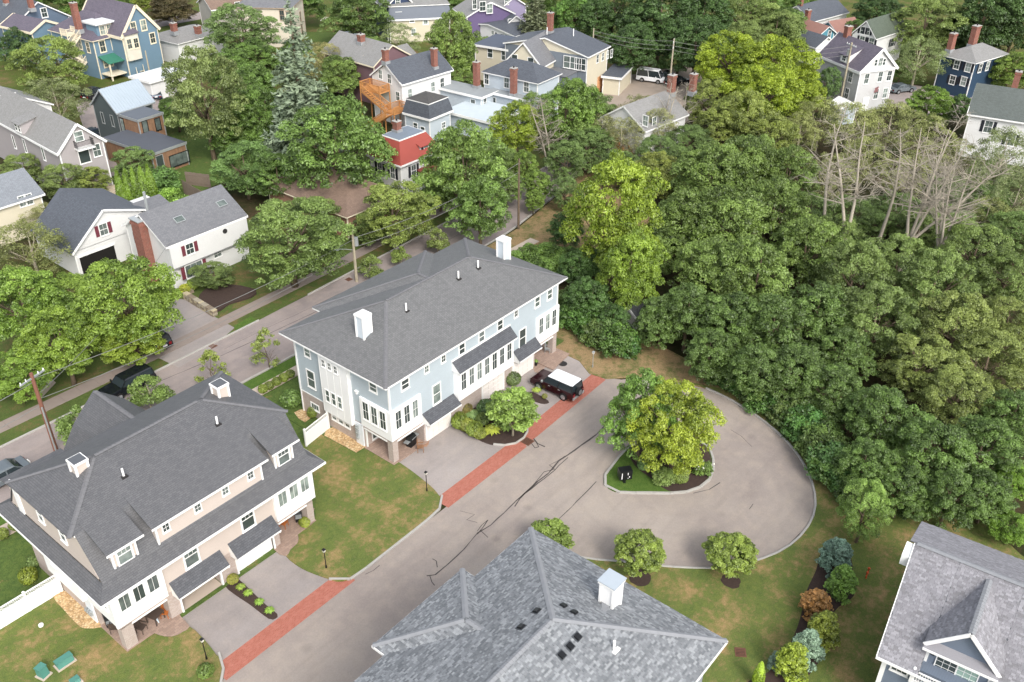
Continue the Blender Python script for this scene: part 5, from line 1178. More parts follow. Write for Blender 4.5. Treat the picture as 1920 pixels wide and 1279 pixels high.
def maple_crown(name, mat, R_=6., H=10., n=150, pr=1.15, per=150, size=.34, low=.1, gaps=.0, top=.55, lob=5, **kw):
    """lumpy broadleaf crown: leaf masses on big limbs, gaps between them; base of crown at z=0"""
    P, r, t = [], [], []
    lobes = [(NR.uniform(0, 6.28), NR.uniform(-.3, .9), NR.uniform(.75, 1.12)) for _ in range(lob*2)]
    while len(P) < n:
        an = NR.uniform(0, 2*math.pi); h = NR.uniform(0, 1)**.85
        prof = math.sin(math.pi*min(1, (h*(1-low)+low))**top)**.75 if h < .98 else .15   # widest below the middle
        k = 1.
        for (la, lh, ls) in lobes:
            dd = abs((an-la+math.pi) % (2*math.pi)-math.pi)+abs(h*2-.5-lh)*.8
            if dd < .6: k = ls; break
        rr = R_*prof*k*(.45+.55*NR.uniform(0, 1)**.4)
        q = np.array([math.cos(an)*rr, math.sin(an)*rr, h*H*(.9+.1*k)])
        if gaps and NR.rand() < gaps and rr > R_*.5: continue
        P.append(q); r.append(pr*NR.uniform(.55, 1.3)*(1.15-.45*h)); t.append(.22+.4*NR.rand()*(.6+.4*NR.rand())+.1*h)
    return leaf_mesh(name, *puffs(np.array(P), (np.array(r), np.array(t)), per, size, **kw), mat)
def bough_crown(name, mat, R_=6., H=10., nb=26, rb=2.2, sub=19, sr=.72, per=84, size=.26, low=.12, flat=.6, lop=.2, dom=.62, up=.75, ragged=.28, wide=.42):
    """broadleaf crown of big domed boughs, each a cluster of small leaf tufts, with dark gaps between the boughs"""
    P, r, t = [], [], []; a0 = NR.uniform(0, 6.28); lx, ly = NR.uniform(-lop, lop, 2)
    for i in range(nb):
        h = ((i+.5)/nb)**.8*.97+NR.uniform(-.03, .03); an = a0+i*2.39996+NR.uniform(-.35, .35)
        prof = (min(1., ((h-low*0)+.15)/wide)**.6 if h < wide else max(0., 1-((h-wide)/(1.02-wide))**2.2)**.62)
        k = NR.uniform(1-ragged, 1.08); q = rb*NR.uniform(.7, 1.25)*(1.1-.4*h); rad = max(0, R_*prof*k-q*.6)
        c = np.array([math.cos(an)*rad+lx*R_*h, math.sin(an)*rad+ly*R_*h, H*(.08+.84*h)]); bt = NR.uniform(.1, .5)
        out = np.array([math.cos(an), math.sin(an), 0])
        for j in range(int(sub*(q/rb)**2)+3):
            while True:
                d = NR.normal(size=3); d /= np.linalg.norm(d)
                if d[2] > -.3 and d@out > -.75: break
            pos = c+d*np.array([q, q, q*dom])*NR.uniform(.82, 1.05)-np.array([0, 0, .1*q*(1-d[2])])
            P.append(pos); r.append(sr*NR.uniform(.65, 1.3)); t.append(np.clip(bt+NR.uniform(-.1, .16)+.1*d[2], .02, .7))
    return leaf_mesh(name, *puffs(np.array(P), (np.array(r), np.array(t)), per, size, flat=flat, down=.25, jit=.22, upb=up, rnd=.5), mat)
def spruce_crown(name, mat, R_=3.2, H=12., per=42, size=.5, dens=26):
    C, N, S, T, TP = [], [], [], [], []
    z = .3
    while z < H:
        f = 1-z/H; rr = R_*(f**.8)+.15
        for k in range(max(4, int(dens*f)+3)):
            an = NR.uniform(0, 6.28); L = rr*NR.uniform(.7, 1.1); tone = NR.uniform(.15, .6); m = max(3, int(per*L/R_))
            s = NR.uniform(.15, 1, m)
            side = NR.normal(size=m)*.16*(1.1-s)*rr*.6
            c = np.stack([math.cos(an)*L*s-math.sin(an)*side, math.sin(an)*L*s+math.cos(an)*side, z+NR.uniform(-.1, .15)-L*s*.28+(s**2)*L*.12+NR.normal(size=m)*.06], 1)
            C.append(c); N.append(np.tile([math.cos(an)*.4, math.sin(an)*.4, 1], (m, 1))+NR.normal(size=(m, 3))*.5); S.append(size*NR.uniform(.6, 1.2, m)*(.6+.4*f)); T.append(np.full(m, tone))
            TP.append(np.tile([-math.sin(an), math.cos(an), 0], (m, 1))+NR.normal(size=(m, 3))*.5)
        z += H/34*(.7+.5*f)
    return leaf_mesh(name, np.concatenate(C), np.concatenate(N), np.concatenate(S), np.concatenate(T), mat, .4, np.concatenate(TP))
def blob_crown(name, mat, rx=1., rz=1., n=2600, size=.14, cone=0., rough=.1, up=.3, tone=(.2, .6)):
    d = NR.normal(size=(n, 3)); d /= np.linalg.norm(d, axis=1, keepdims=True)
    k = 14; hub = NR.normal(size=(k, 3)); hub /= np.linalg.norm(hub, axis=1, keepdims=True)
    near = (d@hub.T).argmax(1); bump = (d@hub.T).max(1)
    rad = (1-rough*3*(1-bump))*(1-np.abs(NR.normal(size=n))*.12)
    C = d*rad[:, None]*np.array([rx, rx, rz]); C[:, 2] += rz
    if cone: f = np.clip(1-C[:, 2]/(2*rz), 0, 1); C[:, :2] *= (1-cone+cone*1.5*f)[:, None]
    tn = NR.uniform(tone[0], tone[1], k)[near]+NR.normal(size=n)*.05+.15*(bump-.8)
    return leaf_mesh(name, C, d+np.array([0, 0, up])+NR.normal(size=(n, 3))*.5, size*NR.uniform(.6, 1.3, n), np.clip(tn, 0, .9), mat)
def trunk_mesh(name, mat, h=6., r=.3, R_=4., limbs=6, top=1.6, seed=1, fork=.55):
    q = random.Random(seed); m = MB()
    bend = [(0, 0, 0), (q.uniform(-.1, .1), q.uniform(-.1, .1), h*.35), (q.uniform(-.25, .25), q.uniform(-.25, .25), h*.7), (q.uniform(-.3, .3), q.uniform(-.3, .3), h*top)]
    m.tube(bend, [r*1.25, r, r*.75, r*.2], 8)
    for k in range(limbs):
        an = 6.28*k/limbs+q.uniform(-.4, .4); z0 = h*fork+h*.55*k/limbs; l = R_*q.uniform(.55, .9); up = q.uniform(.5, 1.1)
        p1 = (math.cos(an)*l*.35, math.sin(an)*l*.35, z0+l*.35*up); p2 = (math.cos(an+.15)*l*.7, math.sin(an+.15)*l*.7, z0+l*.75*up); p3 = (math.cos(an)*l, math.sin(an)*l, z0+l*1.05*up)
        m.tube([(0, 0, z0-.2), p1, p2, p3], [r*.5, r*.38, r*.2, r*.05], 5)
        for s in (-1, 1):
            m.tube([p1, (p1[0]+math.cos(an+s*.9)*l*.35, p1[1]+math.sin(an+s*.9)*l*.35, p1[2]+l*.4)], [r*.2, r*.04], 4)
            m.tube([p2, (p2[0]+math.cos(an+s*.7)*l*.3, p2[1]+math.sin(an+s*.7)*l*.3, p2[2]+l*.3)], [r*.13, r*.03], 4)
    return m.mesh(name, mat, True)
def bare_mesh(name, mat, h=13., r=.26, seed=3, spread=.55, depth=6, lean=0.):
    q = random.Random(seed); m = MB()
    def grow(p, d, l, r, k):
        pts = [p]; rs = [r]; dd = d.copy()
        for i in range(3):
            dd = (dd+Vector((q.gauss(0, .11), q.gauss(0, .11), q.gauss(.03, .07)))).normalized(); pts.append(pts[-1]+dd*l/3); rs.append(r*(1-.3*(i+1)/3))
        m.tube(pts, rs, 5 if k < 3 else 3, cap=False)
        if k >= depth: return
        nb = 2 if k < 2 else q.choice((2, 3, 3))
        for j in range(nb):
            ax = Vector((q.gauss(0, 1), q.gauss(0, 1), q.gauss(0, .5))).normalized()
            nd = (dd+ax*spread*q.uniform(.6, 1.35)).normalized(); nd.z += .08 if k < 4 else -.12
            grow(pts[-1] if j or k < 1 else pts[-1], nd.normalized(), l*q.uniform(.62, .86), rs[-1]*q.uniform(.55, .8), k+1)
        if k < 4:
            for i in (1, 2):
                ax = Vector((q.gauss(0, 1), q.gauss(0, 1), q.gauss(0, .3))).normalized(); grow(pts[i], (dd*.4+ax).normalized(), l*.5, rs[i]*.35, max(k+2, depth-2))
    grow(Vector((0, 0, 0)), Vector((lean, 0, 1)).normalized(), h*.32, r, 0)
    return m.mesh(name, mat, True)
def dead_mesh(name, mat, h=14., r=.2, seed=1, leaders=((0,0),), limbs=15, reach=.42):
    q = random.Random(seed); m = MB()
    def twig(p, d, l, r_, k):
        pts = [p]; dd = d.normalized()
        for i in range(3): dd = (dd+Vector((q.gauss(0, .16), q.gauss(0, .16), q.gauss(-.03 if k else .02, .1)))).normalized(); pts.append(pts[-1]+dd*l/3)
        m.tube(pts, [r_, r_*.8, r_*.55, r_*.25], 4 if k == 0 else 3, cap=False)
        if k >= 2: return
        for j in range(7 if k == 0 else 4):
            s = q.choice((1, 1, 2, 2, 3)); t_ = (pts[s]-pts[s-1]).normalized(); sd = Vector((q.gauss(0, 1), q.gauss(0, 1), q.gauss(0, .5))).normalized()
            twig(pts[s-1].lerp(pts[s], q.random()), t_*.7+sd*.7, l*q.uniform(.35, .55), r_*.42, k+1)
    for (lx, ly) in leaders:
        pts = [Vector((0, 0, 0))]; d = Vector((lx, ly, 1)).normalized()
        for i in range(9): d = (d+Vector((q.gauss(0, .05), q.gauss(0, .05), .03))).normalized(); pts.append(pts[-1]+d*h/9)
        m.tube(pts, [r*(1-.09*i) for i in range(10)], 6, cap=False)
        for k in range(limbs):
            f = q.uniform(.3, 1.); i = min(int(f*9), 8); p = pts[i].lerp(pts[i+1], f*9-i); an = q.uniform(0, 6.28)
            twig(p, Vector((math.cos(an), math.sin(an), q.uniform(.1, .9))), h*reach*(1.15-f*.75)*q.uniform(.6, 1.1), r*(1-.8*f)*.42+.01, 0)
    return m.mesh(name, mat, True)
T1 = [trunk_mesh('trunk', BARK, 5.5, .34, 5., 7, 1.7, s) for s in (1, 2)]
TP_ = [trunk_mesh('trunk', BARKL, 6.5, .26, 5., 8, 1.6, s, .5) for s in (3, 4)]
KIND = dict(
 maple=([bough_crown('crown', LEAF, 6, 9.5, nb=n_, rb=b_) for n_, b_ in ((26,2.2),(32,1.9),(22,2.5))], 6.2, 2.2, 9.5, T1),
 maple_fine=([bough_crown('crown', LEAFG, 6, 9.5, nb=36, rb=1.8, sub=18, sr=.62, per=66, size=.22), bough_crown('crown', LEAFG, 6, 9.5, nb=42, rb=1.65, sub=16, sr=.6, per=66, size=.21)], 6.2, 2.2, 9.5, T1),
 lime=([bough_crown('crown', LEAFY, 6, 9.5, nb=30, rb=1.95, sub=19, sr=.68, per=78, size=.24, ragged=.35), bough_crown('crown', LEAFY, 6, 9.5, nb=36, rb=1.75, sub=17, sr=.66, per=74, size=.24, ragged=.35)], 6.2, 2.4, 9.5, T1),
 airy=([bough_crown('crown', DRYL, 6, 10.5, nb=44, rb=1.3, sub=13, sr=.62, per=26, size=.2, ragged=.4, dom=.8, up=.4) for _ in range(2)], 6.2, 2.6, 10.5, TP_),
 spruce=([spruce_crown('crown', NEEDLE)], 3.2, .6, 12., [MB().tube([(0,0,0),(0,0,12)], [.25,.04], 6).mesh('trunk', BARK)]),
 small=([maple_crown('crown', LEAFG, 1.5, 2.5, 34, .48, 120, .15, jit=.3) for _ in range(2)], 1.65, .75, 2.6, [trunk_mesh('trunk', BARKL, 1.5, .06, 1.3, 6, 1.6, 9, .5)]),
 sapling=([maple_crown('crown', LEAFG, 1.3, 3.0, 34, .34, 48, .16, jit=.5, rnd=.9, down=.9) for _ in range(2)], 1.4, .9, 3.1, [trunk_mesh('trunk', BARK, 1.8, .05, 1.1, 7, 1.9, 12, .4)]),
)
def place_tree(label, x, y, r, kind='maple', tint=(1,1,1), hs=1., name='tree', cat='tree', group=None, base=GZ, seed=None, tw=None, cbf=1.):
    cr, ur, cb, ch, tk = KIND[kind]; q = random.Random(seed if seed is not None else int(x*13+y*7))
    s = r/ur; root = empty(name, (x, y, base), q.uniform(0, 6.28), label, cat, group)
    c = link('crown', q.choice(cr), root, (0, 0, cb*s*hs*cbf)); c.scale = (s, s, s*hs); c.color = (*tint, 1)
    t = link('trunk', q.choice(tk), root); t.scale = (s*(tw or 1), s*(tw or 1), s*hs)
    return root
def tree_px(label, px, py, rpx, kind='maple', tint=(1,1,1), hs=1., mid=.5, **kw):
    """px, py: middle of the crown in the photograph; the tree is set on the ground below it"""
    cr, ur, cb, ch, tk = KIND[kind]
    z = 7.
    for _ in range(6):
        r = rpx/px_m(px, py, z); s = r/ur; z = GZ+(cb+ch*mid)*s*hs
    x, y = at(px, py, z)
    return place_tree(label, x, y, r, kind, tint, hs, **kw)
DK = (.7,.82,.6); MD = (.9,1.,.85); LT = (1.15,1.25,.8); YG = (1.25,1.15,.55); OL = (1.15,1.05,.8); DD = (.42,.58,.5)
ORD = ['leftmost','second','third','fourth','fifth','sixth','seventh','eighth','ninth','tenth','eleventh','twelfth','thirteenth']
def F(lbl, lst, kind, tint, hs=1., group=None, name='maple_tree', cat='tree'):
    base_ = lbl; lst = sorted(lst)
    for i_, (x, y, r) in enumerate(lst):
        lbl = base_+', '+('rightmost of its group' if i_ == len(lst)-1 else 'leftmost of its group' if i_ == 0 else ORD[i_]+' from the left')
        j = R.uniform(.92, 1.08); tree_px(lbl, x, y, r, kind, (tint[0]*j, tint[1]*j, tint[2]*j), hs*R.uniform(.93, 1.1), name=name, cat=cat, group=group)
# -- left and rear neighbourhood
tree_px('bright green airy tree left of the blue house with outside stairs', 85, 120, 68, 'maple_fine', (1.1,1.15,.7), .95, name='shade_tree', cat='tree')
tree_px('greyish green tree between the blue house and the grey roof at the left edge', 105, 185, 62, 'airy', (.8,.95,.75), .8, name='shade_tree', cat='tree')
tree_px('dark fir in the top left corner behind the thin pole', 35, 85, 36, 'maple', DD, 1.1, name='dark_tree', cat='tree')
tree_px('tall olive feathery tree with a long bare trunk beside the wood clad house', 378, 160, 78, 'maple_fine', (1.0,1.0,.82), 1.5, mid=.6, name='feathery_tree', cat='tree')
tree_px('green tree in front of the cream house with brown roof', 455, 55, 68, 'maple_fine', (.85,1.,.8), .9, name='shade_tree', cat='tree')
tree_px('grey green tall spruce left of the orange wooden stairs', 560, 165, 92, 'spruce', (1.25,1.3,1.1), .92, name='spruce_tree', cat='tree')
tree_px('olive brown tree just right of the tall spruce', 612, 120, 44, 'airy', (1.05,1.0,.7), 1.1, name='shade_tree', cat='tree')
tree_px('green tree between the spruce and the mauve gable', 640, 140, 42, 'maple', (1.,1.1,.75), 1.1, name='shade_tree', cat='tree')
tree_px('broad dark green maple below the spruce, left of the red roof', 628, 270, 100, 'maple', (.82,1.0,.66), 1.15, name='maple_tree', cat='tree')
tree_px('rounded green maple left of the broad dark maple', 498, 215, 58, 'maple', (.8,1.,.6), 1.2, name='maple_tree', cat='tree')
tree_px('bushy dark green tree above the grey roof with skylights', 458, 312, 62, 'maple_fine', (.72,.95,.65), .95, name='bushy_tree', cat='tree')
tree_px('small feathery green tree before the grey house with the black balcony', 243, 303, 40, 'maple_fine', (.9,1.05,.8), .9, name='small_tree', cat='tree')
tree_px('green tree below the windows of the grey gabled house', 120, 335, 45, 'maple_fine', (1.,1.05,.75), .9, name='small_tree', cat='tree')
tree_px('yellowish small tree at the corner post of the grey gabled house', 172, 338, 34, 'maple_fine', (1.2,1.15,.65), .9, name='small_tree', cat='tree')
tree_px('green bushy tree at the left edge below the grey gabled house', 45, 312, 42, 'maple_fine', (1.,1.05,.75), .8, name='small_tree', cat='tree')
tree_px('dark olive tree left of the white gambrel garage', 55, 460, 78, 'airy', (.75,.85,.5), .8, name='shade_tree', cat='tree')
tree_px('thin pale tree above the left edge olive tree', 80, 410, 46, 'airy', (.95,1.,.7), .75, name='shade_tree', cat='tree')
tree_px('lime green maple in front of the white garage', 232, 562, 98, 'lime', (.85,1.,.8), 1.15, name='maple_tree', cat='tree')
tree_px('lime maple at the left edge above the wooden pole', 45, 575, 85, 'lime', (.8,1.,.8), 1.15, name='maple_tree', cat='tree')
tree_px('yellow green maple beside the wooden pole at the left', 115, 640, 72, 'lime', (.9,1.05,.75), 1.2, name='maple_tree', cat='tree')
tree_px('green maple at the left edge beside the street pole', 25, 700, 66, 'lime', (.85,1.05,.8), .9, name='maple_tree', cat='tree')
tree_px('lime maple above the black parked car', 245, 632, 62, 'lime', (1.05,1.12,.75), .9, name='maple_tree', cat='tree')
tree_px('low green maple behind the black parked car', 130, 560, 58, 'lime', (.85,1.,.8), 1., name='maple_tree', cat='tree')
tree_px('large dense green maple right of the white house with maroon shutters', 540, 442, 106, 'maple_fine', (.88,1.0,.65), .92, name='maple_tree', cat='tree')
tree_px('green maple crown overlapping the brown shingled roof', 590, 400, 50, 'maple_fine', (.95,1.05,.7), .9, name='maple_tree', cat='tree')
tree_px('rounded cone shaped shrub tree before the bay window of the white house', 402, 515, 42, 'maple_fine', (.85,.92,.7), .6, name='shrub_tree', cat='tree')
tree_px('light green street tree on the verge below the red roofed house', 735, 388, 76, 'maple_fine', (1.15,1.15,.65), .95, mid=.55, name='street_tree', cat='tree')
tree_px('green street tree behind the utility pole transformer', 690, 425, 40, 'maple_fine', (.85,.95,.65), .9, name='street_tree', cat='tree')
tree_px('tall green street tree right of the red roof', 868, 302, 88, 'maple', (1.,1.15,.75), 1.25, mid=.6, name='street_tree', cat='tree')
tree_px('green street tree leaning over the lane behind the right chimney', 900, 392, 55, 'maple', (.9,1.1,.7), 1.4, name='street_tree', cat='tree')
tree_px('green young street tree on the verge left of the lane trees', 825, 350, 38, 'maple', (.9,1.1,.65), 1.2, name='street_tree', cat='tree')
tree_px('yellow green tree before the pale blue house', 968, 238, 50, 'lime', (1.05,1.1,.55), 1.2, name='maple_tree', cat='tree')
tree_px('big green maple with pale bare limbs right of the brick chimneys', 1062, 190, 62, 'maple', (.95,1.15,.62), 1.3, mid=.65, name='maple_tree', cat='tree')
tree_px('muted green tree behind the maple with pale limbs', 1110, 205, 48, 'maple_fine', (.7,.8,.6), 1., name='shade_tree', cat='tree')
tree_px('dark green round tree above the mansard house', 672, 28, 62, 'maple', DK, .9, name='maple_tree', cat='tree')
tree_px('thin green tree between the grey roofs', 752, 75, 42, 'airy', (.8,1.,.7), .9, name='shade_tree', cat='tree')
tree_px('tall green maple beside the cream mansard house', 845, 85, 52, 'maple', (1.05,1.15,.7), 1.6, name='maple_tree', cat='tree')
tree_px('orange tinged tree below the purple house', 893, 45, 26, 'maple_fine', (1.5,1.05,.5), 1., name='orange_tree', cat='tree')
tree_px('dark purple copper beech by the street', 325, 15, 44, 'maple', (.62,.38,.5), .7, name='copper_beech', cat='tree')
tree_px('olive rounded tree beside the blue gable', 262, 8, 24, 'maple', YG, .8, name='small_tree', cat='tree')
tree_px('brownish conifer behind the big yellow house', 1003, 30, 44, 'spruce', (.85,.8,.55), .8, name='spruce_tree', cat='tree')
tree_px('bright green tree right of the brownish conifer', 1075, 30, 44, 'maple', (.7,1.,.55), 1.1, name='maple_tree', cat='tree')
F('very dark maple in the top wood behind the parking yard', [(1150,15,55),(1180,90,50),(1240,25,70),(1275,82,48),(1215,60,55),(1320,30,60),(1305,85,55),(1120,40,40)], 'maple', (.4,.56,.42), 1.15, 'very dark maples above the parking yard')
F('olive grey tree at the top right of the dark wood', [(1400,22,62),(1455,60,52),(1390,75,48)], 'maple_fine', (1.0,1.05,.75), 1., 'olive trees at the top beside the dark wood')
F('bright yellow green maple in the group above the dead trees', [(1370,115,68),(1460,125,72),(1425,175,72),(1500,180,45)], 'lime', (1.08,1.12,.45), 1., 'bright yellow green maples')
F('olive green tree between the yellow maples and the wood', [(1330,195,52),(1400,225,62),(1345,240,50),(1440,260,55)], 'maple_fine', (1.15,1.1,.62), 1.05, 'olive trees below the yellow maples')
tree_px('dark small evergreen left of the light grey house', 1552, 155, 26, 'maple_fine', (.6,.8,.6), 1.6, name='evergreen_tree', cat='tree')
tree_px('green tree left of the roof of the light grey house', 1480, 50, 40, 'maple', (.85,1.,.7), 1.1, name='shade_tree', cat='tree')
tree_px('near black wood tree left of the pale olive crown at the top right', 1640, 20, 44, 'maple', DD, 1., name='dark_tree', cat='tree')
tree_px('large pale olive maple above the pole at the top right', 1735, 40, 66, 'maple_fine', (1.,1.05,.72), 1., name='maple_tree', cat='tree')
tree_px('spreading light green tree right of the light grey house', 1722, 108, 54, 'airy', (.85,1.1,.75), .9, name='shade_tree', cat='tree')
F('very dark tall tree behind the navy house', [(1845,30,66),(1905,45,55),(1800,60,38)], 'maple', (.38,.52,.38), 1.2, 'very dark trees behind the navy house')
tree_px('vivid green shrubby tree in front of the navy house', 1742, 195, 46, 'maple', (.95,1.15,.5), .9, name='shrub_tree', cat='tree')
tree_px('dark green tree beside the path left of the white house at the right edge', 1805, 205, 30, 'maple', (.6,.8,.55), 1.1, name='small_tree', cat='tree')
tree_px('green round tree above the white house at the right edge', 1895, 130, 46, 'maple', (1.,1.1,.55), .9, name='shade_tree', cat='tree')
F('thin muted tree before the white house, right edge', [(1880,290,62),(1905,370,58),(1840,345,40)], 'airy', (.8,.98,.75), 1., 'muted green trees before the white house at the right edge')
F('sparse drying tree with pale twigs below the parking yard', [(1205,215,45),(1165,255,45),(1240,240,42),(1130,250,40)], 'airy', (.95,1.0,.8), 1.1, 'sparse drying trees below the parking yard', 'drying_tree')
F('muted green understorey tree between the lane and the yellow maple', [(1060,300,45),(1100,275,45),(1165,310,40),(1060,360,34),(1240,290,48),(1290,265,45)], 'maple_fine', (.72,.86,.62), 1., 'muted green trees between the lane and the wood', 'shade_tree')
F('small green maple on the grass beside the lane', [(988,310,28),(1012,345,28),(1000,375,20)], 'maple', (1.05,1.2,.6), 1.3, 'small maples on the grass beside the lane')
# -- the wood on the right
tree_px('tall bright yellow green maple at the left front of the wood', 1148, 385, 92, 'lime', (1.,1.08,.55), 1.5, mid=.55, name='maple_tree', cat='tree')
tree_px('lower yellow green maple crown right of the pale blue duplex', 1182, 505, 62, 'lime', (.9,1.05,.6), 1.6, name='maple_tree', cat='tree')
tree_px('olive maple with drying twigs above the wood edge', 1232, 330, 52, 'maple_fine', (1.2,1.1,.6), 1.1, name='maple_tree', cat='tree')
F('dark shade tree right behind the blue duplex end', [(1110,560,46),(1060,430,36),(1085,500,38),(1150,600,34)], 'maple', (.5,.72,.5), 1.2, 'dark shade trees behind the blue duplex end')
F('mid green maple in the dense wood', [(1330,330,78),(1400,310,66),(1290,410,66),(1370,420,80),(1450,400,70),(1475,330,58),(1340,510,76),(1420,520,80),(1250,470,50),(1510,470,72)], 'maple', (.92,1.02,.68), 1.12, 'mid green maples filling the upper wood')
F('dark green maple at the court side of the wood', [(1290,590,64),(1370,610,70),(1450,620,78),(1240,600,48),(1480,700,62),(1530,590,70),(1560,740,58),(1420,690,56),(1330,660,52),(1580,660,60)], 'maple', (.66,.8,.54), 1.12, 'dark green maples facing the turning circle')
F('green maple in the right half of the wood', [(1600,520,72),(1680,500,72),(1640,600,78),(1750,540,76),(1560,450,55),(1830,470,72),(1890,520,62),(1720,430,50)], 'maple_fine', (.9,1.,.66), 1.12, 'green maples in the right half of the wood')
F('pale olive maple in the right half of the wood', [(1790,620,84),(1850,680,78),(1720,680,74),(1890,600,55),(1800,740,66)], 'maple_fine', (1.08,1.05,.68), 1.05, 'pale olive maples in the right half of the wood')
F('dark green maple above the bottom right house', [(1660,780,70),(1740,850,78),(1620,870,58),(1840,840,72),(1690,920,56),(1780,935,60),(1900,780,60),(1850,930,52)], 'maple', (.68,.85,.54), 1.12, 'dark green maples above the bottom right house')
F('bright green maple above the grey shingled house', [(1905,900,42),(1895,990,38)], 'lime', (.75,1.05,.6), 1., 'bright green maples at the right edge')
F('pale olive tree behind the dead trees', [(1540,225,50),(1600,235,55),(1670,235,55),(1740,260,55),(1790,300,45),(1500,250,45),(1620,300,50),(1700,330,48),(1560,330,48),(1850,400,45)], 'airy', (1.0,1.12,.72), 1., 'pale olive trees behind the dead trees')
F('green tree closing the gap below the dead trees', [(1520,400,60),(1600,410,62),(1680,400,60),(1760,420,62),(1840,380,58),(1905,440,60),(1870,330,45),(1780,360,50)], 'maple_fine', (.75,.9,.6), .8, 'green trees below the dead trees')
F('green tree in the upper left gardens', [(430,130,50),(480,110,45),(470,165,50),(560,110,40),(420,250,46),(520,330,50),(330,210,36),(560,250,50)], 'maple', (.8,1.0,.62), 1., 'green trees in the upper left gardens')
F('green tree between the middle houses', [(720,130,30),(700,95,32),(800,140,36),(855,150,32),(905,90,30),(1090,255,45),(1010,200,36),(935,300,40),(950,350,36)], 'maple_fine', (.9,1.05,.66), 1., 'green trees between the middle houses')
F('green tree at the far top of the town', [(560,-5,50),(780,-15,45),(840,0,30),(1010,-10,50),(150,-5,46),(210,8,40),(1530,0,40),(1600,60,30),(1450,5,50),(1580,120,24),(1690,130,26),(60,-15,40),(440,0,36)], 'maple', (.75,.95,.6), 1., 'green trees at the far top')
# dead trees with bare pale limbs
DW = plain('dead_wood', 'a0988a', .95, .15, 3)
BT = [dead_mesh('bare_branches', DW, 13, .2, 2, ((.05,.02),), 18), dead_mesh('bare_branches', DW, 12.5, .21, 5, ((.0,.05),(.22,-.1)), 14), dead_mesh('bare_branches', DW, 12.5, .2, 9, ((-.1,.1),(.35,.1),(.75,-.35),(.1,-.4)), 15, .46)]
for i, (lbl, bx, by, s, k, rz, zb) in enumerate([
    ('bare dead tree with a spreading fan of grey limbs, the widest of the dead trees', 1705, 440, 1., 2, -.6, 5.), ('upright forked dead tree left of the widest one', 1588, 436, 1.02, 1, 2., 5.),
    ('thin dead tree between the two largest dead ones', 1655, 425, 1., 0, 4., 5.), ('dead tree at the left of the dead group', 1548, 400, .98, 0, 1.2, 5.), ('second slim dead trunk close beside the widest dead tree', 1730, 400, .95, 0, .4, 5.),
    ('leaning dead tree above the right wood', 1765, 455, .8, 2, .9, 5.), ('dead tree with forked top above the lane wood', 1235, 290, .8, 1, .7, 0.), ('pale leafless trunk beside the lane trees', 1030, 318, .8, 1, 3., 0.),
    ('leafless tree under the gable of the white house behind the wood', 1265, 268, .75, 0, 5., 0.)]):
    x, y = at(bx, by, zb); root = empty('dead_tree', (x, y, GZ), rz, lbl, 'dead tree')
    o = link('trunk', BT[k], root, (0, 0, max(0, zb-1))); o.scale = (s,)*3
    if zb: link('lower_trunk', MB().tube([(0,0,0),(0,0,zb-.9)], [.26*s,.2*s], 8).mesh('lower_trunk', DW), root)
# -- the court's own trees
tree_px('yellow green maple on the traffic island, the brighter right one', 1270, 784, 86, 'lime', (1.22,1.2,.6), 1.38, mid=.5, cbf=.6, name='island_maple', cat='tree', seed=5)
tree_px('mid green maple on the traffic island, left behind the yellow one', 1204, 762, 66, 'maple', (1.0,1.3,.7), 1.8, mid=.5, cbf=.5, name='island_maple', cat='tree', seed=3)
KIND['glob'] = ([bough_crown('crown', LEAFG, 1.5, 2.3, nb=30, rb=.5, sub=9, sr=.24, per=55, size=.13, ragged=.1, lop=.05, wide=.45) for _ in range(2)], 1.5, .95, 2.4, [trunk_mesh('trunk', BARKL, 1.5, .07, 1.2, 6, 1.5, 9, .5)])
tree_px('round clipped tree in the kerbed bed beside the parked car', 962, 763, 44, 'glob', (1.25,1.45,.75), 1.1, name='ornamental_tree', cat='ornamental tree')
tree_px('round clipped tree in the middle of the three on the lower lawn', 1200, 1032, 42, 'glob', (1.2,1.25,.6), 1.05, name='ornamental_tree', cat='ornamental tree')
tree_px('round clipped tree rightmost on the lower lawn, by the circle', 1371, 1036, 43, 'glob', (1.25,1.3,.6), .9, name='ornamental_tree', cat='ornamental tree')
tree_px('round clipped tree peeping over the grey shingled roof', 1033, 1003, 38, 'glob', (1.1,1.2,.6), .9, name='ornamental_tree', cat='ornamental tree')
tree_px('bright green young maple on the grass strip at the wood edge', 1622, 955, 50, 'maple_fine', (1.2,1.45,.8), 1.55, name='young_maple', cat='tree')
tree_px('pale thin sapling on the verge beside the pale blue duplex', 498, 645, 32, 'sapling', (1.35,1.3,.85), 1., name='sapling', cat='sapling')
tree_px('thin yellowish sapling above the beige duplex chimney', 395, 682, 32, 'sapling', (1.3,1.25,.7), .9, name='sapling', cat='sapling')
tree_px('leafy sapling beside the black parked car', 275, 730, 42, 'small', (1.,1.15,.7), 1., name='sapling', cat='sapling')
tree_px('green tree behind the beige duplex roof beside the pole', 148, 795, 45, 'small', (.9,1.05,.65), 1.1, name='sapling', cat='sapling')
tree_px('upright young tree behind the roof peak of the pale blue duplex', 820, 447, 26, 'small', (1.1,1.1,.75), 1.1, name='sapling', cat='sapling')
tree_px('low young tree by the utility pole behind the pale blue duplex', 697, 495, 27, 'small', (1.,1.05,.65), .9, name='sapling', cat='sapling')
tree_px('young tree between the pole and the roof peak', 752, 478, 22, 'small', (1.05,1.1,.65), 1., name='sapling', cat='sapling')
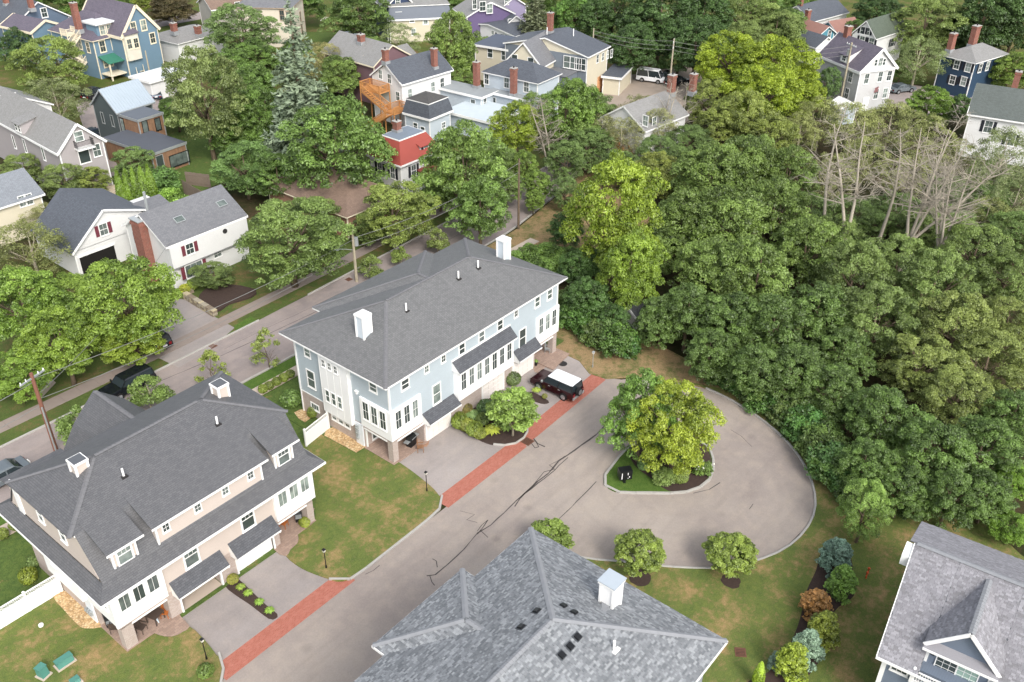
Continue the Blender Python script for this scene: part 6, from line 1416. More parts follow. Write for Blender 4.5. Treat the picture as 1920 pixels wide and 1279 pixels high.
# ------------------------------------------------------------ vehicles
RUB = plain('tyre_rubber', '1b1b1c', .9, .1, 5); RIM = plain('alloy_rim', 'a9abad', .35, .05, 5, .8); CGL = plain('car_glass', '2c3438', .06, .05, 2, 0, .7)
TAIL = plain('tail_lamp', '7c1318', .3, .05); HEADL = plain('head_lamp', 'd5d8da', .2, .05)
def car(label, x, y, rz, paint, roofm=None, L_=4.6, Wd=1.85, Ht=1.7, kind='suv', name='parked_car', cat='car', spare=False, z=GZ):
    e = empty(name, (x, y, z), rz, label, cat); w = Wd/2; roofm = roofm or paint
    def side(pts, w0, w1, zt):
        """side outline (x, z) widened at the bottom, narrowed to the top"""
        n = len(pts); i0 = 0; m = MB(); zs = [p[1] for p in pts]; lo, hi = min(zs), max(zs)
        f = lambda zz: w0+(w1-w0)*(zz-lo)/(hi-lo)
        m.v = [(px_, -f(pz), pz) for px_, pz in pts]+[(px_, f(pz), pz) for px_, pz in pts]
        m.f = [tuple(range(n)), tuple(range(2*n-1, n-1, -1))]+[((k+1) % n, k, n+k, n+(k+1) % n) for k in range(n)]
        return m
    h = L_/2; hz = .95 if kind != 'sedan' else .85
    wb = L_*.29; ar = .42
    bp = [(-h,.45),(-h+.05,.38)]
    for c in (-wb, wb):
        bp += [(c-ar,.36)]+[(c+ar*math.cos(a), .36+ar*math.sin(a)) for a in [math.pi*(1-t/6) for t in range(1,6)]]+[(c+ar,.36)]
    bp += [(h-.05,.38),(h,.5),(h-.02,hz-.12),(h-.15,hz),(h*.45,hz+.1),(-h+.12,hz+.1),(-h,hz-.1)]
    o = side(bp, w-.02, w-.07, 0).build('body', paint, e); b = o.modifiers.new('bevel', 'BEVEL'); b.width = .05; b.segments = 2; b.limit_method = 'ANGLE'
    if kind == 'suv': cp = [(-h+.12,hz+.08),(h*.42,hz+.08),(h*.2,Ht-.1),(-h+.22,Ht-.1)]
    elif kind == 'van': cp = [(-h+.05,hz+.05),(h*.75,hz+.05),(h*.52,Ht-.08),(-h+.1,Ht-.08)]
    elif kind == 'pickup': cp = [(-h*.15,hz+.08),(h*.42,hz+.08),(h*.2,Ht-.1),(-h*.08,Ht-.1)]
    else: cp = [(-h*.75,hz+.05),(h*.42,hz+.05),(h*.12,Ht-.08),(-h*.45,Ht-.08)]
    side(cp, w-.1, w-.24, 0).build('window_glass', CGL, e)
    xs = [p[0] for p in cp]; r0, r1 = xs[3], xs[2]
    rp = side([(r0-.06,Ht-.12),(r1+.08,Ht-.12),(r1-.02,Ht-.02),(r1-.3,Ht+.02),(r0+.2,Ht+.02),(r0-.02,Ht-.03)], w-.2, w-.3, 0).build('roof', roofm, e); b = rp.modifiers.new('bevel', 'BEVEL'); b.width = .03; b.segments = 2
    pm = MB()
    for sg in (-1, 1):
        for xa, xb in ((cp[1][0], cp[2][0]), (cp[0][0], cp[3][0]), ((cp[0][0]+cp[1][0])/2, (cp[2][0]+cp[3][0])/2)):
            pm.beam((xa, sg*(w-.09), hz+.05), (xb, sg*(w-.22), Ht-.08), .09 if xa != cp[1][0] else .07, .05)
    o2 = pm.build('pillar', BLACKM if roofm != paint else paint, e)
    for sx in (-1, 1):
        for sy in (-1, 1):
            wh = MB().tube([(0, sy*.11, 0), (0, -sy*.11, 0)], .37, 18).build('wheel', RUB, e, (sx*wb, sy*(w-.1), .37))
            MB().tube([(0, sy*.115, 0), (0, sy*.06, 0)], .24, 12).build('rim', RIM, wh)
            sp = MB()
            for k in range(5): a = 6.28*k/5; sp.beam((0, sy*.12, 0), (.2*math.cos(a), sy*.12, .2*math.sin(a)), .05, .02)
            sp.build('spoke', RIM, wh)
    for sy in (-1, 1):
        MB().box(-h-.01, sy*(w-.32)-.14, hz-.38, -h+.06, sy*(w-.32)+.14, hz-.08).build('tail_light', TAIL, e)
        MB().box(h-.07, sy*(w-.35)-.17, hz-.32, h+.005, sy*(w-.35)+.17, hz-.14).build('headlight', HEADL, e)
        MB().box(h*.38, sy*(w+.02)-.09, hz+.1, h*.38+.12, sy*(w+.02)+.09, hz+.28).build('wing_mirror', METAL if roofm != paint else paint, e)
        for d in (.1, -.95): MB().box(d, sy*(w-.045)-.015, hz-.06, d+.2, sy*(w-.045)+.015, hz-.02).build('door_handle', METAL, e)
    MB().box(-h-.08, -w+.12, .38, -h+.1, w-.12, .58).build('rear_bumper', METAL if spare else paint, e)
    MB().box(h-.1, -w+.12, .36, h+.08, w-.12, .58).build('front_bumper', METAL if spare else paint, e)
    MB().box(-h-.095, -.22, .62, -h-.02, .22, .76).build('number_plate', WHITE, e)
    if spare:
        s_ = MB().tube([(-h-.02, 0, 0), (-h-.28, 0, 0)], .38, 16).build('spare_wheel', RUB, e, (0, .1, 1.0)); MB().tube([(-h-.27, 0, 0), (-h-.3, 0, 0)], .24, 12).build('rim', RIM, s_)
    return e
MAR = plain('dark_maroon_paint', '301419', .15, .05, 1, .3, .6); BLK = plain('black_paint', '1a1e22', .12, .05, 1, .2, .7); WPA = plain('white_paint', (.75,.76,.78), .3, .03, 1); GPA = plain('grey_paint', '6f777c', .3, .05, 1, .4); BPA = plain('dark_blue_paint', '2a3442', .3, .05, 1, .3)
car('dark maroon boxy four wheel drive with a white roof and spare wheel on its tailgate', 55.0, 39.65, math.pi/2+.03, MAR, WPA, 4.6, 1.9, 1.82, spare=True)
def px_car(label, px, py, rzdeg, paint, **kw):
    x, y = at(px, py, .8); return car(label, x, y, math.radians(rzdeg), paint, **kw)
px_car('glossy black estate car with roof rails parked at the far kerb of the street', 238, 715, 181, BLK, L_=4.7, Ht=1.65)
px_car('white van parked facing the yellow shed in the yard', 1222, 143, -75, WPA, kind='van', L_=5., Wd=2., Ht=2.2)
px_car('black pickup beside the white van in the yard', 1247, 142, -75, BLK, kind='pickup', L_=5.2, Ht=1.8)
px_car('black car with a red tail light under the trees of the yard', 1270, 150, -20, BLK, kind='suv')
px_car('dark car parked under the grey green tree in the blue house drive', 176, 172, 20, BLK)
px_car('dark blue car parked behind the pale metal roof', 291, 171, 60, BPA, kind='sedan', Ht=1.45)
px_car('grey saloon car parked beside the light grey house', 1692, 162, -30, GPA, kind='sedan', Ht=1.45)
px_car('dark car parked under the round tree above the mauve house', 655, 67, -20, BPA)
px_car('dark blue car beside the grey gabled house', 176, 246, 5, BPA, kind='sedan', Ht=1.45)
px_car('black car half hidden under the lime maple by the driveway', 282, 628, 90, BLK)
px_car('bluish grey car at the left edge behind the beige duplex', -4, 888, 180, GPA, kind='sedan', Ht=1.45)
# ------------------------------------------------------------ island and beds of the court
isl = smooth([(1176,842),(1150,872),(1134,893),(1133,908),(1143,918),(1165,925),(1220,925.5),(1275,925.5),(1310,916),(1332,898),(1338,875),(1334,850),(1318,830),(1270,822),(1215,826)], 3, True)
sheet('island_grass', isl, GZ+.1, G_LUSH, .12); kerb('island_kerb', isl, seg=1.3, closed=True, w=.2, h=.16)
sheet('island_mulch', smooth([(1186,838),(1180,855),(1193,878),(1222,900),(1252,922),(1285,922),(1310,913),(1328,896),(1334,873),(1330,852),(1315,834),(1270,826),(1215,829)], 3, True), GZ+.115, MULCH)
bed1 = smooth([(847,793),(862,806),(884,818),(905,829),(925,835),(950,835),(972,829),(986,816),(988,800),(982,785),(960,765),(930,748),(905,745),(880,760),(858,774)], 3, True)
sheet('planting_bed', bed1, GZ+.06, MULCH, .1)
kerb('bed_kerb', smooth([(925,834),(950,836),(972,830),(987,816),(990,800),(983,786),(970,774)], 3), seg=.9, w=.14)
sheet('planting_bed', smooth([(985,738),(1000,736),(1028,752),(1026,757),(1014,757),(990,748)], 2, True), GZ+.05, MULCH, .08)
sheet('planting_bed', smooth([(421,1098),(430,1086),(443,1083),(470,1108),(500,1136),(520,1152),(517,1160),(503,1160),(470,1135),(440,1115)], 2, True), GZ+.05, MULCH, .08)
sheet('planting_bed', smooth([(1568,1018),(1590,1030),(1600,1075),(1603,1108),(1595,1125),(1563,1150),(1562,1200),(1530,1250),(1490,1290),(1400,1320),(1395,1285),(1440,1262),(1480,1210),(1500,1160),(1512,1110),(1530,1070),(1540,1035)], 3, True), GZ+.1, MULCH, .03)
for c, r in (((1200,1085),21), ((1370,1092),18)):
    x, y = at(*c); s = r/px_m(*c); sheet('tree_mulch_ring', [(x+s*math.cos(a)*R.uniform(.9,1.1), y+s*math.sin(a)*R.uniform(.9,1.1)) for a in [6.28*k/18 for k in range(18)]], GZ+.105, MULCH, px=False)
sheet('pebble_strip', [(608,818),(612,808),(624,803),(690,835),(697,843),(684,840),(668,850),(640,835)], GZ+.11, PEB, .05)
sheet('pebble_strip', [(552,775),(562,770),(583,768),(590,780),(572,793),(560,786)], GZ+.1, PEB, .05)
sheet('pebble_strip', smooth([(100,1120),(118,1108),(150,1128),(195,1165),(190,1178),(160,1180),(145,1172),(120,1145)], 2, True), GZ+.11, PEB, .05)
sheet('patio', smooth([(340,1158),(356,1177),(340,1188),(322,1195),(300,1193),(285,1188),(262,1196),(240,1150),(300,1110)], 2, True), GZ+.1, PATIO, .05)
sheet('patio', smooth([(537,1044),(514,1032),(520,1000),(560,960),(590,955),(577,982),(561,991),(557,998),(560,1010),(557,1021),(545,1032)], 2, True), GZ+.1, PATIO, .05)
sheet('patio', smooth([(740,868),(765,850),(785,838),(800,838),(805,826),(795,815),(780,812),(750,830)], 2, True), GZ+.012, brick('warm_paver', 'b58f76', 'a67f68', '92775f', .2, .1))
sheet('patio', smooth([(1000,690),(1020,668),(1040,655),(1048,662),(1035,675),(1010,700)], 2, True), GZ+.03, PATIO, .05)
sheet('driveway_edge', [(1048,662),(1060,670),(1100,690),(1112,700),(1080,735),(1000,700)], GZ+.002, A_DRIVE)
# tar lines sealing the cracks in the asphalt
def tar(pts, w=.05):
    P = [Vector((*at(*p), GZ+.012)) for p in pts]; m = MB()
    for a, b in zip(P, P[1:]):
        d = (b-a); n_ = max(1, int(d.length/.7)); pr = Vector((-d.y, d.x, 0)).normalized(); q = a; wq = w
        for k in range(n_):
            t_ = a+d*((k+1)/n_)+pr*R.uniform(-.025, .025)*(k < n_-1); w2 = w*R.uniform(.6, 1.5); m.poly([q-pr*wq/2, t_-pr*w2/2, t_+pr*w2/2, q+pr*wq/2]); q = t_; wq = w2
    o = m.build('tar_line', plain('sealing_tar', '453f3d', .8, .2, 3)); o['kind'] = 'structure'
tar([(1165,780),(1137,795),(1118,815),(1090,835),(1065,853),(1047,865),(1028,888),(1008,903),(990,920),(967,940)], .11); tar([(1065,858),(1048,873),(1040,882),(1020,898),(985,925),(975,935),(965,950)], .07); tar([(1060,855),(1043,866),(1030,872),(1040,880),(1020,885),(1012,895),(998,912),(980,928)], .05)
tar([(967,940),(945,962),(920,985),(895,1000),(870,1030),(840,1058),(816,1078),(800,1080)], .07); tar([(820,1064),(818,1052),(811,1048)], .06); tar([(806,1080),(810,1092),(815,1098)], .06); tar([(895,1002),(905,990),(915,975),(903,985),(895,996)], .06); tar([(900,994),(915,1008)], .06)
tar([(1118,903),(1092,930),(1062,960),(1046,975),(1042,985)], .06); tar([(685,1077),(700,1070),(712,1060)], .05); tar([(862,958),(890,965),(875,975),(895,980)], .03); tar([(1000,822),(1008,832),(1022,838)], .09); tar([(992,826),(1003,840),(1010,838),(1003,825)], .07)
tar([(1410,838),(1390,818),(1370,806)], .03); tar([(1300,925),(1330,918),(1350,905)], .06); tar([(1405,955),(1412,945)], .05); tar([(1445,1042),(1475,1025),(1500,1000)], .05)
tar([(770,500),(560,600),(420,665),(300,715)], .05); tar([(420,655),(490,620),(560,588),(700,520),(860,440)], .03)
def grate(label, px, py, s=.6, rot=0., mat=plain('rusty_iron', '6b4a3a', .8, .3, 8), zz=.012):
    x, y = at(px, py); e = empty('catch_basin', (x, y, GZ+zz), rot, label, 'drain grate')
    MB().box(-s/2-.08,-s/2-.08,-.03,s/2+.08,s/2+.08,.004).build('frame', mat, e); MB().box(-s/2,-s/2,.004,s/2,s/2,.006).build('pit', BLACKM, e)
    for k in range(5): MB().box(-s/2+.02+k*s/5,-s/2,.006,-s/2+.02+k*s/5+s*.11,s/2,.03).build('bar', mat, e)
grate('rusty square drain grate beside the kerbed bed', 989, 828, .7); grate('rusty red drain grate in the grass below the three round trees', 1388, 1225, .55, .6, zz=.12)
grate('small iron drain grate in the street behind the pale blue duplex', 654, 524, .5)
grate('dark drain grate at the far kerb of the street', 398, 649, .6); 
x, y = at(1092, 686); tagp(MB().tube([(0,0,0),(0,0,.02)], .42, 20).build('oval_cover', ASPH_DK, None, (x-.9, y+1.6, GZ+.006)), 'dark round manhole patch on the drive beside the car', 'manhole cover')
# ------------------------------------------------------------ small plants
BUSH = [bough_crown('foliage', LEAF, 1., 1.5, nb=16, rb=.42, sub=9, sr=.2, per=40, size=.1, ragged=.3) for _ in range(2)]
CONB = [bough_crown('foliage', LEAFG, .66, 2.1, nb=34, rb=.26, sub=8, sr=.13, per=34, size=.09, ragged=.15, wide=.16, lop=.03) for _ in range(2)]
CONN = [bough_crown('foliage', NEEDLE, .66, 2.1, nb=34, rb=.26, sub=8, sr=.13, per=34, size=.09, ragged=.15, wide=.16, lop=.03) for _ in range(2)]
BX = [blob_crown('foliage', LEAFG, .5, .42, 1500, .09, 0, .06) for _ in range(2)]
CON = [blob_crown('foliage', NEEDLE, .62, 1.15, 4200, .12, .55, .1) for _ in range(2)]
CONG = [blob_crown('foliage', LEAFG, .62, 1.1, 4200, .11, .5, .12) for _ in range(2)]
ARB = [blob_crown('foliage', LEAFG, .5, 1.7, 4000, .13, .6, .08) for _ in range(2)]
def hosta_mesh(n=46, r=.5, seed=1):
    q = random.Random(seed); m = MB()
    for k in range(n):
        a = k*2.4; l = r*(.45+.55*k/n); el = 1.1-.9*k/n; w_ = l*.2
        d = Vector((math.cos(a), math.sin(a), 0)); s = Vector((-math.sin(a), math.cos(a), 0)); u = Vector((0, 0, 1))
        p0 = u*.08; p1 = d*l*.45+u*(.12+l*.55*el); p2 = d*l+u*(.08+l*.35*el)
        m.poly([p0-s*.02, p0+s*.02, p1+s*w_, p1-s*w_]); m.poly([p1-s*w_, p1+s*w_, p2])
    me = m.mesh('foliage', LEAFG); t = me.attributes.new('tone', 'FLOAT', 'POINT'); t.data.foreach_set('value', [q.uniform(.3, .8) for _ in range(len(me.vertices))]); return me
HOS = [hosta_mesh(seed=s) for s in (1, 2)]
def plant(label, px, py, s=1., meshes=BX, tint=(1,1,1), name='boxwood', cat='shrub', group=None, sz=1., z=GZ+.08, low=True):
    x, y = at(px, py); e = link(name, R.choice(meshes), None, (x, y, z), R.uniform(0, 6.28)); e.scale = (s, s, s*sz); e.color = (*tint, 1)
    tagp(e, label, cat, group); return e
BXT = (1.05,1.05,.45)
for i, (x, y) in enumerate([(494,735),(506,729),(520,721),(533,714),(545,707)]): plant(['nearest','second','middle','fourth','farthest'][i]+' clipped boxwood in the row along the pavement left of the pale blue duplex', x, y+2, .95, BX, BXT, group='clipped boxwoods along the pavement')
for i, (x, y) in enumerate([(32,994),(8,1010)]): plant(['right','left'][i]+' clipped boxwood beside the pavement at the left edge', x, y, 1., BX, BXT, group='boxwoods at the left edge')
plant('egg shaped boxwood behind the white fence at the left', 58, 1094, 1.25, BX, (1.2,1.15,.35), sz=1.3); plant('small dark shrub by the brick corner behind the left fence', 66, 1062, 1., BX, (.8,.9,.7)); plant('round boxwood on the pebbles by the pale blue duplex', 587, 783, 1., BX, BXT, sz=1.2)
plant('leafy green shrub at the back corner of the pale blue duplex', 548, 762, 1.9, BX, (.95,1.2,.75)); plant('round shrub in the lawn at the bottom left', 388, 1268, 1.1, BX, (.8,.95,.5)); plant('yellow flowering shrub at the porch corner of the beige duplex', 572, 988, .9, BX, (1.3,1.2,.45))
for i, (x, y, s, tn) in enumerate([(868,806,1.,(1.2,1.25,.5)),(882,812,.9,(1.3,1.15,.5)),(895,820,1.,(1.15,1.2,.5)),(905,825,.8,(1.3,1.2,.5))]): plant('low golden green shrub in the edging along the drive, '+['first','second','third','fourth'][i]+' from the garage', x-6, y-3, s*1.55, BX, tn, group='golden shrubs edging the drive')
plant('blue green hosta clump in the kerbed bed', 886, 783, 1.9, HOS, (.95,1.15,1.0), 'hosta', 'plant'); plant('bright yellow green hosta clump at the front of the kerbed bed', 922, 812, 1.9, HOS, (1.9,1.7,.6), 'hosta', 'plant'); plant('green hosta beside the trunk in the kerbed bed', 950, 806, 1.5, HOS, (1.15,1.35,.8), 'hosta', 'plant')
plant('dark green shrub behind the hostas in the kerbed bed', 912, 777, 1.7, BX, (.6,.85,.7)); plant('reddish shrub against the brick wall in the kerbed bed', 874, 776, 1.2, BX, (1.2,.8,.5)); plant('olive shrub in the middle of the kerbed bed', 905, 797, 1.3, BX, (.8,.9,.5)); plant('low olive shrub at the wall end of the kerbed bed', 862, 793, 1.2, BX, (1.1,1.05,.5)); plant('tall dark shrub beneath the round tree', 930, 788, 1.6, BX, (.5,.75,.6)); plant('grey green rounded shrub behind the round tree', 962, 722, 1.5, BX, (.75,.85,.65))
plant('yellow flowering clump beside the car', 1006, 735, 1.1, HOS, (1.5,1.5,.6), 'flower_clump', 'plant'); plant('small reddish shrub at the tip of the narrow bed by the car', 1021, 748, .55, BX, (1.1,.9,.5))
for i, (x, y, tn) in enumerate([(438,1094,(1.5,1.2,.6)),(452,1104,(1.1,1.2,.5)),(466,1115,(1.1,1.3,.5)),(487,1132,(1.0,1.3,.5)),(506,1148,(1.1,1.4,.55))]): plant(['withered','small','bright','leafy','nearest'][i]+' clump in the strip bed between the two drives of the beige duplex', x, y, .85, HOS if i else BX, tn, 'daylily', 'plant', 'clumps in the strip bed')
for lbl, x, y, s, me, tn, sz in [('blue green conical spruce at the top of the mulch bed', 1560, 1072, 1.45, CONN, (.95,1.25,1.2), 1.), ('bright green conical shrub below the blue spruce', 1571, 1122, 1.3, CONB, (1.,1.35,.6), 1.1), ('rust red rounded shrub in the mulch bed', 1524, 1154, 1.35, CONB, (2.3,.95,.8), .8),
    ('olive yellow shrub below the rust red one', 1536, 1207, 1.35, CONB, (1.4,1.3,.5), 1.), ('silver blue spruce in the lower mulch bed', 1506, 1240, 1.3, CONN, (1.6,1.9,1.7), 1.), ('lime yellow conical shrub at the lower end of the mulch bed', 1476, 1272, 1.35, CONB, (1.6,1.6,.45), 1.1), ('narrow lime arborvitae at the bottom edge', 1418, 1290, .8, ARB, (1.5,1.7,.35), .9), ('blue spruce next to the lime shrub at the bottom', 1456, 1256, .8, CONN, (1.1,1.3,1.2), .9)]:
    plant(lbl, x, y, s, me, tn, 'conifer_shrub', 'shrub', sz=sz, z=GZ+.1)
plant('variegated shrub under the island maple', 1240, 905, .9, BUSH, (1.3,1.35,1.1)); plant('white flowering shrub at the right of the island', 1318, 888, .75, BUSH, (1.1,1.3,.8)); plant('grey green shrub at the left of the island mulch', 1205, 880, 1.1, BX, (.8,1.05,.9)); plant('low green shrub at the front of the island mulch', 1275, 905, 1.3, BX, (1.15,1.2,.75)); plant('dark shrub at the foot of the island trunk', 1262, 870, 1.5, BX, (.6,.9,.6))
fw = MB()
for k in range(26): fw.ball((R.uniform(-.6,.6), R.uniform(-.6,.6), R.uniform(.35,.8)), .07, n=5, m=3)
x, y = at(1318, 888); o = fw.build('blossoms', plain('white_blossom', 'e8e8dc', .7), None, (x, y, GZ+.2)); tagp(o, 'white blossoms on the shrub at the right of the island', 'flowers', kind='stuff')
for i in range(5): plant('dense lime green arborvitae, '+['leftmost','second','middle','fourth','rightmost'][i]+' of the hedge above the white house', 238+i*14, 408-i*3, 1.5, ARB, (.75,.95,.28), 'arborvitae', 'hedge', 'arborvitae hedge', 1.25, GZ)
plant('glossy round shrub beside the stove pipe of the white house', 333, 402, 2.2, BUSH, (1.3,1.6,.8), 'round_shrub', 'shrub', z=GZ); plant('dull green mound behind the arborvitae hedge', 308, 360, 2.2, BUSH, (.8,1.1,.8), 'round_shrub', 'shrub', z=GZ)
plant('small clipped green bush at the bay window of the white house', 364, 545, 1.4, BX, (1.,1.1,.4), z=GZ+.2); plant('yellow flowering bush at the steps of the white house', 349, 552, 1.3, BX, (1.9,1.6,.4), z=GZ+.1)
# understorey along the wood edge
for i in range(46):
    t = i/45; a = [(1055,600),(1110,640),(1165,668),(1330,712),(1400,745),(1450,770),(1500,812),(1535,860),(1560,905),(1600,945)]; k = min(int(t*9), 8); f = t*9-k
    x = a[k][0]+(a[k+1][0]-a[k][0])*f+R.uniform(-8, 14); y = a[k][1]+(a[k+1][1]-a[k][1])*f+R.uniform(-10, 3)
    if 1175 < x < 1320: continue
    plant('low green bush in the shade along the edge of the wood', x, y, R.uniform(1.2, 2.), BUSH, (R.uniform(.5,.75), R.uniform(.75,1.), R.uniform(.5,.7)), 'woodland_bush', 'bush', 'bushes along the edge of the wood', z=GZ)
for i in range(22):
    x = 1340+i*5.2+R.uniform(-3,3); y = 712+i*3.2+R.uniform(-5,5); plant('pale green ground plant at the top of the turning circle', x, y, R.uniform(.9,1.5), HOS, (1.1,1.5,1.2), 'ground_plant', 'plant', 'pale plants above the turning circle', z=GZ+.05)
for i in range(14):
    x = 965+i*11; y = 500+R.uniform(-14,14)+(i % 3)*8; plant('green bush in the hedge row behind the right end of the pale blue duplex', x, y, R.uniform(1.2,1.8), BUSH, (.8,1.,.6), 'hedge_bush', 'bush', 'bushes behind the pale blue duplex', z=GZ)
# ------------------------------------------------------------ fences, walls, poles, boxes and furniture
def vinyl_fence(label, a, b, px=True, h=1.75):
    A, B = [Vector((*(at(*p) if px else p), GZ)) for p in (a, b)]; d = B-A; L_ = d.length; n = max(1, round(L_/2.4)); rz = math.atan2(d.y, d.x)
    e = empty('vinyl_fence', A, rz, label, 'fence'); s = L_/n
    pk = MB().box(.07,-.02,.08,s-.07,.02,h-.42).mesh('fence_panel', WHITE); ml = MB()
    k = .0
    while k < s-.1: ml.beam((.07+k,0,h-.4),(min(.07+k+.3, s-.07),0,h-.1),.014,.02); ml.beam((.07+k+.0,0,h-.1),(min(.07+k+.3, s-.07),0,h-.4),.014,.02); k += .15
    lat = ml.mesh('lattice', WHITE); rail = MB().box(.07,-.03,h-.1,s-.07,.03,h-.02).box(.07,-.03,h-.44,s-.07,.03,h-.38).box(.07,-.03,.02,s-.07,.03,.1).mesh('rail', WHITE)
    post = MB().box(-.07,-.07,0,.07,.07,h+.05).mesh('fence_post', WHITE); cap = MB().hull8([(-.09,-.09,h+.05),(.09,-.09,h+.05),(.09,.09,h+.05),(-.09,.09,h+.05)],[(-.02,-.02,h+.15),(.02,-.02,h+.15),(.02,.02,h+.15),(-.02,.02,h+.15)]).mesh('post_cap', WHITE)
    for i in range(n+1):
        o = link('fence_post', post, e, (i*s,0,0)); link('post_cap', cap, o)
        if i < n: link('fence_panel', pk, e, (i*s,0,0)); link('lattice', lat, e, (i*s,0,0)); link('rail', rail, e, (i*s,0,0))
vinyl_fence('white vinyl fence with a lattice top between the two duplexes', (575,838), (617,804))
vinyl_fence('white vinyl fence with a lattice top at the left edge', (-70,1225), (117,1110))
# utility poles and wires
WIREM = plain('cable', '7d7d7a', .6)
def pole(label, bx, by, tx, ty, mat=BARKL, r=.14, arms=0, h=None, arm_rz=0., trans=False, lamp=False, z0=GZ):
    x, y = at(bx, by, z0); h = h or zof(x, y, ty); e = empty('utility_pole', (x, y, GZ), arm_rz, label, 'utility pole')
    MB().tube([(0,0,0),(0,0,h-GZ)], [r*1.15, r*.8], 10).build('pole_shaft', mat, e); hh = h-GZ
    for k in range(arms):
        o = MB().box(-1.2,-.06,hh-.5-k*.8,1.2,.06,hh-.38-k*.8).build('crossarm', METAL, e)
        for xx in (-1.1,-.6,.6,1.1): MB().tube([(xx,0,hh-.38-k*.8),(xx,0,hh-.2-k*.8)], .05, 6).build('insulator', WHITE, o)
    if trans: MB().tube([(.4,0,hh-2.0),(.4,0,hh-1.1)], .24, 12).build('transformer', METAL, e)
    if lamp:
        m = MB().tube([(0,0,hh-2.4),(-1.3,.0,hh-1.8),(-2.1,0,hh-1.5)], [.04,.035,.03], 6); o = m.build('lamp_arm', METAL, e); MB().hull8([(-2.6,-.12,hh-1.58),(-2.0,-.12,hh-1.6),(-2.0,.12,hh-1.6),(-2.6,.12,hh-1.58)],[(-2.6,-.1,hh-1.48),(-2.0,-.1,hh-1.44),(-2.0,.1,hh-1.44),(-2.6,.1,hh-1.48)]).build('lamp_head', METAL, o)
    return Vector((x, y, h))
def wire(label, a, b, sag=.6, r=.025, name='overhead_cable'):
    a, b = Vector(a), Vector(b); pts = [a.lerp(b, t/14)-Vector((0,0,4*sag*(t/14)*(1-t/14))) for t in range(15)]
    tagp(MB().tube([p-a for p in pts], r, 4).build(name, WIREM, None, a), label, 'cable')
RUST = plain('reddish_pole_wood', '7d5546', .9, .25, 2)
pA = pole('tall reddish utility pole with a grey conduit at the left behind the beige duplex', 107, 850, 57, 700, RUST, .17, 1, arm_rz=.3)
x, y = at(104, 853); h_ = pA.z; cd = MB().tube([(0,0,0),(0,0,h_*.62)], .07, 8).build('conduit', METAL, None, (pA.x-.1, pA.y-.25, GZ)); tagp(cd, 'grey conduit pipe fixed to the reddish utility pole', 'pipe')
pB = pole('weathered utility pole with a transformer and street lamp behind the pale blue duplex', 669, 528, 653, 430, BARKL, .15, 0, trans=True, lamp=True, arm_rz=.0)
pC = pole('utility pole with a transformer before the light grey house', 1573, 203, 1600, 80, BARKL, .16, 1, trans=True, arm_rz=1.)
pD = pole('utility pole with white crossarms in the parking yard', 1253, 185, 1258, 128, BARKL, .14, 2, h=9.5, arm_rz=.5)
pE = pole('dark slim pole beside the lane behind the pale blue duplex', 972, 430, 967, 298, BARK, .13, 0)
pF = pole('grey pole beside the small trees by the blue house', 285, 158, 262, 95, BARKL, .12, 0)
pG = pole('thin pole at the top left edge', 12, 110, 0, 72, BARKL, .12, 0); pH = pole('slim pole at the orange patched wall of the yellow house', 1108, 155, 1108, 100, BARKL, .12, 0, h=9.)
pI = pole('pale pole in front of the green roofed white house', 1663, 88, 1674, 38, BARKL, .12, 0)
wire('upper cable along the street from the reddish pole', pA+Vector((0,0,-.5)), pB+Vector((0,0,-1.2)), .8); wire('lower cable along the street from the reddish pole', pA+Vector((0,.3,-2.6)), pB+Vector((0,.2,-2.6)), .9); wire('cable from the transformer pole down the lane', pB+Vector((0,0,-1.)), pE+Vector((0,0,-.5)), .8); wire('second cable from the transformer pole down the lane', pB+Vector((0,.2,-2.2)), pE+Vector((0,0,-1.6)), .8)
wire('cable leaving the reddish pole at the left edge', pA+Vector((0,0,-.8)), pA+Vector((-30,-.5,-1.)), .8); wire('lower cable leaving the reddish pole at the left edge', pA+Vector((0,0,-3.)), pA+Vector((-30,0,-3.)), .8); wire('cable from the reddish pole to the white house', pA+Vector((0,0,-2.)), Vector((44.,81.,5.5)), .8, .02)
for k in range(3): wire(['upper','middle','lower'][k]+' cable across the parking yard', pD+Vector((0,0,-.3-k*.7)), pH+Vector((0,0,-.4-k*.6)), .5); wire(['upper','middle','lower'][k]+' cable from the yard pole towards the right houses', pD+Vector((0,0,-.4-k*.7)), pC+Vector((0,0,-.5-k*.7)), 1.2)
def lamp(label, px, py, h=1.9, matl=BLACKM):
    x, y = at(px, py); e = empty('lamp_post', (x, y, GZ), 0, label, 'lamp post'); MB().tube([(0,0,0),(0,0,.3),(0,0,.3),(0,0,h)], [.07,.06,.035,.03], 8).build('post', matl, e)
    MB().hull8([(-.07,-.07,h),(.07,-.07,h),(.07,.07,h),(-.07,.07,h)],[(-.1,-.1,h+.2),(.1,-.1,h+.2),(.1,.1,h+.2),(-.1,.1,h+.2)]).build('lantern_glass', plain('frosted_glass', 'd9d6cc', .3), e); MB().hull8([(-.12,-.12,h+.2),(.12,-.12,h+.2),(.12,.12,h+.2),(-.12,.12,h+.2)],[(-.02,-.02,h+.34),(.02,-.02,h+.34),(.02,.02,h+.34),(-.02,.02,h+.34)]).build('lantern_cap', matl, e)
lamp('black lamp post on the lawn by the drive of the pale blue duplex', 800.5, 922, 1.75); lamp('lamp post on the lawn nearest the beige duplex drive', 612, 1066, 1.6); lamp('lamp post in the bottom left lawn', 388, 1237, 1.7); lamp('thin lamp post in the dry grass by the apron end', 1111, 689, 1.5, METAL)
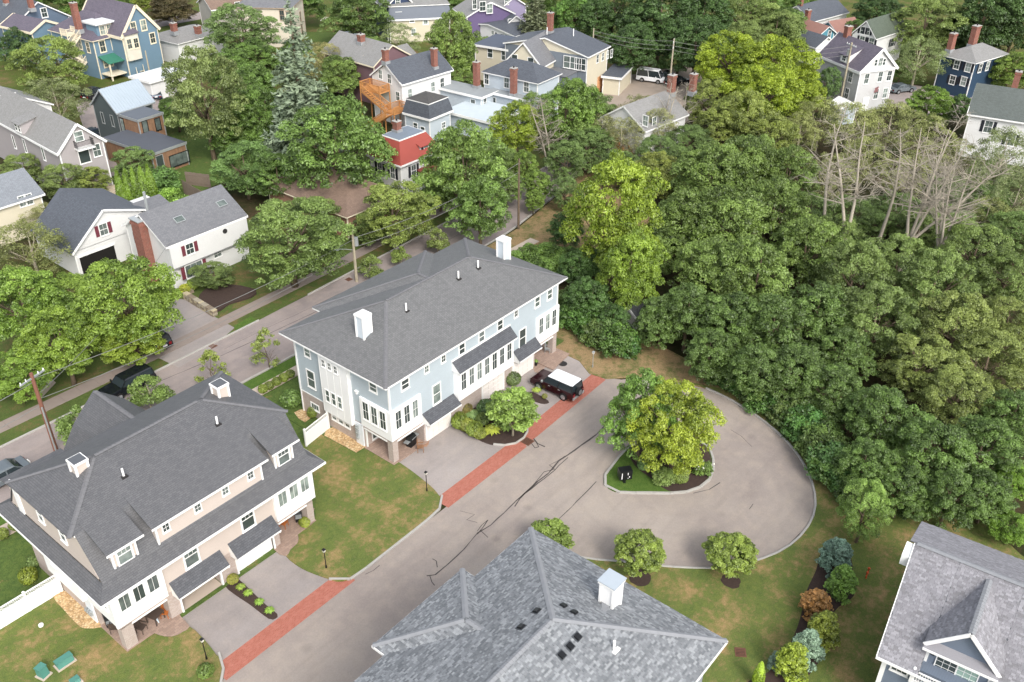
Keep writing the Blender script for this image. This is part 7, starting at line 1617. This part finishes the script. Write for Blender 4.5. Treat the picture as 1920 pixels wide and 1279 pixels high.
# community mailbox on the island
x, y = at(1170, 906); e = empty('mailbox_cluster', (x, y, GZ+.1), .15-math.pi/2+.75, 'black community mailbox with white lettering on the island grass', 'mailbox')
MB().box(-.1,-.1,0,.1,.1,.5).build('pedestal', BLACKM, e); MB().box(-.5,-.32,.5,.5,.32,1.35).build('box', plain('satin_black', '1a1b1d', .35), e)
for i in range(4):
    for j in range(4): MB().box(-.46+i*.235,-.335,.56+j*.19,-.46+i*.235+.215,-.32,.56+j*.19+.17).build('locker_door', BLACKM, e)
wl = plain('white_lettering', 'e6e6e6', .5)
for i, (a, b, c, d) in enumerate([(-.36,.62,-.3,1.2),(.12,.95,.17,1.2),(.24,.7,.3,.84),(.14,.6,.19,.68)]): MB().box(a,-.342,b,c,-.335,d).build('lettering', wl, e)
# green utility cabinets
def cabinet(label, px, py, sx, sy, h, rz):
    x, y = at(px, py); e = empty('utility_cabinet', (x, y, GZ+.08), rz, label, 'utility box'); g = plain('cabinet_green', '4c8074', .55, .12, 2)
    MB().hull8([(-sx/2,-sy/2,.08),(sx/2,-sy/2,.08),(sx/2,sy/2,.08),(-sx/2,sy/2,.08)],[(-sx/2,-sy/2+.12,h),(sx/2,-sy/2+.12,h),(sx/2,sy/2,h),(-sx/2,sy/2,h)]).build('cabinet', g, e); MB().box(-sx/2-.1,-sy/2-.1,0,sx/2+.1,sy/2+.1,.08).build('pad', CONC, e); MB().box(-sx/2-.03,-sy/2+.08,h,sx/2+.03,sy/2+.03,h+.05).build('lid', g, e)
cabinet('narrow green utility box on the bottom left lawn', 83, 1268, .5, .55, .75, .25); cabinet('wide green utility box on the bottom left lawn', 123, 1246, 1.0, .5, .45, 0.); cabinet('small green utility box at the bottom edge of the left lawn', 143, 1282, .5, .4, .3, 0.)
x, y = at(78, 1175); tagp(MB().tube([(0,0,0),(0,0,.12)], .16, 12).build('sewer_cap', WHITE, None, (x, y, GZ+.08)), 'small white cap in the grass by the left fence', 'cap')
# grills, chairs, table
def grill(label, px, py, rz, z=GZ+.1, s=1.):
    x, y = at(px, py); e = empty('grill', (x, y, z), rz, label, 'grill'); e.scale = (s,)*3
    MB().box(-.4,-.25,.1,.4,.25,.75).build('cart', BLACKM, e); MB().hull8([(-.42,-.28,.78),(.42,-.28,.78),(.42,.28,.78),(-.42,.28,.78)],[(-.36,-.12,1.1),(.36,-.12,1.1),(.36,.26,1.1),(-.36,.26,1.1)]).build('lid', plain('dark_steel', '3a3b3d', .3, .1, 4, .6), e)
    for sg in (-1, 1): MB().box(sg*.62-.19,-.22,.74,sg*.62+.19,.22,.79).build('side_shelf', METAL, e)
    MB().tube([(-.3,-.3,.9),(.3,-.3,.9)], .02, 6).build('handle', METAL, e)
    for a in (-.35,.35):
        for b in (-.2,.2): MB().tube([(a,b,0),(a,b,.12)], .05, 6).build('caster', RUB, e)
grill('black barbecue grill at the open corner porch of the pale blue duplex', 772, 836, math.pi*.05, GZ+.02); grill('black barbecue grill in the right porch of the beige duplex', 561, 975, math.pi*.3); grill('covered grill in the shade beside the left porch of the beige duplex', 205, 1172, 1.3, GZ+.1, .8)
def chair(label, px, py, rz, mat, z=GZ+.1, fold=False):
    x, y = at(px, py); e = empty('patio_chair', (x, y, z), rz, label, 'chair')
    for k in range(5): MB().box(-.25,-.24+k*.1,.42,.25,-.24+k*.1+.08,.45).build('seat_slat', mat, e)
    for k in range(5): MB().box(-.24+k*.1,.25,.45,-.24+k*.1+.07,.28,.95).build('back_slat', mat, e)
    MB().box(-.27,.25,.92,.27,.29,1.0).build('back_rail', mat, e)
    for a in (-.24,.24):
        for b in (-.22,.24): MB().tube([(a,b,0),(a,b,.43 if b < 0 else 1.)], .025, 6).build('leg', mat, e)
    for a in (-.28,.28): MB().box(a-.03,-.24,.62,a+.03,.27,.66).build('arm', mat, e)
DKW = plain('dark_stained_wood', '4a3f38', .6, .2, 4); RDW = plain('orange_cedar', 'a8622f', .6, .2, 4)
chair('dark wooden chair in the left porch of the beige duplex', 268, 1186, .4, DKW); chair('second dark chair beside the brick pillar of the left porch', 218, 1186, 2.4, DKW); chair('orange cedar chair standing in the left porch of the beige duplex', 312, 1158, -.9, RDW); chair('orange cedar chair at the right porch of the beige duplex', 533, 990, 2., RDW); chair('brown wooden chair on the paver corner by the grill', 789, 846, .8, plain('weathered_brown_wood', '8a6548', .8, .2, 4), GZ+.03); chair('small metal chair at the far porch pillar of the pale blue duplex', 1027, 662, .5, METAL, GZ+.04)
x, y = at(292, 1172); e = empty('patio_table', (x+.2, y+.2, GZ+.1), .3, 'small dark patio table in the left porch of the beige duplex', 'table'); MB().box(-.45,-.45,.68,.45,.45,.72).build('table_top', DKW, e)
for a in (-.38,.38):
    for b in (-.38,.38): MB().box(a-.03,b-.03,0,a+.03,b+.03,.68).build('leg', DKW, e)
x, y = at(284, 1165); tagp(MB().tube([(-.1,-.9,.1),(0,0,.75),(.1,.8,1.25)], [.03,.16,.1], 8).build('folded_umbrella', plain('pale_blue_canvas', 'b9c6cc', .8), None, (x+.3, y+.3, GZ)), 'folded pale umbrella leaning in the left porch', 'umbrella')
x, y = at(1004, 685); e = empty('flower_pot', (x, y, GZ+.02), 0, 'dark plant pot beside the last garage door of the pale blue duplex', 'plant pot'); MB().tube([(0,0,0),(0,0,.35)], [.16,.22], 10).build('pot', BLACKM, e); o = link('plant', HOS[0], e, (0,0,.3)); o.scale = (.7,.7,1.1); o.color = (.9,1.1,.6,1)
x, y = at(893, 762); e = empty('flower_pot', (x-.2, y+.7, GZ+.02), 0, 'dark plant pot with a trailing plant by the brick pier under the middle bay', 'plant pot'); MB().tube([(0,0,0),(0,0,.4)], [.18,.26], 10).build('pot', BLACKM, e); o = link('plant', HOS[1], e, (0,0,.35)); o.scale = (.9,.9,1.1); o.color = (.7,1.,.7,1)
for i, (px, py) in enumerate([(1626,1078),(1623,1086)]):
    x, y = at(px, py); m = MB().tube([(0,0,0),(0,0,.5)], .05, 6).ball((0,0,.55), .1, n=6, m=4).box(-.16,-.03,.28,.16,.03,.36); tagp(m.build('orange_marker', plain('orange_plastic', 'c1512b', .5), None, (x, y, GZ+.08)), ['upper','lower'][i]+' orange marker standing in the lawn beside the lower right house', 'marker')
# retaining walls laid stone by stone before the white house
STN = [plain('fieldstone_'+k, c, .9, .2, 5) for k, c in (('grey', '98907f'), ('buff', 'aca083'), ('brown', '7f7362'))]
def stone_wall(label, a, b, h=.75, th=.55):
    A, B = [Vector((*at(*p), GZ)) for p in (a, b)]; d = B-A; e = empty('stone_wall', A, math.atan2(d.y, d.x), label, 'stone wall'); L_ = d.length; z = 0
    while z < h-.05:
        hh = min(R.uniform(.16,.26), h-z); x = -R.uniform(0,.2)
        while x < L_:
            w_ = R.uniform(.25,.55); k = R.uniform(-.03,.03); g = .015; o = MB().hull8([(x+g,-th/2+k,z+g),(x+w_-g,-th/2-k,z+g),(x+w_-g,th/2+k,z+g),(x+g,th/2-k,z+g)],[(x+g*2,-th/2+k+.03,z+hh),(x+w_-g*2,-th/2+.03,z+hh-.01),(x+w_-g*2,th/2-.03,z+hh+.01),(x+g*2,th/2-.03,z+hh)]).build('stone', R.choice(STN), e); x += w_
        z += hh
stone_wall('low fieldstone wall along the driveway of the white house', (350,560), (402,592)); stone_wall('short fieldstone return of the wall by the steps', (345,555), (360,548), .6)
sheet('planting_bed', smooth([(372,568),(400,590),(430,572),(470,560),(480,545),(420,535),(385,545)], 2, True), GZ+.2, MULCH, .2)
sheet('driveway', [(322,560),(350,562),(402,594),(440,615),(395,655),(335,690),(290,668),(300,620)], GZ+.026, A_DRIVE)
sheet('garden_path', [(85,700),(105,718),(80,745),(60,735)], GZ+.03, CONC); sheet('green_verge', [(438,612),(470,594),(482,601),(442,622)], GZ+.05, G_LUSH, .05)
# board fence in the back garden and steps
def board_fence(label, a, b, h=1.8, mat=plain('weathered_boards', '786b5f', .9, .2, 3)):
    A, B = [Vector((*at(*p), GZ)) for p in (a, b)]; d = B-A; e = empty('board_fence', A, math.atan2(d.y, d.x), label, 'fence'); n = int(d.length/.2); bo = MB().box(0,-.015,0,.185,.015,h).mesh('board', mat)
    for k in range(n): link('board', bo, e, (k*.2, R.uniform(-.01,.01), R.uniform(-.03,.03)))
    MB().box(0,.015,.4,d.length,.06,.5).box(0,.015,h-.4,d.length,.06,h-.3).build('fence_rail', mat, e)
board_fence('weathered board fence above the long white house', (345,362), (396,392)); board_fence('board fence behind the feathery tree trunk', (396,352), (350,346))
sx, sy = at(214, 365); e = empty('garden_steps', (sx, sy, GZ), -.9, 'pale stone garden steps with dark risers beside the grey gabled house', 'steps')
for k in range(6): MB().box(-.9,-k*.45,0,.9,-k*.45+.42,1.2-k*.2).build('step', plain('pale_step', 'b3a793', .8), e)
# ground of the neighbourhood behind the street
sheet('back_lawn', [(60,330),(240,420),(420,340),(560,330),(700,250),(560,180),(350,240),(200,300)], GZ+.004, G_GREEN); sheet('rear_garden_ground', [(-200,520),(330,620),(560,500),(400,420),(60,480)], GZ+.004, grass_mat('shady_grass', '4f5a2c', '3f4a24', '5f4f38', .45, .6))
sheet('side_lane', [(140,190),(178,182),(186,240),(230,330),(200,330),(160,250)], GZ+.01, A_STREET); sheet('drive_by_blue_house', [(150,170),(330,160),(360,200),(240,215),(150,195)], GZ+.008, A_STREET)
sheet('upper_street', [(-300,60),(300,48),(400,20),(640,55),(900,120),(1600,300),(1580,270),(900,95),(640,38),(420,5),(300,35),(-300,40)], GZ+.006, A_STREET) if 0 else sheet('upper_street', [(250,60),(420,28),(420,14),(250,45)], GZ+.006, A_STREET)
sheet('parking_yard', [(1130,150),(1300,120),(1350,200),(1260,240),(1130,200)], GZ+.012, plain('yard_gravel', '95897d', .95, .15, .8)); sheet('upper_lawn', [(560,60),(700,62),(760,100),(620,100)], GZ+.012, G_GREEN)
sheet('right_drive', [(1640,150),(1750,165),(1850,185),(1900,230),(1720,215),(1640,185)], GZ+.012, A_STREET); sheet('brick_yard', [(838,150),(880,165),(860,185),(820,170)], GZ+.012, PAVER)
sheet('town_ground', [(-400,-60),(2300,-60),(2300,180),(1500,150),(700,150),(300,260),(-400,300)], GZ-.008, grass_mat('town_grass', '59662f', '48562a', '7a684a', .48, .62, .2))
for o in bpy.data.objects:
    if '_m' in o: del o['_m']
